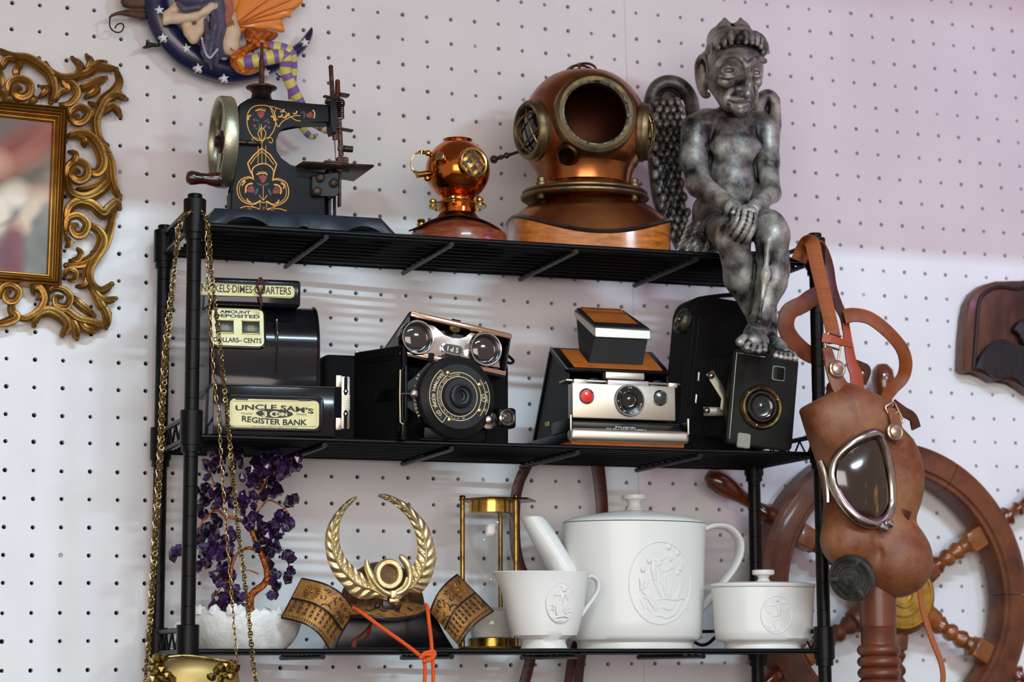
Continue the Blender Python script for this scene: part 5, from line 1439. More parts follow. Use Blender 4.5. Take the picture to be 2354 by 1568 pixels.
def creamer():
    Y = .034; o = at(1250, 1490, Y); F = Frame((o.x, Y, SZ[0]), 0); P = F.l
    t = thing('cream_jug', 'white porcelain cream jug with flared lip and oval cherub medallion in front of the teapot', 'jug', F)
    zr, zb, zf = P(1240, 1317).z, P(1240, 1462).z, 0
    # x extents at heights
    prof = [(1130, 1352, 1317), (1139, 1350, 1326), (1149, 1347, 1345), (1157, 1344, 1365), (1164, 1340, 1395), (1170, 1333, 1425), (1176, 1327, 1450), (1179, 1323, 1461)]
    rings = []
    def row(xl, xr, z, k=1.0, ryk=.030):
        cx, rx = (xl + xr) / 2, (xr - xl) / 2
        return [V(cx + rx * math.cos(a), ryk * k * math.sin(a), z) for a in [2 * PI * j / 56 for j in range(56)]]
    for i, (a_, b_, y) in enumerate(prof): rings.append(row(P(a_, y).x, P(b_, y).x, P(1240, y).z, 1 - .02 * i))
    fx0, fx1 = P(1203, 1470).x, P(1298, 1470).x
    low = [row(fx0, fx1, zb - .0035, .72), row(fx0 + .0002, fx1 - .0002, .005, .70), row(P(1200, 1488).x, P(1301, 1488).x, .0004, .74), row(P(1202, 1488).x, P(1299, 1488).x, 0, .72)]
    inner = [row(P(a_, y).x + .0022, P(b_, y).x - .0022, P(1240, y).z, .93 - .02 * i) for i, (a_, b_, y) in enumerate(prof)]
    lip = [[p + V(0, 0, .0008) for p in row(P(1131, 1317).x + .0006, P(1351, 1317).x - .0006, zr, .98)]]
    b = MB(); b.grid(inner[::-1] + lip + rings + low, True, True, True); body = b.build('body', M_PORC, t)
    strap_loop([P(1343, 1332, 0), P(1358, 1325, 0), P(1373, 1336, 0), P(1374, 1356, 0), P(1362, 1378, 0), P(1348, 1397, 0), P(1334, 1417, 0)], .0085, .0042, 'handle', t, V(0, 1, 0))
    cx = (P(1164, 1385).x + P(1340, 1385).x) / 2; rx = (P(1340, 1385).x - P(1164, 1385).x) / 2
    C = cropf(1220, 1290, 4.27)
    st = [(.0020, C([(330, 278)])[0])] + [(.0009 + .0002 * k, C([(300 + 14 * k, 245 + 6 * k)])[0]) for k in range(4)]
    def S(r, *p): return (r, *C(p))
    st += [S(.0022, (320, 320), (312, 350), (300, 395)), S(.0010, (310, 320), (270, 328), (245, 330), (265, 290), (290, 275)), S(.0010, (340, 325), (362, 350), (365, 380)), S(.0008, (365, 325), (392, 275)),
           S(.0017, (300, 395), (270, 440), (262, 490), (268, 530)), S(.0015, (305, 400), (298, 450), (290, 500), (285, 540)), S(.0012, (215, 560), (270, 545), (330, 535), (370, 550)), S(.0011, (225, 575), (300, 580), (355, 575)),
           S(.0005, (190, 440), (215, 430), (235, 460)), S(.0005, (195, 480), (215, 465), (232, 490)), S(.0006, (330, 500), (350, 450), (380, 415)), S(.0006, (340, 510), (365, 470), (395, 455)), S(.0006, (350, 520), (375, 495), (392, 500))]
    medallion(F, cx, 0, rx, .0285, (1288, 1385), (32, 46), st, body, 1.0)
creamer()
def teapot():
    Y = .094; o = at(1460, 1486, Y); F = Frame((o.x, Y, SZ[0]), 0); P = F.l
    t = thing('teapot', 'large white porcelain teapot with domed lid and big oval medallion of dancing figures', 'teapot', F)
    def row(pa, pb, py, ry=.050, z=None):
        xl, xr = P(pa, py).x, P(pb, py).x; cx, rx = (xl + xr) / 2, (xr - xl) / 2
        z = P(1460, py).z if z is None else z
        return [V(cx + rx * math.cos(a), ry * math.sin(a), z) for a in [2 * PI * j / 72 for j in range(72)]]
    rings = [row(1298, 1617, 1205), row(1299, 1616, 1212), row(1300, 1615, 1240), row(1303, 1613, 1290), row(1307, 1611, 1360), row(1311, 1608, 1430), row(1314, 1606, 1462), row(1318, 1602, 1471, .048), row(1328, 1592, 1474, .046), row(1332, 1588, 1478, .044), row(1332, 1588, 1486, .044, 0)]
    b = MB(); b.grid(rings, True, True, True); body = b.build('body', M_PORC, t)
    lid = [row(1299, 1616, 1203, .0500), row(1303, 1612, 1199, .0492), row(1322, 1590, 1192, .044), row(1360, 1555, 1184, .034), row(1400, 1515, 1178, .020), row(1430, 1486, 1174, .010)]
    b = MB(); b.grid(lid, True, True, True)
    cx = P(1458, 1180).x; z0 = P(1458, 1180).z; zt = P(1458, 1137).z
    ld = b.build('lid', M_PORC, t)
    b = MB(); b.lathe([(.0120, z0), (.0100, z0 + .0022), (.0068, z0 + .006), (.0058, z0 + .0090), (.0075, zt - .0060), (.0112, zt - .0046), (.0117, zt - .003), (.0114, zt - .0006), (.008, zt), (.0001, zt - .0003)], 40, Matrix.Translation(V(cx, 0, 0))); b.build('knob', M_PORC, ld)
    # spout: hollow oval tube narrowing upward, cut level at the mouth
    sp = [((1256, 1330), (1350, 1330)), ((1262, 1312), (1327, 1312)), ((1247, 1285), (1311, 1287)), ((1232, 1258), (1297, 1262)), ((1219, 1234), (1281, 1234)), ((1207, 1210), (1265, 1210)), ((1196, 1188), (1250, 1188))]
    rings = []
    for i, (a_, b_) in enumerate(sp):
        A, B = P(*a_), P(*b_); c = (A + B) / 2; u = (B - A) / 2
        rings.append([c + u * math.cos(k * PI / 14) + V(0, (.019 - .0016 * i) * math.sin(k * PI / 14), 0) for k in range(28)])
    ins = [[c + (p - c) * .82 for p in r for c in [sum(r, V(0, 0, 0)) / len(r)]] for r in rings[::-1][:4]]
    b = MB(); b.grid(rings + ins, True, True, True); b.build('spout', M_PORC, t)
    strap_loop([P(1606, 1222), P(1640, 1209), P(1675, 1214), P(1698, 1240), P(1700, 1272), P(1685, 1308), P(1655, 1348), P(1625, 1385), P(1606, 1405)], .017, .0062, 'handle', t, V(0, 1, 0))
    C = cropf(1420, 1220, 7.127)
    def S(r, *p): return (r, *C(p))
    st = [S(.0020, (835, 270)), S(.0020, (520, 495)), S(.0019, (415, 640)), S(.0018, (675, 540)), S(.0018, (975, 370)), S(.0017, (985, 690)),
          S(.0011, (820, 395), (740, 465), (660, 485), (590, 480)), S(.0022, (870, 380), (880, 440), (870, 500)), S(.0012, (910, 400), (920, 500), (880, 590), (820, 640), (740, 670)),
          S(.0022, (600, 500), (580, 600), (600, 720), (610, 820)), S(.0014, (600, 820), (650, 920), (690, 1020), (720, 1090)), S(.0012, (640, 560), (690, 620), (720, 740), (690, 860)),
          S(.0022, (380, 760), (400, 850), (390, 980)), S(.0011, (360, 780), (400, 900), (440, 930), (500, 830), (545, 780)), S(.0018, (400, 990), (480, 1040), (560, 1130), (640, 1290)), S(.0015, (420, 1080), (500, 1110), (560, 1200), (620, 1300)),
          S(.0022, (1010, 480), (1040, 560), (1020, 650)), S(.0012, (960, 500), (930, 580), (900, 620)), S(.0018, (1000, 720), (1040, 850), (1020, 960)), S(.0018, (1030, 950), (990, 1040), (940, 1130)), S(.0014, (940, 1140), (1000, 1110), (1100, 1110)),
          S(.0010, (640, 1130), (760, 1110), (860, 1120), (940, 1150)), S(.0013, (940, 1160), (900, 1240), (850, 1290), (730, 1250)), S(.0014, (1040, 1140), (1000, 1240), (940, 1350), (860, 1400), (770, 1430)), S(.0010, (620, 1390), (700, 1390), (760, 1420)),
          S(.0016, (790, 700), (760, 850), (780, 1000), (800, 1080)), S(.0014, (870, 700), (880, 850), (850, 1000), (870, 1100)), S(.0009, (470, 1100), (490, 1250), (550, 1340)), S(.0009, (360, 1100), (400, 1180), (440, 1280)),
          S(.0007, (560, 340), (600, 350)), S(.0007, (575, 320), (590, 365))]
    cx = (P(1307, 1340).x + P(1611, 1340).x) / 2; rx = (P(1611, 1340).x - P(1307, 1340).x) / 2
    medallion(F, cx, 0, rx, .0500, (1517, 1340), (71, 95), st, body, 1.3)
teapot()
def sugar():
    Y = .044; o = at(1755, 1488, Y); F = Frame((o.x, Y, SZ[0]), 0); P = F.l
    t = thing('sugar_bowl', 'small white porcelain sugar bowl with flat lid and archer medallion beside the right front post', 'sugar bowl', F)
    def row(pa, pb, py, ry=.036, z=None):
        xl, xr = P(pa, py).x, P(pb, py).x; cx, rx = (xl + xr) / 2, (xr - xl) / 2
        z = P(1755, py).z if z is None else z
        return [V(cx + rx * math.cos(a), ry * math.sin(a), z) for a in [2 * PI * j / 64 for j in range(64)]]
    rings = [row(1640, 1867, 1352), row(1641, 1866, 1358), row(1645, 1864, 1400), row(1648, 1861, 1450), row(1650, 1859, 1468), row(1655, 1852, 1474, .034), row(1668, 1838, 1477, .031), row(1672, 1834, 1482, .030), row(1670, 1836, 1487, .031, 0)]
    b = MB(); b.grid(rings, True, True, True); body = b.build('body', M_PORC, t)
    lid = [row(1640, 1867, 1351, .0365), row(1638, 1869, 1347, .0372), row(1639, 1868, 1343, .0370), row(1650, 1858, 1341, .034), row(1700, 1800, 1338, .016)]
    b = MB(); b.grid(lid, True, True, True); ld = b.build('lid', M_PORC, t)
    cx = P(1755, 1335).x; z0 = P(1755, 1340).z; zt = P(1755, 1310).z
    b = MB(); b.lathe([(.0085, z0), (.0062, z0 + .002), (.0048, z0 + .0045), (.006, zt - .0056), (.0102, zt - .0046), (.0106, zt - .0026), (.0104, zt - .0004), (.007, zt), (.0001, zt)], 36, Matrix.Translation(V(cx, 0, 0))); b.build('knob', M_PORC, ld)
    C = cropf(1720, 1340, 5.6)
    def S(r, *p): return (r, *C(p))
    st = [S(.0018, (375, 220)), S(.0008, (205, 305), (290, 290), (370, 290)), S(.0007, (205, 305), (250, 370), (310, 400)), S(.0007, (205, 305), (240, 250), (310, 210)), S(.0009, (380, 280), (450, 260), (540, 280), (500, 330), (450, 360)),
          S(.0020, (385, 300), (400, 360), (390, 420)), S(.0016, (320, 440), (350, 415), (380, 425)), S(.0014, (400, 430), (415, 500), (410, 560), (380, 610)), S(.0012, (370, 450), (330, 500), (340, 550), (360, 600)), S(.0008, (220, 530), (260, 560), (300, 590)), S(.0008, (240, 590), (320, 610), (420, 620))]
    cx = (P(1645, 1412).x + P(1863, 1412).x) / 2; rx = (P(1863, 1412).x - P(1645, 1412).x) / 2
    medallion(F, cx, 0, rx, .0360, (1785, 1413), (36, 43), st, body, 1.0)
sugar()
# ================================================================ hourglass
def thin_glass():
    m = bpy.data.materials.new('thin_clear_glass'); m.use_nodes = True; nt = m.node_tree; N = nt.nodes; L = nt.links
    N.remove(N['Principled BSDF']); tr = N.new('ShaderNodeBsdfTransparent'); tr.inputs[0].default_value = (.95, .96, .96, 1)
    gl = N.new('ShaderNodeBsdfGlossy'); gl.inputs['Roughness'].default_value = .03
    lw = N.new('ShaderNodeLayerWeight'); lw.inputs['Blend'].default_value = .5
    pw = N.new('ShaderNodeMath'); pw.operation = 'POWER'; L.new(lw.outputs['Facing'], pw.inputs[0]); pw.inputs[1].default_value = 4.0
    fr = N.new('ShaderNodeMapRange'); L.new(pw.outputs[0], fr.inputs['Value']); fr.inputs['To Min'].default_value = .05; fr.inputs['To Max'].default_value = .45
    mx = N.new('ShaderNodeMixShader'); L.new(fr.outputs[0], mx.inputs[0]); L.new(tr.outputs[0], mx.inputs[1]); L.new(gl.outputs[0], mx.inputs[2])
    L.new(mx.outputs[0], N['Material Output'].inputs[0]); return m
def hourglass():
    Y = .112; o = at(1128, 1480, Y); F = Frame((o.x, Y, SZ[0]), 0); P = F.l
    t = thing('hourglass', 'brass framed hourglass with white sand between the helmet ornament and the cream jug', 'hourglass', F)
    cx = P(1128, 1300).x; zt = P(1128, 1150).z; zb = P(1128, 1481).z
    zb = .0035
    M_OLD = mat('old_brass', '9a7c3c', .28, 1.0, col2='5a4620', scale=80)
    R_ = .030
    hexp = [(cx + .005 + .036 * math.cos(R(a)), .030 * math.sin(R(a))) for a in (0, 60, 120, 180, 240, 300)]
    def plate(z, h, nm):
        b = MB(); b.prism([(x, y) for x, y in hexp], z, z + h, .0004, 1, mtx=Matrix(((1, 0, 0, 0), (0, 0, 1, 0), (0, 1, 0, 0), (0, 0, 0, 1)))); return b.build(nm, M_OLD, t)
    b = MB(); b.lathe([(.0001, zt - .001), (.038, zt - .001), (.0385, zt), (.038, zt + .0008), (.0001, zt + .0008)], 6, Matrix.Translation(V(cx + .006, 0, 0)) @ Matrix.Rotation(R(30), 4, 'Z') if False else Matrix.Translation(V(cx + .007, 0, 0))); b.build('top_plate', M_OLD, t)
    b = MB(); b.lathe([(.0001, 0), (.038, 0), (.0385, .0012), (.038, .003), (.0001, .003)], 6, Matrix.Translation(V(cx + .007, 0, 0))); b.build('bottom_plate', M_OLD, t)
    for px in (1063, 1186):
        x = P(px, 1300).x; yy = 0.0 if px == 1063 else -.024
        x = P(px, 1300, yy).x
        b = MB(); b.lathe([(.0030, zt + .0005), (.0030, zt + .003), (.0022, zt + .004), (.0001, zt + .0042)], 14, Matrix.Translation(V(x, yy, 0))); b.lathe([(.0023, .002), (.0023, zt)], 14, Matrix.Translation(V(x, yy, 0))); b.build('pillar', M_OLD, t)
    b = MB(); b.lathe([(.0023, .002), (.0023, zt)], 14, Matrix.Translation(V(cx + .018, .025, 0))); b.build('pillar', M_OLD, t)
    b = MB(); b.lathe([(.0001, zt - .001), (.0205, zt - .001), (.0205, zt - .0120), (.0195, zt - .0125), (.0001, zt - .0125)], 40, Matrix.Translation(V(cx, 0, 0))); b.build('upper_cap', M_BRASS, t)
    b = MB(); b.lathe([(.0001, .003), (.0215, .003), (.0215, .0105), (.0205, .011), (.0001, .011)], 40, Matrix.Translation(V(cx, 0, 0))); b.build('lower_cap', M_OLD, t)
    zn = P(1150, 1330).z
    H1 = zt - .0125
    up = [(.0185, H1), (.0208, H1 - .008), (.0212, H1 - .018), (.0195, H1 - .030), (.0150, H1 - .042), (.0085, zn + .008), (.0032, zn + .003), (.0018, zn)]
    dn = [(.0018, zn), (.0032, zn - .004), (.0085, zn - .012), (.0170, zn - .026), (.0215, zn - .038), (.0215, .020), (.0195, .011)]
    prof = [tuple(p) for p in curve(up, 4)] + [tuple(p) for p in curve(dn, 4)][1:]
    b = MB(); b.lathe(prof, 48, Matrix.Translation(V(cx, 0, 0)), cap=False)
    g = b.build('glass_bulbs', thin_glass(), t)
    zs = P(1140, 1397).z
    b = MB(); b.lathe([(.0180, .0115), (.0200, .020), (.0200, zs - .004), (.012, zs), (.0001, zs + .001)], 40, Matrix.Translation(V(cx, 0, 0))); b.build('sand', mat('white_sand', 'dcdcd8', .8), t, kind='stuff')
hourglass()

# ================================================================ samurai helmet ornament
def rope(b, pts, R_, r, pitch, strands=3, seg=6, ss=None):
    """strands twisted about a path"""
    P3 = [Vector(p) for p in pts]; d = [0]
    for i in range(1, len(P3)): d.append(d[-1] + (P3[i] - P3[i - 1]).length)
    L = d[-1]; n = max(8, int(L / pitch * 8)); out = []
    def samp(s_):
        for i in range(1, len(P3)):
            if d[i] >= s_ or i == len(P3) - 1:
                f_ = (s_ - d[i - 1]) / max(d[i] - d[i - 1], 1e-9); return P3[i - 1].lerp(P3[i], f_), (P3[i] - P3[i - 1]).normalized()
    fr = []
    for k in range(n + 1):
        p, t_ = samp(L * k / n); a = V(0, -1, 0); u = (a - t_ * a.dot(t_)).normalized(); fr.append((p, u, t_.cross(u), L * k / n))
    for s_ in range(strands):
        q = []
        for p, u, v, dd in fr:
            an = 2 * PI * (dd / pitch + s_ / strands); q.append(p + (u * math.cos(an) + v * math.sin(an)) * R_)
        b.tube(q, r, seg)
def kabuto():
    Y = .040; o = at(885, 1493, Y); F = Frame((o.x, Y, SZ[0]), 0); P = F.l
    t = thing('samurai_helmet_ornament', 'brown and gold samurai helmet ornament with tall crescent feather crest and orange cord', 'helmet ornament', F)
    M_GOLD = mat('antique_gold', 'd8c796', .36, .9, col2='a5873f', scale=120, lo=.5, hi=.8, bump=.2, bscale=500)
    M_BR = mat('brown_gilt_iron', '9a6f36', .42, .55, col2='5a3f24', scale=90, lo=.48, hi=.7, bump=.6, bscale=380)
    M_DK = mat('dark_edge_lacquer', '2a2226', .3, .3)
    C = cropf(700, 1050, 4.182)
    # black stand
    pl = [F.xz(x, y, .0) for x, y in ((800, 1422), (815, 1405), (990, 1400), (1000, 1425), (1045, 1491), (770, 1491))]
    pl = [(x, max(z, .0003)) for x, z in pl]
    b = MB(); b.prism(pl[::-1], .0, .046, .002, 2); st = b.build('stand', mat('black_lacquer_stand', '0a0a0b', .25, spec=.3), t)
    # helmet bowl with vertical ribs
    c = P(882, 1398, .022); c.x = P(878, 1400, .022).x; w = (P(975, 1380, .022).x - P(787, 1380, .022).x) / 2; h = P(880, 1288, .022).z - P(880, 1395, .022).z
    rings = []
    for i in range(17):
        a = PI / 2 * i / 16
        rings.append([V(c.x + w * math.cos(a) * (1 + .018 * math.cos(28 * k * 2 * PI / 112)) * math.cos(2 * PI * k / 112), c.y + w * .85 * math.cos(a) * (1 + .018 * math.cos(28 * k * 2 * PI / 112)) * math.sin(2 * PI * k / 112), c.z + h * math.sin(a)) for k in range(112)])
    b = MB(); b.grid(rings, True, True, False); b.build('bowl', mat('brown_ribbed_iron', '6b4c2a', .4, .5, col2='3a2a1a', scale=60, bump=.4), t)
    # visor brim: curved band in front
    top = [(790, 1385), (820, 1388), (860, 1382), (905, 1380), (945, 1385), (975, 1392)]; bot = [(800, 1418), (835, 1416), (880, 1422), (920, 1422), (955, 1416), (981, 1405)]
    tc, bc = curve([P(x, y, -.004 - .016 * (1 - ((x - 885) / 110) ** 2)) for x, y in top], 6), curve([P(x, y, -.012 - .022 * (1 - ((x - 885) / 110) ** 2)) for x, y in bot], 6)
    def slab(A, B, th, name, m, par, mid=.0):
        rings = []
        for f_ in (0, .25, .5, .75, 1):
            rings.append([Vector(a).lerp(Vector(b_), f_) + V(0, -mid * math.sin(PI * f_), 0) for a, b_ in zip(A, B)])
        bk = [[p + V(0, th, 0) for p in r] for r in rings[::-1]]
        b = MB(); bm = b.bm; allr = rings + bk
        vr = [[bm.verts.new(p) for p in r] for r in allr]; nn = len(vr)
        for i in range(nn):
            for j in range(len(vr[0]) - 1):
                f_ = bm.faces.new((vr[i][j], vr[i][j + 1], vr[(i + 1) % nn][j + 1], vr[(i + 1) % nn][j])); f_.smooth = i < 4
        for j in (0, -1):
            bm.faces.new([vr[i][j] for i in range(nn)])
        return b.build(name, m, par)
    vz = slab(tc, bc, .004, 'visor', M_BR, t, .002)
    b = MB(); b.tube([Vector(p) + V(0, .001, 0) for p in bc], .0016, 8); b.build('visor_edge', M_DK, vz)
    b = MB()
    for k in range(4): b.tube(vcurve([P(x, y + 2.0 * math.sin(k * 2 + x * .1), -.030 - .004 * (1 - ((x - 885) / 110) ** 2) * 1) + V(0, -.0035, 0) for x, y in [(838 + 32 * k, 1399), (848 + 32 * k, 1404), (860 + 28 * k, 1401)]], 5), .0007, 6)
    b.build('painted_wave', M_DK, vz, kind='stuff')
    q = P(912, 1388, -.029); b = MB(); b.lathe([(.0046, 0), (.0046, .001), (.003, .0028), (.0001, .0033)], 20, Matrix.Translation(q) @ Matrix.Rotation(PI / 2, 4, 'X')); sc_ = b.build('slotted_screw', mat('brown_screw', '6b4a30', .35, .8), t)
    b = MB(); b.box(q + V(0, -.0033, 0), (.0008, .0006, .0075), Matrix.Rotation(.15, 3, 'Y')); b.build('screw_slot', M_DK, sc_)
    q = P(868, 1393, -.028); b = MB(); b.ball(q, (.003, .002, .0024), 12); b.build('boss', M_DK, t)
    q = P(899, 1389, -.027); b = MB(); b.box(q, (.016, .004, .010), None, .001); b.build('crest_socket', M_DK, t)
    # feathers
    outL = [(500, 378), (430, 410), (350, 480), (270, 580), (215, 690), (197, 800), (205, 920), (235, 1040), (300, 1160), (385, 1260), (470, 1340), (570, 1372), (690, 1360), (800, 1390)]
    inL = [(509, 398), (460, 450), (410, 500), (370, 565), (340, 640), (335, 740), (338, 830), (360, 900), (400, 975), (450, 1035), (510, 1090), (575, 1140), (650, 1210), (790, 1330)]
    outR = [(708, 360), (790, 360), (890, 400), (1000, 460), (1100, 560), (1180, 660), (1225, 770), (1255, 880), (1264, 990), (1240, 1110), (1195, 1220), (1140, 1290), (1080, 1315), (1000, 1310), (900, 1390)]
    inR = [(706, 385), (760, 410), (840, 450), (930, 520), (1000, 600), (1050, 700), (1075, 790), (1085, 880), (1080, 950), (1055, 1020), (1020, 1075), (1000, 1130), (1010, 1190), (960, 1250), (880, 1330)]
    YF = -.030
    for nm, O, I, sg in (('left', outL, inL, 1), ('right', outR, inR, -1)):
        o2 = curve(C(O), 8); i2 = curve(C(I), 8); n = min(len(o2), len(i2)); m = 15
        b = MB(); bm = b.bm; V1, V2 = [], []
        for i in range(n):
            r1, r2 = [], []
            for j in range(m):
                u = j / (m - 1); px = o2[i][0] + (i2[i][0] - o2[i][0]) * u; py = o2[i][1] + (i2[i][1] - o2[i][1]) * u
                s_ = abs(u - .5) * 2
                barb = math.sin(i * .85 + s_ * 7.0) * .0009 * min(1, 3 * (1 - s_) + .25) * min(1, s_ * 4)
                bulge = -.0035 * (1 - s_ ** 2) - (.0012 if s_ < .12 else 0)
                taper = min(1, i / 8)
                r1.append(bm.verts.new(P(px, py, YF + (bulge + barb) * taper))); r2.append(bm.verts.new(P(px, py, YF + .0028)))
            V1.append(r1); V2.append(r2)
        for i in range(n - 1):
            for j in range(m - 1):
                f_ = bm.faces.new((V1[i][j], V1[i + 1][j], V1[i + 1][j + 1], V1[i][j + 1])); f_.smooth = True
                bm.faces.new((V2[i][j], V2[i][j + 1], V2[i + 1][j + 1], V2[i + 1][j]))
            for j in (0, m - 1): bm.faces.new((V1[i][j], V2[i][j], V2[i + 1][j], V1[i + 1][j]))
        for i in (0, n - 1):
            for j in range(m - 1): bm.faces.new((V1[i][j], V1[i][j + 1], V2[i][j + 1], V2[i][j]))
        ft = b.build('crest_feather', M_GOLD, t)
        b = MB(); mid = [P((a_[0] + b_[0]) / 2, (a_[1] + b_[1]) / 2, YF - .0044) for a_, b_ in zip(o2, i2)]; b.tube(mid[4:], .0009, 6); b.build('quill', M_GOLD, ft)
    # ring and the U shaped horns around it
    rc = P(892.5, 1320, YF - .004); Mr = Matrix.Translation(rc) @ Matrix.Rotation(PI / 2, 4, 'X') @ Matrix.Diagonal((1, 1.06, 1, 1))
    ro, ri_ = .0126, .0076
    b = MB(); b.lathe([(ri_, -.004), (ri_, .003), (ri_ + .001, .0040), (ro - .001, .0040), (ro, .003), (ro, -.004)], 48, Mr, cap=False); b.build('crest_ring', M_GOLD, t)
    b = MB(); b.lathe([(ri_, .001), (.0001, .001)], 32, Mr, cap=False); b.build('ring_back', mat('brown_ribbed_iron', '6b4c2a', .4), t)
    for pts, rr in (([(595, 985), (605, 1060), (640, 1150), (690, 1230), (770, 1300), (860, 1325), (950, 1290), (1005, 1220), (1015, 1130), (990, 1040), (940, 975), (912, 948)], [.0012, .0030, .0036, .0030, .0026, .0026, .0026, .0028, .0030, .0036, .0030, .0012]),
                    ([(640, 1130), (680, 1220), (740, 1275), (810, 1300), (880, 1290), (950, 1240), (985, 1160)], [.0014] * 7)):
        q = C(pts); b = MB(); pp = vcurve([P(x, y, YF - .0035) for x, y in q], 5); r5 = [rr[min(int(i / 5), len(rr) - 1)] * (1 - (i % 5) / 5) + rr[min(int(i / 5) + 1, len(rr) - 1)] * (i % 5) / 5 for i in range(len(pp))]
        b.tube(pp, r5, 10); b.build('crest_horn', M_GOLD, t)
    q = P(*C([(860, 1325)])[0], YF - .006); b = MB(); b.box(q, (.0058, .003, .0068), None, .0008); b.box(q + V(.001, .003, -.005), (.009, .003, .004), None, .0008); b.build('crest_clasp', M_GOLD, t)
    # side shields: curved plates with a step, rosette and rows of marks
    def shield(c00, c10, c11, c01, bulge, ydep, name_, flip):
        """c00 top-outer, c10 top-inner, c11 bottom-inner, c01 bottom-outer (px); v runs down"""
        nu, nv = 22, 16
        def pos(u, v, out=0.0):
            px = (1 - u) * (1 - v) * c00[0] + u * (1 - v) * c10[0] + u * v * c11[0] + (1 - u) * v * c01[0]
            py = (1 - u) * (1 - v) * c00[1] + u * (1 - v) * c10[1] + u * v * c11[1] + (1 - u) * v * c01[1]
            px += bulge[0] * math.sin(PI * u); py += bulge[1] * math.sin(PI * u)
            return P(px, py, ydep[0] * (1 - u) + ydep[1] * u - .010 * math.sin(PI * u) - out)
        b = MB(); bm = b.bm
        def sheet(v0, v1, o0, th, ns):
            A = [[bm.verts.new(pos(i / nu, v0 + (v1 - v0) * j / ns, o0)) for j in range(ns + 1)] for i in range(nu + 1)]
            B = [[bm.verts.new(pos(i / nu, v0 + (v1 - v0) * j / ns, o0 - th)) for j in range(ns + 1)] for i in range(nu + 1)]
            for i in range(nu):
                for j in range(ns):
                    f_ = bm.faces.new((A[i][j], A[i][j + 1], A[i + 1][j + 1], A[i + 1][j])); f_.smooth = True
                    bm.faces.new((B[i][j], B[i + 1][j], B[i + 1][j + 1], B[i][j + 1]))
                for j in (0, ns): bm.faces.new((A[i][j], A[i + 1][j], B[i + 1][j], B[i][j]))
            for i in (0, nu):
                for j in range(ns): bm.faces.new((A[i][j], B[i][j], B[i][j + 1], A[i][j + 1]))
        sheet(0, .50, .0015, .0045, 5); sheet(.47, 1.0, 0, .0035, 6)
        sh = b.build('side_shield', M_BR, t)
        b = MB(); 
        for v_, o_ in ((.0, .0012), (.5, .0022), (1.0, 0)): b.tube([pos(i / nu, v_, o_) for i in range(nu + 1)], .0009, 6)
        b.tube([pos(0, j / 8, 0) for j in range(9)], .0008, 6)
        b.build('dark_rim', M_DK, sh, kind='stuff')
        u0 = .22
        cc = pos(u0, .25, .002); du = (pos(u0 + .02, .25, .002) - cc).normalized(); dv = (pos(u0, .27, .002) - cc).normalized()
        b = MB(); b.ball(cc, (.0020, .0016, .0020), 10); b.build('rosette_centre', M_BR, sh)
        for k in range(13):
            a = 2 * PI * k / 13; q = cc + du * (.0058 * math.cos(a)) + dv * (.0058 * math.sin(a)); b = MB()
            b.tube([cc + (q - cc) * .55, q, cc + (q - cc) * 1.2], [.0005, .0012, .0010], 8); b.build('rosette_petal', M_BR, sh)
        rnd = random.Random(5)
        b = MB()
        for i in range(9):
            for j in range(3):
                for s_ in (-1, 1):
                    u, v = .08 + .102 * i, .58 + .105 * j
                    b.tube([pos(u - .018 * s_, v - .035, .0002), pos(u + .018 * s_, v + .035, .0002)], .00055, 5)
        for i in range(22): b.tube([pos(.04 + .043 * i, .90, .0001), pos(.04 + .043 * i, .955, .0001)], .0006, 5)
        for k in range(26):
            u, v = rnd.uniform(.42, .95), rnd.uniform(.06, .44); a = rnd.uniform(0, 6.28)
            b.tube([pos(min(.98, u + .03 * math.cos(a + w_ * .8) * w_), min(.46, max(.04, v + .05 * math.sin(a + w_ * .8) * w_)), .0018) for w_ in (0, 1, 2)], .0005, 5)
        b.build('engraved_marks', mat('engraving_dark', '33251c', .6), sh, kind='stuff')
    shield((694, 1330), (815, 1405), (757, 1492), (647, 1420), (14, -14), (-.012, -.020), 'l', 0)
    shield((1051, 1321), (989, 1407), (1055, 1487), (1134, 1405), (-8, -6), (-.006, -.018), 'r', 1)
    # orange cord with a knot, hanging in front of the shelf edge
    M_CORD = mat('orange_silk_cord', 'e0561a', .6, bump=.6, bscale=1500)
    yk = -.052
    for pts in ([P(812, 1397, -.03), P(835, 1411, -.045), P(880, 1445, yk), P(930, 1480, yk), P(972, 1512, yk)], [P(978, 1390, -.03), P(983, 1398, -.045), P(986, 1430, yk), P(991, 1470, yk), P(993, 1502, yk)],
                [P(975, 1514, yk), P(977, 1540, yk), P(975, 1600, yk)], [P(994, 1510, yk), P(996, 1540, yk), P(996, 1600, yk)]):
        b = MB(); rope(b, vcurve(pts, 5), .0009, .00095, .0048, 4, 6); b.build('cord_strand', M_CORD, t, kind='stuff')
    b = MB()
    for pts in ([(965, 1514), (975, 1506), (990, 1505), (997, 1510), (988, 1518), (972, 1520)], [(985, 1500), (994, 1496), (1000, 1503), (994, 1512), (980, 1516)], [(968, 1508), (980, 1500), (996, 1500)]):
        b.tube(vcurve([P(x, y, yk - .002) for x, y in pts], 5), .0017, 8)
    b.build('cord_knot', M_CORD, t)
    for pts in (((862, 1420), (840, 1450), (815, 1470), (808, 1488)), ((855, 1425), (848, 1450), (838, 1470)), ):
        b = MB()
        for k in range(5): b.tube(vcurve([P(x + k * 2.2 * i / 3, y, -.0012) for i, (x, y) in enumerate(pts)], 4), .0006, 5)
        b.build('red_tassel', mat('dark_red_tassel', '6a1c10', .7), t, kind='stuff')
kabuto()

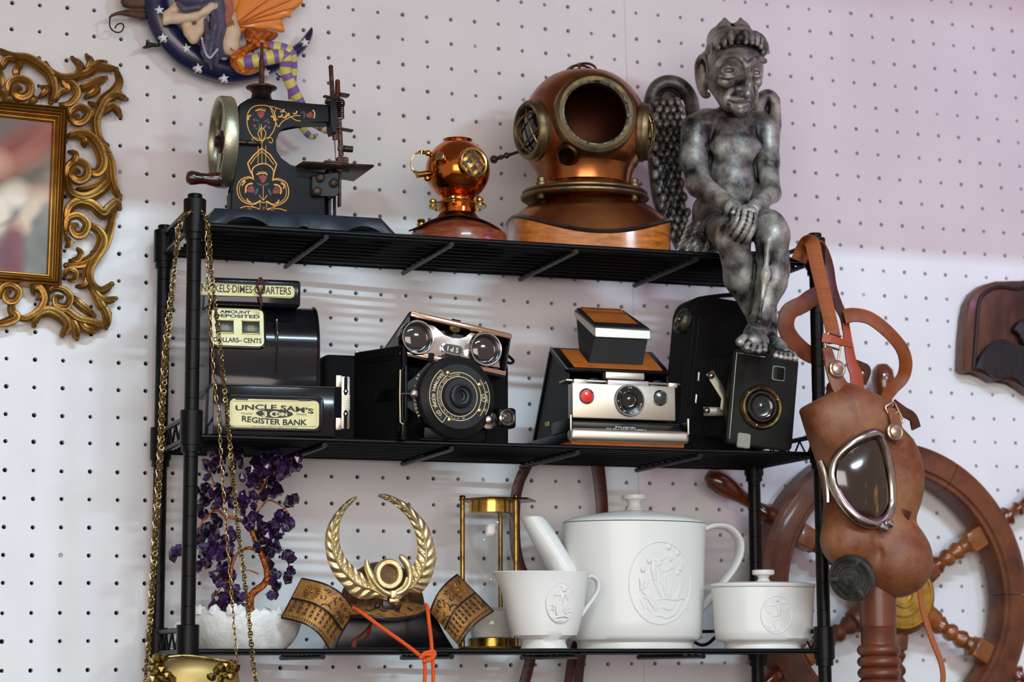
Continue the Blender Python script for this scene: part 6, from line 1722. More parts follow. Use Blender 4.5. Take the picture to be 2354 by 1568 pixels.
# ================================================================ amethyst tree
def gem_tree():
    Y = .074; o = at(560, 1490, Y); F = Frame((o.x, Y, SZ[0]), 0); P = F.l
    t = thing('amethyst_tree', 'purple gemstone tree of copper wire on a white crystal base behind the left post', 'gem tree', F)
    M_CR = mat('white_crystal', 'd8dcd8', .35, 0, col2='eef0ee', scale=90, bump=.9, bscale=260, trans=.0, sss=.4)
    # rough crystal base
    x0, x1 = P(425, 1450).x, P(692, 1440).x; zt = P(560, 1402).z
    x0 = P(440, 1450, -.02).x
    rnd = random.Random(11)
    rings = []
    cx, rx = (x0 + x1) / 2, (x1 - x0) / 2
    nA = 90
    jag = [rnd.uniform(-1, 1) for _ in range(nA)]
    lev = [(0, .72), (.004, .80), (.012, .92), (.022, .99), (.028, 1.0), (zt - .001, .97)]
    for z, k in lev: rings.append([V(cx + rx * k * math.cos(2 * PI * j / nA) + rnd.uniform(-1, 1) * .0006, .040 * k * math.sin(2 * PI * j / nA) + rnd.uniform(-1, 1) * .0006, z + (jag[j] * .0022 if z > .03 else 0)) for j in range(nA)])
    rings.append([V(cx + rx * .84 * math.cos(2 * PI * j / nA), .040 * .84 * math.sin(2 * PI * j / nA), zt - .004 + rnd.uniform(-1, 1) * .002) for j in range(nA)])
    b = MB(); b.grid(rings, True, True, True); base = b.build('crystal_base', M_CR, t)
    # points of crystal along the rim
    for k in range(46):
        a = rnd.uniform(0, 2 * PI); rr = rnd.uniform(.86, .98); p = V(cx + rx * rr * math.cos(a), .040 * rr * math.sin(a), zt - .003)
        b = MB(); s_ = rnd.uniform(.0025, .0048); d = V(rnd.uniform(-.4, .4), rnd.uniform(-.4, .4), 1)
        b.lathe([(s_, -.002), (s_ * .9, s_ * .9), (s_ * .15, s_ * 1.7)], 6, facing(p, d)); b.build('crystal_point', M_CR, base)
    b = MB(); q = P(405, 1450, .02); b.box(q + V(.004, 0, -.004), (.016, .02, .026), Matrix.Rotation(.2, 3, 'Y'), .006, 2); b.build('crystal_lump', M_CR, base)
    # trunk and limbs
    M_CU = mat('copper_wire', 'c4713c', .28, 1.0, col2='8a4524', scale=400, bump=.8, bscale=900)
    C = cropf(380, 1030, 2.241)
    def limb(pts, r0, r1, nm='copper_limb', y=(0, 0)):
        pp = vcurve([P(*C([p[:2]])[0], p[2] if len(p) > 2 else 0) for p in pts], 6)
        rr = [.62 * (r0 + (r1 - r0) * i / (len(pp) - 1)) for i in range(len(pp))]
        b = MB(); n = 5
        for s_ in range(n):
            q = []
            for i, p in enumerate(pp):
                tt = (pp[min(i + 1, len(pp) - 1)] - pp[max(i - 1, 0)]).normalized(); u = (V(0, 1, 0) - tt * tt.y).normalized(); v = tt.cross(u)
                an = 2 * PI * (s_ / n + i * .16); q.append(p + (u * math.cos(an) + v * math.sin(an)) * rr[i] * .55)
            b.tube(q, [x * .55 for x in rr], 6)
        return b.build(nm, M_CU, t, kind='stuff')
    limb([(440, 850), (435, 800), (450, 750), (510, 700), (525, 650), (510, 590), (490, 540), (460, 470), (430, 400)], .0062, .0030, 'trunk')
    limb([(470, 525), (430, 515), (390, 530), (355, 570), (340, 640), (335, 700)], .0028, .0015)
    limb([(430, 400), (380, 370), (310, 350), (265, 320), (220, 350), (185, 390), (175, 460)], .0026, .0012)
    limb([(430, 400), (400, 330), (350, 250), (340, 170), (330, 100)], .0022, .001)
    limb([(440, 430), (450, 350), (470, 280), (500, 200), (540, 120)], .0022, .001)
    limb([(470, 340), (530, 270), (600, 300), (640, 340)], .0016, .0008)
    limb([(505, 600), (560, 520), (610, 530), (640, 620), (640, 680)], .0018, .0008)
    limb([(265, 320), (260, 250), (240, 150), (220, 100)], .0016, .0008)
    limb([(335, 690), (300, 700), (260, 760)], .0014, .0008); limb([(480, 650), (430, 630), (390, 640)], .0012, .0006); limb([(180, 440), (150, 500), (90, 540)], .0012, .0006)
    cl = [(240, 95, 40, 38, 13), (370, 60, 32, 45, 8), (520, 75, 55, 35, 12), (640, 85, 60, 35, 14), (590, 120, 60, 30, 14), (470, 160, 42, 60, 18), (560, 200, 55, 45, 16), (640, 275, 30, 22, 5), (230, 230, 42, 45, 14), (300, 265, 42, 50, 11),
          (410, 270, 35, 32, 10), (430, 375, 24, 26, 6), (620, 360, 38, 26, 7), (540, 440, 42, 55, 14), (600, 420, 22, 38, 5), (490, 480, 35, 26, 5), (560, 520, 40, 30, 7), (630, 565, 25, 35, 6), (632, 665, 22, 32, 5), (195, 345, 18, 30, 3), (245, 430, 48, 42, 16),
          (205, 520, 35, 35, 8), (290, 530, 50, 50, 13), (340, 470, 35, 45, 7), (62, 545, 26, 28, 5), (205, 605, 22, 18, 3), (300, 660, 48, 52, 17), (330, 760, 70, 48, 16), (395, 825, 30, 22, 3), (300, 820, 70, 22, 8), (565, 690, 45, 55, 18), (590, 770, 38, 35, 9), (510, 810, 32, 20, 3)]
    tot = sum(c[4] for c in cl)
    Mg = [mat('amethyst', '4a2868', .12, trans=.45, ior=1.54, coat=.4, col2='24142f', scale=90), mat('pale_amethyst', '6a4a86', .12, trans=.5, ior=1.54, coat=.4, col2='3a2450', scale=90), mat('dark_amethyst', '1d1128', .15, coat=.5)]
    meshes = []
    for k in range(12):
        bm = bmesh.new(); bmesh.ops.create_icosphere(bm, subdivisions=1, radius=.0055)
        for v in bm.verts: v.co = V(v.co.x * 1.15, v.co.y * .8, v.co.z * .85) * rnd.uniform(.8, 1.2)
        me = bpy.data.meshes.new('gem'); bm.to_mesh(me); bm.free(); me.materials.append(Mg[(0, 0, 1, 2, 0, 2)[k % 6]]); meshes.append(me)
    tw = MB(); cnt = 0
    for cx_, cy_, sx, sy, n in cl:
        dy = rnd.uniform(-.02, .025)
        c0 = P(*C([(cx_, cy_)])[0], dy)
        for k in range(n):
            if cnt >= 298: break
            q = P(*C([(cx_ + rnd.gauss(0, sx * .62), cy_ + rnd.gauss(0, sy * .62))])[0], dy + rnd.uniform(-.016, .012))
            q.z = min(max(q.z, zt + .003), Z1 - .010)
            ob = bpy.data.objects.new('gem', rnd.choice(meshes)); COL.objects.link(ob); ob.parent = t; ob.location = q
            ob.rotation_euler = (rnd.uniform(0, 6), rnd.uniform(0, 6), rnd.uniform(0, 6)); s_ = rnd.uniform(.75, 1.15); ob.scale = (s_, s_, s_)
            m = c0.lerp(q, .5) + V(rnd.uniform(-1, 1), rnd.uniform(-1, 1), rnd.uniform(-1, 1)) * .002
            tw.tube([c0, m, q], .0004, 4, cap=False); cnt += 1
    tw.build('copper_twigs', M_CU, t, kind='stuff')
    b = MB()
    for k in range(3): b.ball(P(*C([(440 + 14 * k, 850)])[0], .0), (.004, .004, .003), 6)
    b.build('root_wrap', M_CU, t, kind='stuff')
gem_tree()

# ================================================================ gold purse on chains round the left front post
def chain(b, pts, ln, w, r, twist=PI / 2, seg=6):
    P3 = [Vector(p) for p in pts]; d = [0]
    for i in range(1, len(P3)): d.append(d[-1] + (P3[i] - P3[i - 1]).length)
    L = d[-1]; n = int(L / ln); j = 0; nrm = V(0, -1, 0)
    for k in range(n):
        s_ = (k + .5) * L / n
        while j < len(d) - 2 and d[j + 1] < s_: j += 1
        f_ = (s_ - d[j]) / max(d[j + 1] - d[j], 1e-9); p = P3[j].lerp(P3[j + 1], f_); t_ = (P3[j + 1] - P3[j]).normalized()
        u = (nrm - t_ * nrm.dot(t_)).normalized(); v = t_.cross(u); a = .5 + twist * k
        e = u * math.cos(a) + v * math.sin(a)
        lo_ = ln * .72
        ring = [p + t_ * (lo_ * math.cos(q)) + e * (w / 2 * math.sin(q)) for q in [2 * PI * m / 10 for m in range(10)]]
        b.tube(ring, r, seg, closed=True)
def purse():
    Y = -.020; o = at(445, 1568, Y); F = Frame((o.x, Y, -.045), 0); P = F.l
    t = thing('evening_bag', 'gold satin evening bag with nugget clasp hung by gold chains from the front left post', 'bag', F)
    M_SAT = mat('gold_satin', 'a68e58', .44, .7, col2='8a7444', scale=20); M_NUG = mat('gold_nugget', 'a8935c', .28, 1.0, col2='6a5428', scale=200)
    cx = P(447, 1530).x
    rings = []
    for z_px, w_, d_ in ((1509, .022, .006), (1514, .029, .010), (1525, .034, .014), (1545, .037, .017), (1575, .039, .018), (1620, .036, .017), (1650, .02, .010)):
        z = P(445, z_px).z; rings.append([V(cx + w_ * math.cos(a) , d_ * math.sin(a), z + .0035 * (math.cos(a) ** 2) * (-1 if z_px < 1520 else 0)) for a in [2 * PI * k / 48 for k in range(48)]])
    b = MB(); b.grid(rings); b.build('bag_body', M_SAT, t)
    rnd = random.Random(4)
    spots = [(352, 1520), (362, 1528), (372, 1540), (384, 1552), (396, 1562), (360, 1545), (372, 1560), (352, 1560), (520, 1530), (532, 1524), (508, 1536), (496, 1545), (486, 1556), (474, 1563), (515, 1550), (530, 1555), (505, 1562), (540, 1535), (350, 1535), (362, 1512), (375, 1513), (386, 1568), (455, 1568), (440, 1572)]
    for i, (x, y) in enumerate(spots):
        bm = bmesh.new(); bmesh.ops.create_icosphere(bm, subdivisions=1, radius=.0042)
        for v in bm.verts: v.co *= rnd.uniform(.75, 1.3)
        me = bpy.data.meshes.new('nugget'); bm.to_mesh(me); bm.free()
        ob = link('nugget', me, M_NUG, t); ob.location = P(x, y, -.012 - .004 * rnd.random())
    b = MB(); b.tube(vcurve([P(x, y, -.012) for x, y in ((355, 1516), (420, 1508), (480, 1514), (535, 1524))], 6), .0014, 8); b.build('clasp_bar', M_NUG, t)
    M_CH = mat('antique_gold_chain', '9c8a5e', .34, 1.0, col2='6a5830', scale=400); M_CH2 = mat('pale_gold_chain', 'c2a676', .25, 1.0)
    YC = -.001
    def path(px, ys=None): return vcurve([P(x, y, YC + dy) for x, y, dy in px], 8)
    tl = [(452, 480, .016), (440, 486, .012), (424, 496, .006), (413, 515, .002), (408, 548, 0), (404, 590, 0), (394, 700, 0), (384, 803, 0), (376, 915, 0), (372, 1020, 0), (362, 1188, 0), (350, 1370, 0), (342, 1480, 0), (336, 1540, 0), (332, 1610, 0)]
    tr = [(456, 484, .016), (466, 490, .012), (474, 503, .006), (478, 525, .002), (482, 560, 0), (487, 640, 0), (495, 707, 0), (508, 819, 0), (521, 946, 0), (529, 1026, 0), (544, 1188, 0), (565, 1355, 0), (579, 1495, 0), (587, 1568, 0), (590, 1610, 0)]
    nl = [(450, 478, .017), (436, 488, .012), (418, 500, .005), (409, 530, .001), (404, 600, .002), (388, 700, .002), (378, 800, .002), (370, 915, .002), (366, 1020, .002), (356, 1188, .002), (345, 1370, .002), (340, 1480, .002), (343, 1520, 0), (346, 1545, 0)]
    nr = [(456, 482, .017), (468, 494, .010), (474, 515, .003), (475, 560, .001), (477, 640, .001), (483, 714, .001), (492, 867, .001), (503, 962, .001), (510, 1071, .001), (519, 1195, .001), (530, 1335, .001), (538, 1440, .001), (545, 1527, .001), (540, 1545, 0)]
    for nm, px, ln, w, r, m, tw_ in (('thick_chain', tl, .0024, .0038, .00062, M_CH, 2.2), ('thick_chain', tr, .0024, .0038, .00062, M_CH, 2.2), ('thin_chain', nl, .0036, .0030, .00040, M_CH2, PI / 2), ('thin_chain', nr, .0046, .0026, .00036, M_CH2, PI / 2)):
        b = MB(); chain(b, path(px), ln, w, r, tw_, 5); b.build(nm, m, t, kind='stuff')
purse()
# ================================================================ dark leather straps hanging behind
M_STRAP = mat('dark_red_leather', '4a1f14', .4, col2='351610', scale=80, bump=.3, bscale=400)
def back_straps():
    F = Frame((.3, .150, 0), 0)
    t = thing('hanging_strap', 'dark red leather strap hanging behind the hourglass and cream jug', 'strap', F)
    b = MB(); b.ribbon(vcurve([F.l(x, y, 0) for x, y in ((1222, 1040), (1212, 1068), (1193, 1110), (1184, 1160), (1184, 1240), (1192, 1290), (1210, 1340), (1222, 1400), (1226, 1470), (1218, 1520), (1204, 1575), (1190, 1620))], 6), .0105, .0022, V(0, -1, 0)); b.build('strap', M_STRAP, t)
    t = thing('hanging_strap', 'wide dark red leather strap hanging behind the white teapot', 'strap', F)
    b = MB(); b.ribbon(vcurve([F.l(x, y, .0) for x, y in ((1370, 1030), (1374, 1070), (1380, 1120), (1384, 1180), (1380, 1300), (1360, 1420), (1338, 1500), (1330, 1560), (1326, 1620))], 6), [.0148 - .0055 * min(1, i / 38) for i in range(49)], .0022, V(0, -1, 0)); b.build('strap', M_STRAP, t)
    b = MB(); b.ribbon(vcurve([F.l(x, y, .004) for x, y in ((1345, 1440), (1318, 1500), (1308, 1560), (1300, 1620))], 6), .0085, .0022, V(0, -1, 0)); b.build('strap_end', M_STRAP, t)
    F = Frame((.45, .135, 0), 0)
    t = thing('black_cable', 'black cable loop behind the teapot on the bottom shelf', 'cable', F)
    b = MB(); b.tube(vcurve([F.l(x, y, 0) for x, y in ((1560, 1452), (1610, 1452), (1660, 1450), (1700, 1440))], 4), .0017, 8); b.build('cable_run', M_BLKMET, t)
    b = MB(); b.tube(vcurve([F.l(x, y, 0) for x, y in ((1580, 1462), (1600, 1478), (1615, 1483), (1630, 1478), (1645, 1465), (1665, 1455))], 5), .0017, 8); b.build('cable_loop', M_BLKMET, t)
back_straps()
# ================================================================ seated winged statue
def gargoyle():
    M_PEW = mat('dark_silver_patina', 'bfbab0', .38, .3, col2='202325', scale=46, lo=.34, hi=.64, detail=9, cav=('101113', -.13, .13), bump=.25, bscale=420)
    o = at(1660, 575, .070); F = Frame((at(1660, 575, .045).x, .045, SZ[2]), R(-12))
    t = thing('winged_statue', 'dark silver seated winged goblin statue wearing a ribbed cap, legs hanging over the shelf edge', 'statue', F)
    C = lambda x, y: (1440 + x / 2.6135, 20 + y / 2.6135)
    def p(x, y, d):
        if y > 1180 and d < -.040: d -= .018
        if x < 408 and y > 430 and d > .010: d += .020
        return F.l(*C(x, y), d)
    K = 1 / 2.6135 / 2420           # metres per crop pixel at the statue
    pmin = [min(p(80, 1500, .07)[0], p(80, 100, -.08)[0]), -.130, p(700, 2140, -.095)[2] - .004]
    pmax = [p(1060, 900, -.07)[0] + .004, .078, p(700, 20, .01)[2] + .004]
    cl = Clay(pmin, pmax, .00082)
    def cap(a, b, ra, rb, k=.004, op='add'): cl.cap(p(*a), p(*b), ra * K, rb * K, k, op)
    def ell(c, r, k=.004, op='add', rot=None): cl.ell(p(*c), [x * K for x in r], k, op, rot)
    def chain_(pts, rs, k=.004, op='add'): cl.chain([p(*q) for q in pts], [r * K for r in rs], k, op)
    # ---- torso
    ell((640, 820, .004), (168, 160, 205), .006)
    ell((610, 1010, .004), (150, 160, 180), .010)
    ell((570, 1220, .008), (180, 150, 150), .010)
    ell((470, 1380, .020), (150, 130, 100), .010)
    cap((480, 690, .004), (800, 700, .006), 95, 88, .008)          # shoulder girdle
    cap((640, 640, .004), (650, 520, .000), 88, 80, .006)          # neck
    ell((655, 835, -.0140), (158, 50, 78), .008); cap((655, 800, -.037), (652, 890, -.037), 7, 7, .004, 'cut'); chain_(curve([(560, 915, -.033), (610, 928, -.036), (652, 912, -.036), (700, 928, -.035), (760, 908, -.030)], 3), [5] * 13, .005, 'cut')   # chest
    ell((660, 1060, -.0150), (100, 60, 125), .010)                    # belly
    ell((720, 980, .008), (120, 110, 230), .010)
    # ---- head
    ell((660, 370, -.008), (165, 175, 215), .004)
    ell((650, 300, -.002), (168, 178, 170), .006)
    ell((680, 540, -.024), (88, 95, 95), .007)                     # jaw and chin
    ell((690, 618, -.038), (50, 38, 34), .004)
    cap((505, 440, -.008), (600, 560, -.022), 30, 44, .010)        # jaw line
    ell((600, 438, -.045), (54, 34, 38), .005)                     # cheek bones
    ell((788, 440, -.038), (30, 30, 34), .006)
    # eye sockets and eyes
    ell((618, 368, -.064), (58, 38, 40), .003, 'cut'); ell((785, 382, -.062), (46, 38, 38), .003, 'cut')
    ell((618, 372, -.0485), (34, 26, 20), .0010); ell((783, 386, -.0480), (27, 26, 18), .0010)
    ell((620, 372, -.0600), (9, 10, 9), .0005, 'cut'); ell((783, 386, -.0590), (8, 10, 8), .0005, 'cut')
    for cx, cy, s in ((618, 372, 1.0), (783, 386, .78)):
        for sg, y0 in ((-1, -20), (1, 18)):
            pts = [(cx - 44 * s, cy + 4, -.0490), (cx - 20 * s, cy + y0, -.0560), (cx + 12 * s, cy + y0, -.0565), (cx + 42 * s, cy + 4, -.0510)]
            chain_(curve(pts, 3), [7] * 10, .0012)
    chain_(curve([(545, 345, -.048), (585, 295, -.056), (640, 280, -.062), (690, 300, -.066), (716, 345, -.066)], 4), [15] * 17, .0022)
    chain_(curve([(728, 345, -.066), (760, 312, -.064), (800, 300, -.058), (832, 316, -.048)], 4), [15] * 13, .0022)
    chain_(curve([(560, 405, -.050), (600, 412, -.056), (650, 408, -.056)], 3), [8] * 7, .002)
    # nose: long and hooked
    chain_([(718, 340, -.060), (735, 400, -.072), (740, 455, -.086), (728, 510, -.090), (714, 545, -.082)], [16, 18, 21, 20, 10], .003)
    ell((684, 486, -.064), (26, 24, 18), .004); ell((748, 490, -.068), (14, 20, 16), .003)
    ell((690, 500, -.084), (10, 14, 8), .001, 'cut')
    # folds from nose to mouth
    chain_(curve([(640, 480, -.050), (616, 505, -.051), (596, 545, -.050), (600, 585, -.044)], 4), [5.5] * 13, .004)
    chain_(curve([(775, 460, -.056), (782, 520, -.048), (768, 570, -.044)], 4), [5] * 9, .004)
    # mouth: upper lip, dark line, heavy lower lip
    ell((680, 548, -.050), (70, 40, 28), .004)
    chain_(curve([(600, 560, -.046), (645, 584, -.058), (690, 584, -.064), (750, 568, -.054)], 4), [12] * 13, .002)
    chain_(curve([(606, 572, -.050), (650, 596, -.063), (700, 594, -.068), (752, 578, -.058)], 4), [4.5] * 13, .0008, 'cut')
    chain_(curve([(640, 596, -.056), (680, 614, -.064), (730, 600, -.058)], 4), [14] * 9, .002)
    # ear
    chain_(curve([(500, 400, -.000), (490, 310, .004), (455, 290, .010), (428, 340, .014), (432, 430, .012), (462, 510, .006), (490, 520, .000)], 4), [14] * 25, .003)
    ell((465, 420, .010), (36, 26, 105), .004); ell((455, 380, -.004), (16, 20, 50), .003, 'cut')
    # ---- cap: ribbed band and two lobes
    band = curve([(505, 300, .012), (522, 235, -.004), (580, 192, -.021), (660, 174, -.030), (740, 174, -.032), (796, 194, -.027), (822, 250, -.014)], 6)
    n = len(band)
    chain_(band, [24] * n, .006)
    ell((650, 190, .000), (150, 155, 80), .006)
    for i in range(1, n, 3):
        x, y, d = band[i]
        cap((x - (x - 660) * .03, y - 34, d - .004), (x + (x - 660) * .05, y + 30, d - .006), 17, 15, .0020)
        if i + 1 < n:
            x, y, d = [(u + w) / 2 for u, w in zip(band[i + 1], band[min(i + 2, n - 1)])]; cap((x - (x - 660) * .03, y - 40, d - .013), (x + (x - 660) * .05, y + 36, d - .014), 6, 6, .001, 'cut')
    for bx, by, bd in ((470, 330, .016), (484, 280, .006), (508, 235, -.006)):
        cap((bx - 22, by - 12, bd), (bx + 26, by + 8, bd - .006), 9, 9, .001)
    ell((592, 130, .002), (58, 60, 56), .006); ell((690, 125, .000), (54, 56, 50), .006)
    cap((592, 120, .0), (590, 66, .002), 46, 14, .004); cap((690, 112, .0), (686, 64, .002), 42, 13, .004)
    ell((645, 85, -.010), (12, 50, 40), .003, 'cut')
    ell((560, 190, .020), (80, 110, 90), .008)
    # ---- arms
    cap((415, 720, .000), (400, 900, -.006), 92, 80, .006)
    cap((400, 900, -.006), (440, 1060, -.020), 82, 72, .006)
    cap((440, 1060, -.020), (640, 1190, -.060), 74, 44, .005)
    ell((640, 1200, -.064), (52, 34, 40), .004)
    chain_([(660, 1190, -.066), (650, 1240, -.076), (640, 1280, -.078)], [20, 18, 14], .002)      # thumb side of the lower hand
    cap((845, 740, .000), (850, 920, -.008), 82, 66, .006)
    cap((850, 920, -.008), (870, 1110, -.024), 66, 56, .006)
    cap((870, 1110, -.024), (760, 1200, -.058), 58, 42, .005)
    # upper hand: back of hand, four fingers pointing down-left, thumb
    ell((730, 1225, -.076), (62, 30, 48), .004)
    for (a, b_, c_, d_) in (((688, 1205, -.084), (668, 1262, -.090), (645, 1310, -.088), (632, 1335, -.080)), ((712, 1215, -.088), (698, 1285, -.094), (665, 1345, -.092), (645, 1372, -.084)),
                            ((742, 1230, -.088), (730, 1300, -.094), (700, 1360, -.092), (682, 1388, -.084)), ((770, 1240, -.084), (762, 1310, -.090), (738, 1368, -.088), (722, 1398, -.082))):
        chain_(curve([a, b_, c_, d_], 3), [19, 18.5, 18, 18.5, 18, 17, 16.5, 16, 14, 11], .0012)
    for (a, b_) in (((690, 1250, -.098), (655, 1318, -.098)), ((718, 1262, -.101), (680, 1352, -.101)), ((748, 1275, -.100), (712, 1372, -.099))):
        cap(a, b_, 3.5, 3.5, .0006, 'cut')
    cap((700, 1200, -.076), (640, 1225, -.084), 20, 15, .002)
    # ---- legs: thighs forward, knees, crossed shins, feet
    cap((520, 1330, .006), (640, 1330, -.058), 120, 96, .008)
    cap((700, 1290, .000), (850, 1300, -.058), 118, 96, .008)
    ell((640, 1370, -.066), (92, 62, 92), .006); ell((870, 1330, -.066), (96, 66, 100), .006)
    cap((640, 1400, -.064), (680, 1620, -.052), 96, 84, .008)
    cap((680, 1620, -.052), (790, 1880, -.044), 84, 52, .008)
    cap((790, 1880, -.044), (860, 2000, -.046), 50, 42, .006)
    cap((880, 1380, -.064), (870, 1640, -.060), 98, 86, .008)
    cap((870, 1640, -.060), (800, 1890, -.064), 86, 56, .008)
    ell((900, 1560, -.044), (84, 70, 130), .010)
    chain_([(752, 1420, -.094), (760, 1560, -.094), (772, 1700, -.092)], [7, 7, 5], .002, 'cut')
    chain_([(850, 1400, -.078), (835, 1600, -.082), (800, 1850, -.080)], [12, 14, 10], .010)     # shin ridge
    # front foot (big toe at the left)
    chain_([(798, 1890, -.066), (770, 1960, -.072), (740, 2010, -.080)], [58, 60, 54], .006)
    ell((765, 2000, -.080), (92, 60, 48), .006)
    toes = [((705, 1985, -.086), (682, 2002, -.092), 30), ((735, 2020, -.092), (722, 2040, -.098), 21), ((768, 2030, -.094), (760, 2052, -.100), 20), ((800, 2034, -.093), (796, 2056, -.099), 19), ((830, 2028, -.090), (832, 2050, -.096), 18)]
    for a, b_, r in toes: cap(a, b_, r, r * .92, .0016)
    for i in range(4):
        xm = (toes[i][1][0] + toes[i + 1][1][0]) / 2 + 4; ym = (toes[i][1][1] + toes[i + 1][1][1]) / 2
        cap((xm, ym - 34, -.104), (xm, ym + 14, -.106), 4.5, 5, .0006, 'cut')
    for a, b_, r in toes: ell((b_[0] - 2, b_[1] + 2, b_[2] - r * K * .80), (r * .55, 4, r * .5), .0006)
    # rear foot, toes to the right
    chain_([(860, 1990, -.046), (900, 2030, -.056), (950, 2065, -.062)], [44, 46, 36], .006)
    toes = [((905, 2068, -.066), (896, 2084, -.072), 17), ((930, 2072, -.068), (926, 2092, -.074), 16), ((955, 2078, -.069), (954, 2098, -.075), 16), ((980, 2080, -.069), (984, 2102, -.075), 17), ((1000, 2080, -.066), (1014, 2102, -.072), 22)]
    for a, b_, r in toes: cap(a, b_, r, r * .9, .0014)
    # ---- wings
    cap((500, 720, .016), (380, 680, .028), 60, 40, .006)
    rim = curve([(400, 640, .030), (385, 540, .034), (330, 465, .036), (250, 440, .036), (180, 470, .036), (145, 545, .036), (140, 640, .034), (150, 800, .032), (165, 980, .030), (190, 1150, .028), (250, 1290, .026), (320, 1400, .024)], 4)
    rs = [40 - 12 * min(1, i / 30) for i in range(len(rim))]
    chain_(rim, rs, .004)
    for a, b_, r0, r1 in (((250, 560, .036), (230, 760, .034), 78, 82), ((230, 760, .034), (240, 1000, .030), 82, 76), ((240, 1000, .030), (290, 1260, .028), 76, 62), ((290, 1260, .028), (340, 1420, .024), 62, 40)):
        A, B = p(*a), p(*b_); A.y += .006; B.y += .006
        cl.cap(A, B, r0 * K * 1.12, r1 * K * 1.15, .004)
    rnd = random.Random(9)
    for j in range(19):
        for i in range(4):
            x = 180 + 42 * i + (21 if j % 2 else 0) + rnd.uniform(-5, 5); y = 560 + 44 * j + rnd.uniform(-6, 6)
            x += max(0, (y - 1000) * .16)
            ell((x, y, .0135 + rnd.uniform(-.001, .001)), (24, 26, 36), .0012, rot=Matrix.Rotation(rnd.uniform(-.35, .35), 3, 'Y') @ Matrix.Rotation(-.45, 3, 'X'))
    for j in range(5): cap((240 + 10 * j, 1150 + 20 * j, .014), (230 + 20 * j, 1400, .016), 7, 4, .001)
    rim = curve([(780, 640, .030), (800, 560, .034), (850, 525, .036), (893, 575, .036), (900, 650, .034), (885, 740, .030), (870, 900, .028)], 4)
    chain_(rim, [34] * len(rim), .004)
    ell((840, 640, .038), (60, 22, 110), .004); ell((830, 800, .034), (60, 26, 160), .006)
    # feathered loin cloth on the seat at the left
    for j in range(5):
        for i in range(4):
            x, y = 330 + 48 * i + 14 * j, 1420 - 36 * j + 14 * i
            cap((x, y, -.022 - .003 * i), (x - 26, y + 34, -.026 - .003 * i), 14, 9, .001)
    ell((420, 1430, -.002), (130, 90, 60), .008)
    # flat underside resting on the shelf
    cl.f[:, :, :] = cl.f
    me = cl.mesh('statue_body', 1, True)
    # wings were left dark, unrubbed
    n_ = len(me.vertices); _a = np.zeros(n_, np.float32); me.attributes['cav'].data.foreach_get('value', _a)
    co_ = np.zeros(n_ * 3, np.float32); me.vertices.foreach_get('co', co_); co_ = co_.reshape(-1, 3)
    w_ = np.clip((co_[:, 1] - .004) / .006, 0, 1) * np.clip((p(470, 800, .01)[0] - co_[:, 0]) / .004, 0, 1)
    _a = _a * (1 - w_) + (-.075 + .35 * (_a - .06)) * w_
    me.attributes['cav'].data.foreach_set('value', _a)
    # keep the seat off the wires behind the shelf edge
    n_ = len(me.vertices); co_ = np.zeros(n_ * 3, np.float32); me.vertices.foreach_get('co', co_); co_ = co_.reshape(-1, 3)
    back = co_[:, 1] > -.062
    co_[back, 2] = np.maximum(co_[back, 2], .0002 )
    me.vertices.foreach_set('co', co_.ravel()); me.update()
    link('body', me, M_PEW, t)
gargoyle()
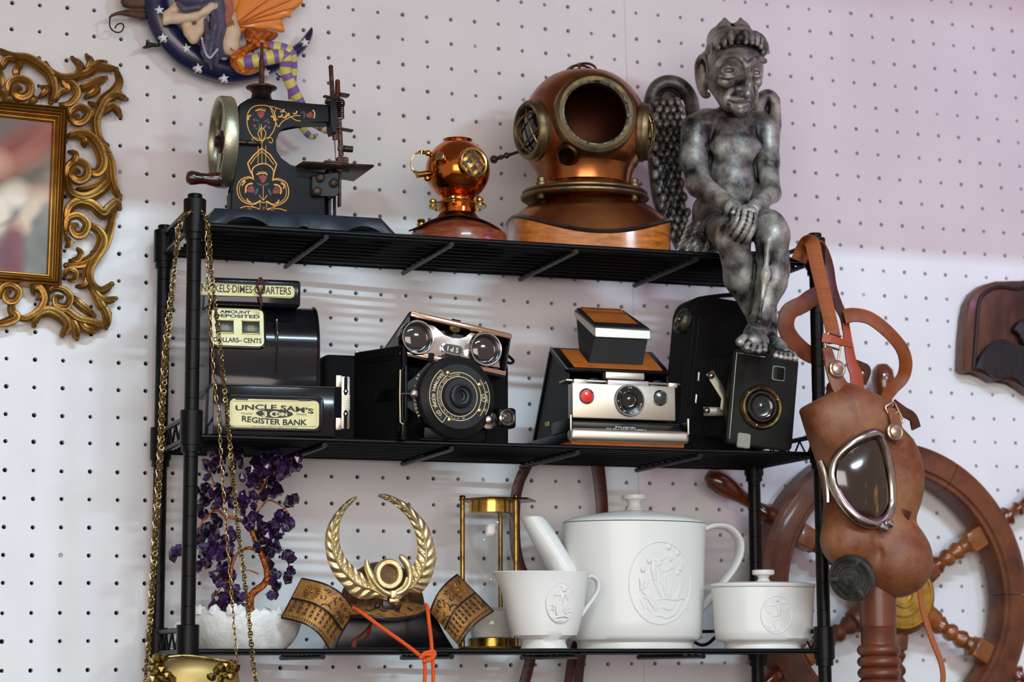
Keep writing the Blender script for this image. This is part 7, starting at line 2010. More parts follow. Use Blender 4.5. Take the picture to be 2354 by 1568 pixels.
# ================================================================ leather gas mask on the right front post
def gas_mask():
    o = at(1990, 1100, -.045); F = Frame((o.x, -.045, o.z), 0); P = F.l
    t = thing('gas_mask', 'brown leather gas mask with chrome eyepiece and ribbed hose hanging from right post', 'gas mask', F)
    M_LE = mat('worn_brown_leather', '8a5c3c', .5, 0, col2='6a3212', scale=24, lo=.38, hi=.62, bump=.4, bscale=260, detail=8)
    M_RUB = mat('red_brown_rubber', '6a3620', .42, 0, col2='53281a', scale=30, bump=.15, coat=.15)
    M_ORS = mat('orange_brown_strap', '8c481f', .5, 0, col2='6e3414', scale=40, bump=.3, bscale=600)
    M_DST = mat('dark_brown_strap', '4e2413', .45, 0, col2='3a1a10', scale=40)
    C = cropf(1820, 860, 1.6605)
    def q(pts): return [F.xz(x, y, 0) for x, y in C(pts)]
    lo = P(1835, 1380, 0); hi = P(2125, 870, 0)
    cl = Clay((lo.x - .004, -.052, lo.z - .006), (hi.x + .004, .048, hi.z + .006), .0011)
    out = curve([(40, 130), (78, 108), (125, 92), (143, 60), (148, 28), (210, 40), (240, 70), (300, 98), (345, 120), (380, 165), (430, 240), (462, 320), (472, 400), (462, 470), (450, 540), (470, 600), (484, 660), (480, 730), (455, 790), (400, 822), (330, 820), (280, 800), (200, 740), (150, 690), (132, 610), (128, 540), (132, 480), (120, 400), (100, 320), (70, 240), (45, 160)], 3, True)
    cl.inflate(q(out), 0, .030, .034, .004)
    def E(c, r, k=.008, op='add'): p = P(*C([c[:2]])[0], c[2]); cl.ell(p, r, k, op)
    E((400, 710, -.012), (.034, .030, .034), .012)      # nose chamber
    E((230, 640, -.010), (.030, .022, .024), .012)      # cheek
    E((240, 180, -.016), (.040, .016, .030), .014)
    E((420, 400, -.008), (.020, .020, .040), .010)
    E((300, 560, -.040), (.030, .010, .006), .008, 'cut')
    E((175, 560, -.034), (.006, .010, .020), .008, 'cut')
    cl.chain([P(*C([p])[0], -.034) for p in [(320, 620), (335, 680), (325, 760)]], [.0016, .002, .0016], .005, 'cut')
    # opening for the eye: shallow seat
    me = cl.mesh('mask_shell', 2)
    sh = link('mask_shell', me, M_LE, t)
    # eyepiece frames follow a plane tilted to the right
    fr = [(318, 226), (345, 262), (368, 350), (380, 440), (376, 510), (345, 562), (300, 570), (245, 545), (190, 480), (158, 410), (160, 350), (190, 300), (250, 252)]
    def dep(x): return -.034 - .004 + .010 * ((x - 270) / 110) ** 2
    pts = [P(*C([p])[0], dep(p[0])) for p in curve(fr, 6, True)]
    b = MB(); b.tube(pts, .0050, 12, closed=True, flat=(1, 1)); b.build('eyepiece_frame', mat('tarnished_chrome', 'b9b2a8', .2, 1.0, col2='6a5f54', scale=60, lo=.5, hi=.8), t)
    b = MB(); inn = [P(*C([(270 + (p[0] - 270) * .86, 400 + (p[1] - 400) * .90)])[0], -.0345) for p in curve(fr, 6, True)]
    cen = sum(inn, V(0, 0, 0)) / len(inn)
    rings = [[cen.lerp(p, s_) + V(0, -.0045 * (1 - s_ * s_), 0) for p in inn] for s_ in (.01, .15, .3, .45, .6, .75, .9, 1)]
    b.grid(rings, True, True, False); b.build('eyepiece_lens', mat('dark_lens_painted_streaks', '2a1a12', .12, .0, coat=1.0, col2='a0661c', scale=30, lo=.56, hi=.64, stretch=(2.2, 1, .35)), t)  # amber streaks in the lens colour stand in for reflections
    b = MB(); b.tube(vcurve([P(x, y, -.012) for x, y in ((1886, 1058), (1896, 1085), (1902, 1120), (1903, 1155))], 5), .0026, 8); b.build('far_eyepiece_frame', MATS['tarnished_chrome'], t)
    b = MB(); 
    for x, y in ((350, 588), (372, 572)): b.lathe([(.0036, -.003), (.004, .0), (.0036, .003), (.002, .0036)], 16, Matrix.Translation(P(*C([(x, y)])[0], -.040)) @ Matrix.Rotation(PI / 2 + .5, 4, 'Y'))
    b.build('frame_screw', M_CHROME, t, kind='stuff')
    # exhaust valve: ridged dark disc facing lower left
    c = P(1957, 1330, -.030); mm = facing(c, (-.70, -.66, -.28))
    M_VAL = mat('dark_valve_metal', '3a3c3a', .4, .6, col2='5c5e58', scale=70, bump=.2)
    b = MB(); b.lathe([(.0165, -.012), (.0205, -.008), (.0212, -.004), (.0212, .001), (.0200, .0025), (.0178, .0025), (.0172, .0005), (.0140, .0005), (.0135, .0020), (.0115, .0020), (.0110, .0008), (.0080, .0008), (.0075, .0022), (.0050, .0022), (.0045, .0012), (.0001, .0016)], 56, mm); vv = b.build('valve_disc', M_VAL, t)
    for a in (R(60), R(180), R(300)):
        b = MB(); b.box(mm @ V(.0165 * math.cos(a), .0165 * math.sin(a), .0012), (.009, .004, .003), mm.to_3x3() @ Matrix.Rotation(a, 3, 'Z'), .0006); b.build('valve_lug', mat('grey_lug', '5a5c5a', .4, .7), vv)
    b = MB(); b.lathe([(.0150, -.028), (.0150, -.012), (.0165, -.010)], 40, mm); b.build('valve_neck', M_LE, t)
    # hose
    hx = P(2018, 1400, -.002); tp = P(2018, 1345, 0).z; bt = P(2018, 1482, 0).z
    b = MB(); b.lathe([(.0185, tp + .010), (.0176, tp), (.0172, tp - .020), (.0165, P(2018, 1440, 0).z), (.0169, P(2018, 1441, 0).z), (.0163, P(2018, 1444, 0).z), (.0160, bt)], 44, Matrix.Translation(V(hx.x, -.002, 0))); b.build('hose_collar', M_RUB, t)
    prof = []; z = bt; pitch = .0104
    for k in range(9):
        for j in range(8):
            a = 2 * PI * j / 8; prof.append((.0165 + .0032 * (1 - abs(math.cos(a / 2 - PI / 2)) ** .6 * -1) * 0 + .0036 * math.sin(PI * j / 8) ** .7, z - pitch * j / 8))
        z -= pitch
    b = MB(); b.lathe(prof, 44, Matrix.Translation(V(hx.x, -.002, 0))); b.build('corrugated_hose', M_RUB, t)
    # straps
    def S(name, pts, w, m, ups, th=.0022, par=t, n=6):
        pp = vcurve([P(x, y, d) for x, y, d in pts], n); ww = w if not isinstance(w, list) else [w[0] + (w[1] - w[0]) * i / (len(pp) - 1) for i in range(len(pp))]
        uu = ups if not isinstance(ups, list) else [ups[0].lerp(ups[1], i / (len(pp) - 1)) for i in range(len(pp))]
        b = MB(); b.ribbon(pp, ww, th, uu); return b.build(name, m, par)
    D0 = .028
    web = S('webbing_strap', [(1836, 600, D0 + .004), (1846, 575, D0 + .002), (1858, 556, D0 - .010), (1868, 562, D0 - .020), (1876, 600, D0 - .026), (1888, 650, D0 - .028), (1902, 710, D0 - .030), (1914, 762, D0 - .032), (1918, 790, D0 - .033)], [.0150, .0125], mat('orange_webbing', 'a4561f', .65, 0, col2='7a3c14', scale=900, lo=.2, hi=.8, stretch=(.02, .02, 1), bump=.8, bscale=600), V(-.35, -1, .1))
    S('strap_over_post', [(1846, 600, D0 + .006), (1858, 558, D0 + .002), (1880, 556, D0 + .012), (1892, 575, D0 + .018)], .012, M_ORS, V(0, -.2, 1))
    S('dark_strap', [(1884, 566, D0 + .014), (1894, 585, D0 + .012), (1904, 615, D0 + .012), (1912, 660, D0 + .010), (1926, 700, D0 + .004), (1940, 730, D0), (1945, 760, D0)], [.014, .008], M_DST, V(.1, -1, 0))
    S('loop_strap', [(1941, 728, D0 - .006), (1965, 724, D0 - .010), (2000, 732, D0 - .012), (2040, 762, D0 - .012), (2072, 800, D0 - .008), (2082, 835, D0 - .002), (2075, 868, D0 + .004), (2050, 896, D0 + .004), (2037, 918, D0 - .002), (2041, 940, D0 - .012)], [.0150, .0110], M_ORS, [V(0, -1, .35), V(-.6, -.7, .3)], n=8)
    S('hanging_tab', [(1944, 745, D0 - .002), (1950, 790, D0 - .006), (1958, 835, D0 - .010), (1968, 862, D0 - .012), (1972, 905, D0 - .016)], [.008, .0165], mat('red_brown_tab', '9a4426', .5), V(.2, -1, 0))
    S('folded_tab', [(1962, 835, D0 - .006), (1980, 842, D0 - .004), (1995, 852, D0 - .002), (1984, 880, D0 - .002)], .0085, M_DST, V(.5, -1, 0))
    S('left_loop', [(1888, 676, D0 + .012), (1866, 685, D0 + .010), (1845, 700, D0 + .010), (1815, 716, D0 + .012), (1806, 745, D0 + .014), (1815, 772, D0 + .016), (1840, 800, D0 + .018), (1862, 815, D0 + .020), (1880, 820, D0 + .02)], [.017, .016], mat('mid_brown_strap', '7a3a1c', .5, 0, col2='55240f', scale=30), V(-.1, -1, .0), n=8)
    # buckles and rivets
    def buckle(c, w, h, rot_, d, r=.0011):
        cc = P(*c, d); rm = Matrix.Rotation(rot_, 3, 'Y'); q_ = [cc + rm @ V(x * w, 0, z * h) for x, z in rrect(-.5, -.5, .5, .5, .12, 4)]
        b = MB(); b.tube(q_, r, 8, closed=True); b.tube([cc + rm @ V(-w / 2, 0, 0), cc + rm @ V(w / 2, 0, 0)], r, 8); return b.build('buckle', mat('brass_nickel_buckle', 'b7a283', .3, 1.0), t)
    buckle((1914, 800), .015, .026, R(12), -.010)
    S('buckle_keeper', [(1890, 776, -.012), (1912, 780, -.014), (1938, 788, -.012), (1958, 794, -.006)], [.0090, .0050], MATS['red_brown_tab'], V(-.1, -1, 0))
    S('riveted_tab', [(1900, 800, -.010), (1908, 830, -.014), (1916, 855, -.016), (1928, 884, -.018), (1940, 900, -.02)], [.0095, .0185], M_LE, V(0, -1, 0), .003)
    for c, d in (((1925, 848), -.020), ((2058, 993), -.040)):
        p = P(*c, d); b = MB(); b.lathe([(.0082, -.003), (.0082, .0006), (.0070, .0012), (.0062, .0010), (.0056, .0020), (.0030, .0026), (.0001, .0028)], 24, facing(p, (.05, -1, .1))); b.build('rivet', mat('pale_rivet', 'a8927a', .3, .9), t)
    buckle((2056, 952), .011, .020, R(-28), -.032)
    S('side_tab', [(2050, 940, -.030), (2058, 965, -.034), (2062, 990, -.036), (2070, 1012, -.034)], [.012, .015], M_LE, V(.3, -1, 0), .003)
    S('dark_keeper', [(2056, 930, -.020), (2080, 948, -.014), (2098, 960, -.010), (2106, 985, -.008)], [.011, .012], M_DST, V(.2, -1, .3))
    buckle((2082, 1165), .010, .018, R(-15), -.018)
    S('thin_strap', [(2076, 1180, -.022), (2092, 1200, -.024), (2110, 1222, -.024), (2116, 1260, -.024), (2114, 1330, -.022), (2121, 1400, -.02), (2142, 1468, -.02), (2162, 1520, -.02), (2168, 1560, -.02), (2160, 1600, -.02)], [.0085, .0060], mat('pale_brown_strap', 'a05a34', .5), V(.5, -1, 0), n=8)
    S('chin_tab', [(2066, 1208, -.022), (2074, 1195, -.026), (2082, 1172, -.028)], .012, M_DST, V(0, -1, 0))
gas_mask()

# ================================================================ ship's wheel
def wheel():
    d0 = -.040
    hub = WALL.l(2062, 1367, d0); org = WO + WALL.rot @ V(hub.x, 0, hub.z)
    F = Frame(org, rot=WALL.rot)
    t = thing('ship_wheel', 'large brown wooden ship wheel with brass hub on the wall behind gas mask', 'ship wheel', F)
    M_WO = mat('brown_turned_wood', '6e3c20', .5, 0, col2='452212', scale=22, coat=.08, detail=6)
    M_WO2 = mat('orange_turned_wood', '8e5220', .3, 0, col2='5c2c12', scale=30, coat=.5)
    Ro, Ri, th = .1575, .1255, .024
    y0 = d0
    Mx = Matrix.Translation(V(0, y0, 0)) @ Matrix.Rotation(PI / 2, 4, 'X')
    prof = [(Ri, -th), (Ri, -.0), (Ri + .002, .0035), (Ri + .006, .0035), (Ri + .008, .0060), (Ro - .008, .0060), (Ro - .004, .004), (Ro, .0015), (Ro, -th)]
    for k in range(6):
        a0, a1 = 2 * PI * k / 6 + .003, 2 * PI * (k + 1) / 6 - .003
        rings = [[Mx @ V(r * math.cos(a), r * math.sin(a), z) for r, z in prof] for a in [a0 + (a1 - a0) * i / 24 for i in range(25)]]
        b = MB(); b.grid(rings, True, True, True); b.build('rim_section', M_WO, t)
    for k in range(6):
        a = R(30 + 60 * k)
        mm = Matrix.Translation(V(0, y0 + .008, 0)) @ Matrix.Rotation(-(a - PI / 2), 4, 'Y')     # local z along the spoke
        b = MB(); s = 1.0
        pr = [(.010, .02), (.0125, .03), (.0135, .045), (.0120, .056), (.0085, .058), (.0105, .062), (.0085, .066), (.0060, .070), (.0095, .075), (.0095, .079), (.0062, .083), (.0090, .088), (.0100, .092), (.0070, .097), (.0085, .102), (.0110, .104), (.0110, .106)]
        b.lathe(pr, 24, mm); sp = b.build('spoke', M_WO2 if k in (5, 0) else M_WO, t)
        b = MB(); b.box(mm @ V(0, 0, .1155), (.022, .020, .020), mm.to_3x3(), .002); b.build('spoke_block', M_WO2, sp)
        hp = [(.0085, Ro - .002), (.0085, Ro + .004), (.0110, Ro + .008), (.0075, Ro + .012), (.0060, Ro + .020), (.0085, Ro + .024), (.0060, Ro + .028), (.0075, Ro + .040), (.0115, Ro + .056), (.0125, Ro + .066), (.0110, Ro + .076), (.006, Ro + .082), (.0005, Ro + .083)]
        b = MB(); b.lathe(hp, 24, mm); b.build('handle', mat('gloss_brown_handle', '6a3218', .2, 0, col2='44200f', scale=30, coat=.7), t)
    b = MB(); b.lathe([(.042, -.012), (.042, .004), (.038, .006)], 48, Mx); b.build('hub_block', M_WO, t)
    b = MB(); b.lathe([(.0370, .004), (.0372, .0105), (.0350, .0125), (.0330, .0125), (.0320, .0110), (.0250, .0118), (.0240, .0130), (.0225, .0118), (.0150, .0124), (.0140, .0145), (.0100, .0150), (.0090, .0120), (.0001, .0120)], 56, Mx); b.build('brass_hub', mat('bright_yellow_brass', 'd9b55e', .3, .9, col2='b08c3c', scale=60), t)
wheel()

# ================================================================ carved plaque at the right edge
def plaque():
    d0 = -.020
    o = WALL.l(2290, 760, d0); org = WO + WALL.rot @ V(o.x, 0, o.z); F = Frame(org, rot=WALL.rot); P = lambda x, y, d=d0: F.l(x, y, d)
    t = thing('wooden_plaque', 'dark brown arched wooden plaque with black carved relief at the right edge of the wall', 'plaque', F)
    out = [(2225, 856), (2214, 848), (2218, 780), (2224, 720), (2228, 695), (2240, 672), (2262, 654), (2290, 646), (2320, 646), (2350, 650), (2366, 640), (2390, 632), (2430, 640), (2450, 660), (2455, 760), (2450, 880), (2400, 905), (2370, 905), (2352, 890), (2332, 874), (2308, 870), (2288, 876), (2270, 864), (2250, 852), (2238, 852)]
    poly = [(P(x, y).x, P(x, y).z) for x, y in out]
    b = MB(); b.prism(poly[::-1], d0, -.003, .002, 2); bd = b.build('board', mat('dark_walnut_board', '5c3420', .45, 0, col2='35190f', scale=14, coat=.15, stretch=(3, 1, .6)), t)
    inn = [(2250, 700), (2262, 676), (2285, 662), (2310, 660), (2340, 664), (2370, 655), (2400, 655), (2430, 680)]
    b = MB(); b.tube(vcurve([P(x, y, d0 - .001) for x, y in [(2238, 850), (2244, 770)] + inn], 5), .0022, 8); b.build('carved_groove', mat('dark_groove', '24120c', .6), bd)
    M_B = mat('black_carving', '141010', .55, bump=.6, bscale=200)
    blk = curve([(2236, 850), (2246, 822), (2262, 800), (2284, 786), (2300, 782), (2322, 790), (2345, 800), (2400, 790), (2450, 800), (2450, 890), (2380, 900), (2352, 888), (2332, 872), (2308, 868), (2288, 874), (2268, 860), (2250, 850)], 3, True)
    b = MB(); b.prism([(P(x, y).x, P(x, y).z) for x, y in blk][::-1], d0 - .007, d0 + .002, .002, 2); b.build('carved_hill', M_B, bd)
    blk = curve([(2322, 762), (2330, 745), (2350, 735), (2380, 738), (2420, 740), (2420, 800), (2360, 806), (2342, 790), (2338, 775)], 3, True)
    b = MB(); b.prism([(P(x, y).x, P(x, y).z) for x, y in blk][::-1], d0 - .009, d0 + .002, .002, 2); b.build('carved_figure', M_B, bd)
plaque()
# ================================================================ ornate gilt frame
def frame():
    d0 = -.012
    o = WALL.l(-20, 450, d0); org = WO + WALL.rot @ V(o.x, 0, o.z); F = Frame(org, rot=WALL.rot); P = lambda x, y, d=0: F.l(x, y, d)
    t = thing('picture_frame', 'ornate antique gold picture frame with pierced leafy scrollwork round a painting at the left edge', 'picture frame', F)
    M_G = mat('antique_gilt', 'a07434', .34, .75, col2='5a3f1c', scale=40, lo=.35, hi=.75, bump=.25, bscale=420, detail=6)
    M_G2 = mat('gilt_moulding', 'b08338', .32, .8, col2='8a6026', scale=60, lo=.4, hi=.8)
    M_DKG = mat('dark_gilt_backing', '3a2c1a', .6, .3)
    # moulding: profile swept round the rectangle
    oc = [P(156, 248, -.016), P(136, 660, -.016), P(-190, 634, -.016), P(-182, 217, -.016)]
    ic = [P(122, 280, -.016), P(109, 629, -.016), P(-160, 607, -.016), P(-152, 250, -.016)]
    prof = [(0, .014), (0, -.001), (.05, -.005), (.12, -.006), (.18, -.002), (.2, -.002), (.24, -.007), (.32, -.0095), (.4, -.0085), (.44, -.004), (.47, -.004), (.5, -.008), (.58, -.0085), (.64, -.003), (.67, -.003), (.72, -.005), (.78, -.003), (.84, .001), (.92, .001), (1.0, .003), (1.0, .012)]
    b = MB()
    rings = [[a.lerp(c, u) + V(0, d, 0) for u, d in prof] for a, c in zip(oc, ic)]
    bm = b.bm; vr = [[bm.verts.new(p) for p in r] for r in rings]
    for i in range(4):
        for j in range(len(prof) - 1): bm.faces.new((vr[i][j], vr[i][j + 1], vr[(i + 1) % 4][j + 1], vr[(i + 1) % 4][j]))
    b.build('moulding', M_G2, t)
    # printed painting behind glass
    nx, nz = 110, 150
    bm = bmesh.new(); tl, tr, br, bl = ic[3], ic[0], ic[1], ic[2]
    gv = [[bm.verts.new(tl.lerp(tr, i / nx).lerp(bl.lerp(br, i / nx), j / nz) + V(0, .005, 0)) for i in range(nx + 1)] for j in range(nz + 1)]
    for j in range(nz):
        for i in range(nx): bm.faces.new((gv[j][i], gv[j + 1][i], gv[j + 1][i + 1], gv[j][i + 1]))
    me = bpy.data.meshes.new('painting'); bm.to_mesh(me); bm.free()
    A = P(0, 230, 0); B = P(150, 650, 0)
    def paint(x, y, z):
        u = (x - A.x) / (B.x - A.x) * 320; v = (A.z - z) / (A.z - B.z) * 896
        n = len(x); c = np.zeros((n, 3))
        def rgb(h): return np.array(lin(h))
        nz_ = .5 + .5 * np.sin(u * .045 + np.sin(v * .02) * 2) * np.sin(v * .018 + 1)
        c[:] = rgb('5a5c58') * (1 - nz_[:, None]) + rgb('7e7c72') * nz_[:, None]
        def blob(cx, cy, sx, sy, ang, h, soft=.35, amt=1.0):
            soft = soft * 1.6 + .2
            nonlocal c
            a = math.radians(ang); dx, dy = u - cx, v - cy; p = dx * math.cos(a) + dy * math.sin(a); q = -dx * math.sin(a) + dy * math.cos(a)
            r = np.sqrt((p / sx) ** 2 + (q / sy) ** 2); w = np.clip((1 - r) / soft + .5, 0, 1)[:, None] * amt
            c = c * (1 - w) + rgb(h) * w
        blob(235, 420, 60, 130, 0, 'a39c8c', .9, .8); blob(60, 120, 200, 60, -20, '77706a', .9)
        blob(120, 220, 190, 75, -32, '9a5650', .5); blob(150, 190, 160, 24, -34, 'b06a60', .8, .7); blob(60, 250, 120, 20, -40, '7d3f3c', .8, .7); blob(70, 330, 170, 48, -34, 'bc7a6c', .6, .8)
        blob(-20, 330, 60, 60, 0, 'd8a898', .6); blob(150, 380, 90, 20, -38, '6b5f5c', .8, .7)
        blob(75, 480, 66, 70, 0, 'd9cdbc', .35); blob(-10, 580, 60, 110, 10, 'dccbb8', .35); blob(190, 470, 70, 40, -5, 'c9a890', .6, .9); blob(140, 560, 34, 90, 36, 'cdb69c', .4)
        blob(100, 640, 44, 46, 20, 'd6b89c', .4); blob(30, 625, 60, 12, -30, '6a4a4a', .8, .5)
        blob(65, 780, 58, 150, 4, '74202a', .3); blob(20, 800, 60, 90, -10, '5e1a26', .5, .8); blob(180, 760, 70, 90, 0, '62665e', .8, .7)
        return c
    vcol(me, paint)
    link('painting', me, mat('varnished_print', '888888', .35, vcol='Col', coat=.4), t)
    b = MB(); b.box(((oc[0].x + oc[3].x) / 2, -.004, (oc[0].z + oc[1].z) / 2), (oc[0].x - oc[3].x - .004, .006, oc[0].z - oc[1].z - .006)); b.build('backing', M_DKG, t)
    C = cropf(0, 90, 2.2402)
    def sc(pts, r=13, ends=(1, 1), d=-.010, name='scroll'):
        q = C(curve(pts, 6)); n = len(q); pp = []; rr = []
        for i, (x, y) in enumerate(q):
            u = i / (n - 1); w = math.sin(PI * min(1, max(0, u))) ** .5
            pp.append(P(x, y, d - .006 * w)); rr.append(r / 2.2402 / 2380 * (.45 + 1.05 * w))
        b = MB(); b.tube(pp, rr, 16, ridges=5, rdepth=.2, flat=(1.0, .75), up=V(0, -1, 0))
        for e, k in zip(ends, (0, -1)):
            if e: b.ball(pp[k], rr[k] * 1.9 * e, 10)
        return b.build(name, M_G, t)
    L = [([(355, 500), (400, 485), (460, 500), (510, 560), (530, 640), (500, 690), (450, 680)], 20), ([(345, 720), (350, 660), (400, 628), (448, 660), (445, 712), (400, 730), (368, 700), (385, 672), (405, 682)], 15),
         ([(480, 455), (492, 525), (540, 570), (570, 640), (578, 720), (600, 790), (618, 808)], 17), ([(345, 730), (365, 790), (430, 815), (500, 790), (560, 735), (575, 700)], 19), ([(395, 775), (450, 765), (520, 740), (560, 690)], 12),
         ([(345, 965), (350, 880), (400, 838), (470, 850), (530, 900), (560, 870), (600, 838), (615, 872)], 19), ([(340, 1000), (345, 930), (400, 908), (448, 950), (430, 1002), (390, 1010), (368, 972), (395, 955)], 15),
         ([(450, 960), (500, 980), (530, 1040), (490, 1120), (420, 1160), (340, 1165)], 19), ([(590, 880), (570, 970), (540, 1060), (485, 1130), (455, 1200), (470, 1265), (520, 1295), (575, 1262)], 19),
         ([(400, 1080), (418, 1105), (400, 1135), (360, 1140)], 12), ([(455, 1230), (490, 1310), (540, 1345), (597, 1335)], 15), ([(480, 1290), (520, 1370), (565, 1415)], 16), ([(500, 1330), (550, 1420), (545, 1488)], 16),
         ([(175, 1475), (190, 1420), (250, 1398), (310, 1425), (348, 1475), (320, 1525)], 19), ([(250, 1398), (340, 1400), (400, 1440), (480, 1460), (545, 1480)], 17), ([(350, 1430), (385, 1480), (395, 1545)], 15), ([(400, 1440), (440, 1490), (500, 1500)], 14),
         ([(330, 1225), (350, 1188), (388, 1200), (385, 1238), (352, 1240)], 11), ([(395, 1275), (440, 1262), (448, 1222), (410, 1212)], 12), ([(250, 1310), (272, 1285), (322, 1288), (362, 1330), (340, 1380), (290, 1370), (285, 1330), (320, 1328)], 13),
         ([(365, 1325), (420, 1375), (485, 1425)], 16), ([(80, 1425), (130, 1438), (200, 1400), (232, 1340), (212, 1282), (175, 1275), (172, 1310)], 15), ([(0, 1330), (10, 1280), (60, 1268), (98, 1300), (80, 1345), (40, 1350), (25, 1315), (50, 1303)], 13),
         ([(60, 1350), (62, 1400), (85, 1432), (30, 1460), (-30, 1472)], 16), ([(-10, 55), (60, 88), (140, 100), (210, 140), (260, 190), (278, 260), (262, 325)], 19), ([(5, 160), (35, 105), (100, 112)], 13), ([(92, 205), (82, 160), (115, 125)], 13),
         ([(42, 285), (45, 230), (90, 203), (148, 225), (152, 280), (110, 302), (72, 280), (85, 248), (105, 255)], 15), ([(235, 125), (258, 168), (320, 200), (395, 190), (412, 140), (372, 98)], 17), ([(390, 195), (450, 175), (500, 142), (600, 155)], 17),
         ([(440, 180), (465, 120), (445, 82)], 13), ([(455, 175), (490, 130), (545, 118)], 13), ([(598, 160), (616, 220), (590, 270), (540, 315), (510, 370), (492, 425), (500, 490), (522, 530), (550, 548)], 19), ([(530, 340), (590, 288), (652, 310)], 15),
         ([(520, 385), (580, 345), (620, 395)], 16), ([(288, 318), (305, 280), (350, 255), (330, 222), (372, 232), (400, 280), (360, 332), (312, 335)], 14), ([(410, 255), (470, 232), (545, 200)], 17), ([(440, 300), (495, 265), (482, 225)], 14),
         ([(358, 405), (370, 368), (412, 348), (455, 380), (432, 422), (390, 432), (368, 402), (400, 395)], 14), ([(440, 405), (475, 390), (492, 350), (460, 328)], 13), ([(355, 580), (388, 590), (382, 622), (348, 642)], 12), ([(400, 498), (430, 520), (436, 552)], 13),
         ([(205, 300), (240, 262), (215, 245)], 13), ([(150, 330), (180, 310), (168, 295)], 11), ([(-20, 260), (20, 290), (40, 320), (90, 322)], 14), ([(-30, 120), (0, 200), (-10, 260)], 16), ([(190, 1340), (215, 1320), (195, 1300)], 10), ([(340, 1020), (360, 1050), (340, 1070)], 11)]
    for pts, r in L: sc(pts, r * .92)
frame()

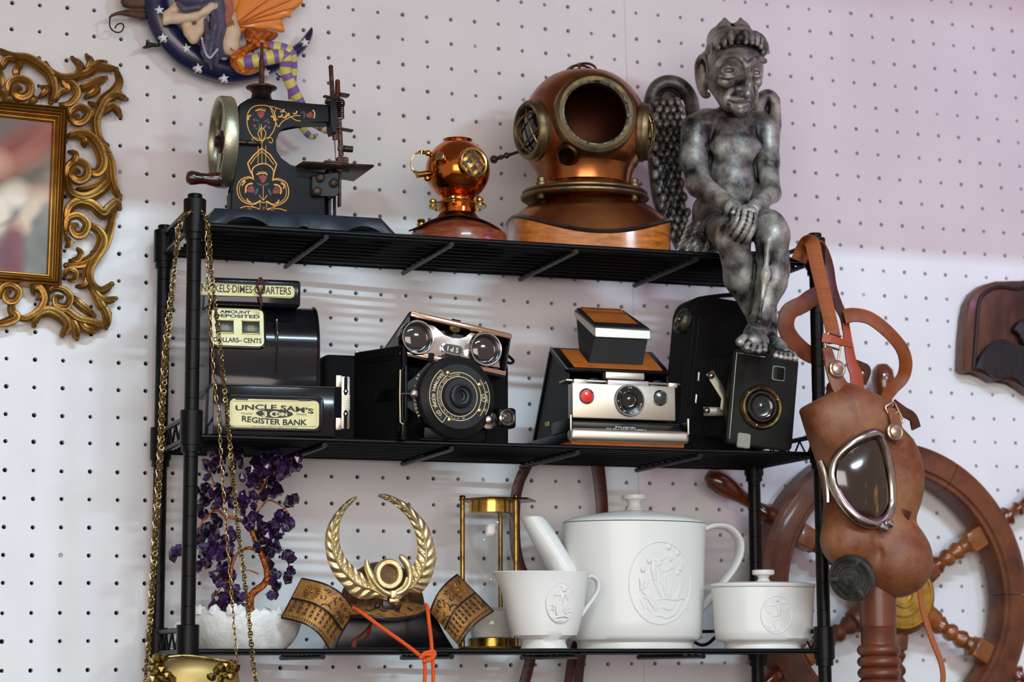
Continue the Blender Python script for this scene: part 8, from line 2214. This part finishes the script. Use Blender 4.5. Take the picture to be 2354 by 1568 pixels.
# ================================================================ fairy on a crescent moon
def fairy():
    d0 = -.022
    o = WALL.l(520, 100, 0); org = WO + WALL.rot @ V(o.x, 0, o.z); F = Frame(org, rot=WALL.rot)
    t = thing('fairy_moon_plaque', 'orange winged fairy in striped stockings lying on a dark blue starry crescent moon', 'figurine', F)
    C = cropf(240, 0, 2.402); P = lambda x, y, d=d0: F.l(*C([(x, y)])[0], d)
    XZ = lambda pts, n=4, closed=True: [(P(x, y).x, P(x, y).z) for x, y in (curve(pts, n, closed) if n else pts)]
    M_MOON = mat('deep_blue_glaze', '1c2350', .32, 0, col2='11142e', scale=26, lo=.35, hi=.7, coat=.3)
    outer = [(360, -420), (270, -330), (215, -180), (200, -40), (208, 20), (225, 100), (270, 200), (340, 290), (430, 370), (560, 430), (700, 458), (830, 440), (950, 395), (1050, 330), (1120, 260), (1150, 190), (1147, 142)]
    inner = [(1120, 175), (1080, 225), (1030, 262), (960, 300), (850, 330), (720, 320), (560, 260), (440, 170), (380, 80), (355, 0), (350, -100), (375, -240), (420, -360)]
    lo, hi = P(180, 480), P(1170, -430)
    cl = Clay((lo.x - .004, d0 - .018, lo.z - .004), (hi.x + .004, d0 + .018, hi.z + .004), .0016)
    cl.inflate(XZ(outer, 4, False) + XZ(inner, 4, False), d0, .012, .022, .002)
    link('moon', cl.mesh('moon', 1), M_MOON, t)
    for x, y in ((303, 58), (325, 210), (452, 268), (518, 377), (662, 434), (893, 400), (1108, 235)):
        c = P(x, y, d0 - .0108); poly = []
        for k in range(10):
            r = .0048 if k % 2 == 0 else .0020; a = PI / 2 + k * PI / 5 + .15; poly.append((c.x + r * math.cos(a), c.z + r * math.sin(a)))
        b = MB(); b.prism(poly, d0 - (.0125 if x < 1000 and y < 400 else .0118), d0 - .006); b.build('star', mat('white_star_paint', 'dcdce0', .5), t)
    # wings and leaves behind
    def flat(name, pts, y0, th, fn=None, m=None, n=3, rough=.4, smoothed=True):
        lo_x = [p[0] for p in XZ(pts, 0)]; lo_z = [p[1] for p in XZ(pts, 0)]
        c2 = Clay((min(lo_x) - .004, y0 - th - .003, min(lo_z) - .004), (max(lo_x) + .004, y0 + th + .003, max(lo_z) + .004), .0011)
        c2.inflate(XZ(pts, n), y0, th, .006, .001)
        me = c2.mesh(name, 1)
        if fn: vcol(me, fn)
        return link(name, me, m or mat(name + '_paint', '888888', rough, vcol='Col', coat=.2), t)
    cO = P(700, 150)
    def wingpaint(x, y, z):
        r = np.sqrt((x - cO.x) ** 2 + (z - cO.z) ** 2); s_ = np.arctan2(z - cO.z, x - cO.x)
        w = np.clip((r - .080) / .055, 0, 1) ** 1.2; st = .5 + .5 * np.sin(s_ * 46)
        a = np.array(lin('d97a18'))[None] * (1 - st[:, None] * .45) + np.array(lin('f0a040'))[None] * st[:, None] * .45
        return a * (1 - w[:, None]) + np.array(lin('241712'))[None] * w[:, None]
    flat('orange_wing', [(700, 180), (688, 120), (720, 40), (760, -40), (900, -90), (1060, -60), (1084, 0), (1085, 24), (1050, 60), (1020, 82), (1022, 108), (972, 112), (985, 190), (900, 172), (820, 175), (750, 192)], d0 - .006, .0028, wingpaint)
    flat('upper_wing', [(690, 120), (680, 20), (690, -60), (740, -90), (790, -40), (760, 20), (720, 90)], d0 - .004, .0028, wingpaint)
    b = MB()
    for x1, y1 in ((900, 165), (1000, 100), (1060, 40), (1080, -20), (960, -40)): b.tube([P(705, 150, d0 - .0085), P((705 + x1) / 2, (150 + y1) / 2 - 6, d0 - .0095), P(x1, y1, d0 - .0085)], [.0010, .0008, .0004], 6)
    b.build('wing_vein', mat('amber_vein', 'b8601a', .4), t, kind='stuff')
    M_BARK = mat('brown_bark', '5e3c24', .6, col2='33211a', scale=60, bump=.4)
    flat('brown_branch', [(95, -40), (140, -60), (230, -50), (235, 30), (215, 48), (100, 40)], d0 - .001, .004, None, M_BARK)
    flat('curled_branch', [(14, 106), (40, 78), (80, 62), (140, 55), (225, 68), (225, 112), (150, 98), (80, 86), (40, 98)], d0 - .001, .003, None, M_BARK)
    flat('dark_leaf', [(206, 264), (232, 242), (228, 228), (268, 232), (300, 240), (310, 256), (270, 258), (240, 266)], d0 + .002, .003, None, mat('black_leaf', '1c1a18', .6))
    b = MB(); sp = [(42, 78), (30, 110), (32, 150), (58, 176), (90, 176), (106, 152), (100, 132), (78, 132), (62, 146), (60, 156)]
    b.tube(vcurve([P(x, y, d0 + .003) for x, y in sp], 6), .0007, 6); b.build('wire_tendril', mat('dark_wire', '201c1a', .5, .6), t)
    b = MB(); b.tube(vcurve([P(x, y, d0 + .003) for x, y in ((948, 402), (960, 418), (978, 426))], 5), .0007, 6); b.build('wire_tendril', MATS['dark_wire'], t)
    # body
    M_SK = mat('pale_skin_paint', 'd9c3a8', .5, 0, col2='cdb092', scale=20)
    lo, hi = P(290, 330), P(780, -80)
    cl = Clay((lo.x, d0 - .040, lo.z), (hi.x, d0 + .004, hi.z), .0011)
    K = 1 / 2.402 / 2400
    def ch(pts, rs, k=.004): cl.chain([P(x, y, d0 - d) for x, y, d in pts], [r * K for r in rs], k)
    ch([(400, 40, .016), (350, 90, .018), (332, 112, .018)], [30, 28, 24]); ch([(332, 112, .020), (400, 102, .024), (500, 92, .026), (560, 60, .026)], [24, 26, 20, 17]); ch([(560, 60, .026), (590, 38, .026), (614, 26, .024)], [24, 20, 10])
    for a_, b_ in (((590, 30), (622, 20)), ((592, 38), (626, 32)), ((590, 46), (620, 44))): ch([(*a_, .028), (*b_, .026)], [8, 6], .001)
    ch([(450, 130, .018), (470, 180, .020), (492, 215, .022)], [30, 28, 24]); ch([(492, 215, .022), (520, 170, .022), (545, 120, .020)], [24, 27, 27])
    ch([(690, 90, .012), (700, 180, .016), (690, 250, .018), (660, 300, .014)], [40, 46, 48, 34], .006)
    ch([(540, -20, .016), (560, -70, .016)], [30, 34])
    link('body', cl.mesh('fairy_body', 1), M_SK, t)
    # grey violet drapery with folds
    lo, hi = P(360, 410), P(690, -60)
    cl = Clay((lo.x, d0 - .040, lo.z), (hi.x, d0 + .004, hi.z), .0011)
    cl.inflate(XZ([(380, -40), (370, 30), (410, 70), (470, 80), (540, 90), (560, 130), (530, 190), (510, 250), (512, 300), (540, 330), (570, 370), (592, 394), (608, 370), (620, 345), (660, 350), (670, 330), (640, 320), (640, 260), (656, 190), (656, 130), (650, 60), (640, 0), (600, -50)], 3), d0 - .016, .011, .010, .003)
    ch([(385, 0, .024), (440, 50, .027), (520, 40, .028), (590, 10, .026)], [13, 14, 14, 12], .003)
    ch([(600, 60, .026), (610, 140, .029), (590, 240, .029), (580, 320, .027), (590, 380, .022)], [16, 17, 16, 13, 9], .003)
    ch([(635, 60, .024), (645, 140, .027), (620, 240, .027), (618, 310, .024)], [13, 14, 12, 9], .003)
    ch([(560, 110, .026), (568, 200, .028), (545, 290, .026), (560, 340, .022)], [12, 13, 12, 8], .003)
    ch([(590, 90, .034), (592, 180, .035), (570, 300, .033)], [5, 5, 4], .001)
    link('drapery', cl.mesh('drapery', 1), mat('grey_violet_drape', '5c5a70', .5, 0, col2='35344a', scale=24, lo=.35, hi=.7), t)
    b = MB(); q = vcurve([P(x, y, d0 - .0325) for x, y in ((538, 210), (548, 260), (566, 305), (585, 318), (606, 295), (628, 268))], 4)
    for i in range(0, len(q) - 1, 1): b.ball(q[i], .0012, 6)
    b.build('bead_chain', mat('pale_beads', 'b8bcd0', .3), t, kind='stuff')
    # hair strands
    b = MB()
    for k in range(6): b.tube(vcurve([P(x + 7 * k, y, d0 - .022 - .001 * (k % 2)) for x, y in ((640, -60), (655, 0), (668, 60), (655, 100), (672, 130), (676, 150))], 5), [.0022] * 20 + [.0016] * 6, 6)
    b.build('hair', mat('auburn_pink_hair', 'b07058', .5, col2='8a4c38', scale=80), t, kind='stuff')
    # flame coloured skirt
    lo, hi = P(650, 450), P(940, 170)
    cl = Clay((lo.x, d0 - .045, lo.z), (hi.x, d0, hi.z), .0011)
    cl.inflate(XZ([(745, 190), (800, 188), (860, 200), (920, 212), (925, 235), (880, 262), (850, 270), (820, 300), (770, 320), (760, 345), (800, 385), (830, 405), (820, 425), (770, 440), (715, 428), (680, 395), (668, 365), (678, 325), (730, 290), (760, 262)], 3), d0 - .018, .012, .009, .003)
    rnd = random.Random(2)
    for k in range(26):
        x, y = rnd.uniform(690, 900), 0; y = 215 + rnd.uniform(-15, 40) if x > 800 else rnd.uniform(260, 420)
        if x < 800: x = rnd.uniform(690, 790)
        ch([(x - 24, y - 10, .028), (x, y + 2, .031), (x + 24, y + 16, .028)], [4, 8, 4], .0015)
    sk = cl.mesh('skirt', 1); cS = P(750, 330)
    def skp(x, y, z):
        n_ = .5 + .5 * np.sin(x * 900 + np.sin(z * 700) * 2); w = np.clip(.5 + (z - cS.z) / .06 + (n_ - .5) * .5, 0, 1)[:, None]
        return np.array(lin('e07c10'))[None] * (1 - w) + np.array(lin('8a3c10'))[None] * w
    vcol(sk, skp); link('flame_skirt', sk, mat('flame_paint', '888888', .45, vcol='Col', coat=.2), t)
    # striped stockings
    Ms = [mat('yellow_stocking', 'd6cf6a', .45, coat=.15), mat('violet_stocking', '8463a8', .45, coat=.15)]
    def leg(pts, rs, n, name):
        pp = vcurve([P(x, y, d0 - d) for x, y, d in pts], 10); rr = [curve([(r,) for r in rs], 10)[i][0] * K for i in range(len(pp))]
        # resample so that colour bands end on clean rings
        b = MB(); b.tube(pp, rr, 16); b.bm.faces.ensure_lookup_table()
        per = len(pp) / n
        for i, f in enumerate(b.bm.faces):
            k = i // 16
            f.material_index = int(k / per) % 2 if k < len(pp) - 1 else 1
        b.build(name, Ms, t)
    leg([(860, 262, .020), (930, 262, .024), (1000, 275, .028), (1030, 300, .028), (1040, 370, .024), (1036, 450, .020), (1036, 540, .018), (1052, 620, .018), (1090, 700, .020), (1130, 748, .022), (1160, 754, .022), (1176, 742, .022)], [34, 34, 32, 30, 26, 24, 22, 20, 20, 18, 14, 7], 22, 'far_leg')
    leg([(740, 350, .026), (820, 338, .032), (900, 320, .036), (970, 310, .038), (1000, 325, .038), (1000, 390, .034), (1030, 470, .030), (1070, 545, .026), (1110, 620, .024), (1150, 680, .024), (1190, 705, .026), (1225, 725, .026), (1244, 716, .026)], [30, 36, 40, 38, 36, 31, 32, 29, 23, 19, 19, 15, 7], 26, 'near_leg')
fairy()
